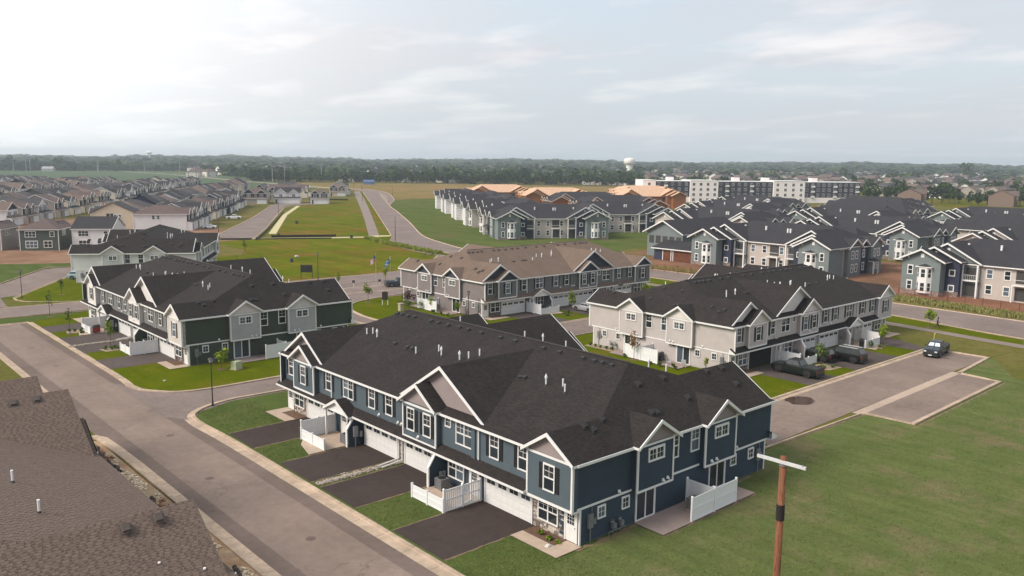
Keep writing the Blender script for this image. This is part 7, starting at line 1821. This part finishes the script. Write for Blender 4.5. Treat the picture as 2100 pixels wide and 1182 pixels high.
# rusty mesh fence along the clay strip
def mesh_mat():
    m = bpy.data.materials.new('orange_mesh'); m.use_nodes = True; n = m.node_tree.nodes; l = m.node_tree.links; b = n['Principled BSDF']; b.inputs['Base Color'].default_value = (*S(150, 88, 66), 1); b.inputs['Roughness'].default_value = .8
    tr = n.new('ShaderNodeBsdfTransparent'); mx = n.new('ShaderNodeMixShader'); mx.inputs[0].default_value = .10; l.new(tr.outputs[0], mx.inputs[1]); l.new(b.outputs[0], mx.inputs[2]); l.new(mx.outputs[0], n['Material Output'].inputs[0]); return m
fl = smooth_line([(149.8, 124), (152.2, 112), (156, 100), (158.8, 84), (159.3, 70.5), (157.6, 56), (155.6, 45), (153, 34)], 5)
t = thing('mesh_fence', 'rust brown site fence of thin mesh and posts along the clay strip', 'fence', (0, 0, 0)); MM = mesh_mat(); RP = mat('rusty_post', S(92, 52, 40), .8, .2, 5)
q0 = MB(); q0.box(-.045, .045, -.045, .045, 0, 1.75); pme = q0.mesh('post', [RP]); acc = 0; last = fl[0]; posts = [fl[0]]
for p in fl[1:]:
    while math.hypot(p[0] - posts[-1][0], p[1] - posts[-1][1]) > 3.2:
        dd = math.hypot(p[0] - posts[-1][0], p[1] - posts[-1][1]); posts.append((posts[-1][0] + (p[0] - posts[-1][0]) * 3.1 / dd, posts[-1][1] + (p[1] - posts[-1][1]) * 3.1 / dd))
for i, p in enumerate(posts):
    mobj('post', pme, t, (*p, 0))
    if i: a = posts[i - 1]; q = MB(); q.bar((*a, .8), (*p, .8), .006, 1.5); obj('mesh_panel', q, [MM], t); q = MB(); q.bar((*a, 1.6), (*p, 1.6), .05, .05); q_ = obj('rail', q, [RP], t)
# patio furniture at the light grey end and the green end
def chair(label, x, y, rot, m):
    t = thing('patio_chair', label, 'chair', (x, y, .07), rot, 'patio chairs')
    q = MB(); q.box(-.28, .28, -.25, .25, .38, .44); obj('seat', q, [m], t); q = MB(); q.bar((0, .25, .42), (0, .38, 1.0), .55, .05, upv=(0, 1, 0)); obj('backrest', q, [m], t)
    for sx in (-1, 1):
        for sy in (-1, 1): q = MB(); q.tube((sx * .25, sy * .22, 0), (sx * .25, sy * .22, .4), .02, .02, 6); obj('leg', q, [m], t)
CH_D = mat('dark_wicker', (.05, .045, .045), .8); CH_W = mat('pale_metal', (.55, .55, .55), .5)
chair('pale metal chair on the patio nearest the light grey sliding door', 81.6, 60.4, R(120), CH_W); chair('second pale chair, nearer the white screen on the light grey patio', 81.3, 62.4, R(40), CH_W)
chair('dark high-backed chair beside the sliding door of the green end wall', 44.9, 97.3, PI, CH_D); chair('second dark chair nearer the white fence at the green end wall', 46.0, 97.3, PI, CH_D)
def grill(label, x, y, rot, m, h=1.05):
    t = thing('grill', label, 'grill', (x, y, .07), rot, 'patio grills'); q = MB(); q.box(-.4, .4, -.28, .28, .08, .78); obj('cabinet', q, [m], t); q = MB(); q.prism([(-.28, .8), (.28, .8), (.24, 1.0), (0, 1.12), (-.24, 1.0)], 'x', -.42, .42); obj('lid', q, [DARK], t); q = MB(); q.box(-.75, -.42, -.22, .22, .76, .8); obj('side_shelf', q, [DARK], t)
grill('black grill with side shelf standing on the light grey end patio', 82.2, 64.4, .2, DARK); grill('red and black grill inside the upper white patio fence of the green building', 33.9, 125.2, .4, mat('grill_red', (.28, .02, .03), .5)); grill('covered black grill on the patio by the gabled porch of the light grey building', 110.0, 52.3, .4, BLKP)
# stones dotted on the beds and white marker on the lawn
for i, (x, y, r, lb) in enumerate(((31.9, 93.2, .14, 'small white stone on the lawn corner in front of the green building'), (36.0, 36.6, .2, 'white rain spout block in the planting bed by the stone front'), (99.6, 192.5, .45, 'pale boulder in the upper meadow'), (77.8, 71.9, .16, 'small white stone at the light grey bed edge'))):
    q = MB(); q.tube((-r, 0, 0), (-r * .4, 0, r * .7), r * .8, r * .6, 7); q.tube((-r * .4, 0, r * .5), (r, 0, r * .2), r * .7, r * .4, 7); tag(obj('stone', q, [mat('pale_stone', (.6, .58, .54), .8)], None, (x, y, 0)), lb, 'stone')
# ---------------------------------------------------------------- the person walking by the young tree
def person(label, x, y, rot):
    V = [(0, 0, .95), (0, 0, 1.15), (.02, 0, 1.4), (.04, 0, 1.5), (.06, 0, 1.62), (.07, 0, 1.74),            # pelvis..head
         (0, .09, .9), (.22, .10, .5), (.30, .10, .09), (.44, .10, .04), (0, -.09, .9), (-.10, -.10, .5), (-.38, -.10, .14), (-.28, -.10, .04),
         (.02, .19, 1.42), (-.10, .25, 1.15), (.06, .25, .93), (.11, .25, .86), (.02, -.19, 1.42), (.14, -.25, 1.16), (.34, -.24, 1.02), (.41, -.24, 1.0)]
    E_ = [(0, 1), (1, 2), (2, 3), (3, 4), (4, 5), (0, 6), (6, 7), (7, 8), (8, 9), (0, 10), (10, 11), (11, 12), (12, 13), (2, 14), (14, 15), (15, 16), (16, 17), (2, 18), (18, 19), (19, 20), (20, 21)]
    rad = [.15, .13, .16, .06, .09, .095, .10, .065, .045, .04, .10, .065, .045, .04, .06, .045, .035, .035, .06, .045, .035, .035]
    me = bpy.data.meshes.new('person'); me.from_pydata(V, E_, []); o = bpy.data.objects.new('person', me); COL.objects.link(o)
    sk = o.modifiers.new('skin', 'SKIN'); me.skin_vertices or None
    if not me.skin_vertices:
        bm_ = __import__('bmesh').new(); bm_.from_mesh(me); bm_.verts.layers.skin.verify(); bm_.to_mesh(me); bm_.free()
    for i, r in enumerate(rad): me.skin_vertices[0].data[i].radius = (r, r)
    me.skin_vertices[0].data[0].use_root = True
    sb = o.modifiers.new('sub', 'SUBSURF'); sb.levels = 1; sb.render_levels = 2
    me.materials.append(mat('dark_clothes', (.03, .028, .03), .9, .2, 6)); o.location = (x, y, 0.03); o.rotation_euler = (0, 0, rot)
    q = MB(); q.tube((.07, 0, 1.66), (.06, 0, 1.80), .10, .085, 10); q.tube((.06, 0, 1.80), (.05, 0, 1.85), .085, .03, 10); obj('hair', q, [mat('brown_hair', (.05, .03, .02), .9)], o)
    return tag(o, label, 'person')
person('person in dark clothes striding along the road edge behind the young tree', 131.3, 51.0, R(-75))
# ---------------------------------------------------------------- haze
def haze():
    m = bpy.data.materials.new('haze'); m.use_nodes = True; n = m.node_tree.nodes; l = m.node_tree.links
    n.remove(n['Principled BSDF']); v = n.new('ShaderNodeVolumePrincipled'); v.inputs['Color'].default_value = (.82, .92, 1.0, 1); v.inputs['Density'].default_value = HAZE; v.inputs['Anisotropy'].default_value = .2
    l.new(v.outputs[0], n['Material Output'].inputs['Volume'])
    q = MB(); q.box(-3600, 6100, -3600, 7100, -3, 62); o = obj('haze', q, [m], kind='stuff'); o.display_type = 'WIRE'
HAZE = 0.00018
if 'haze' not in SKIP: haze()
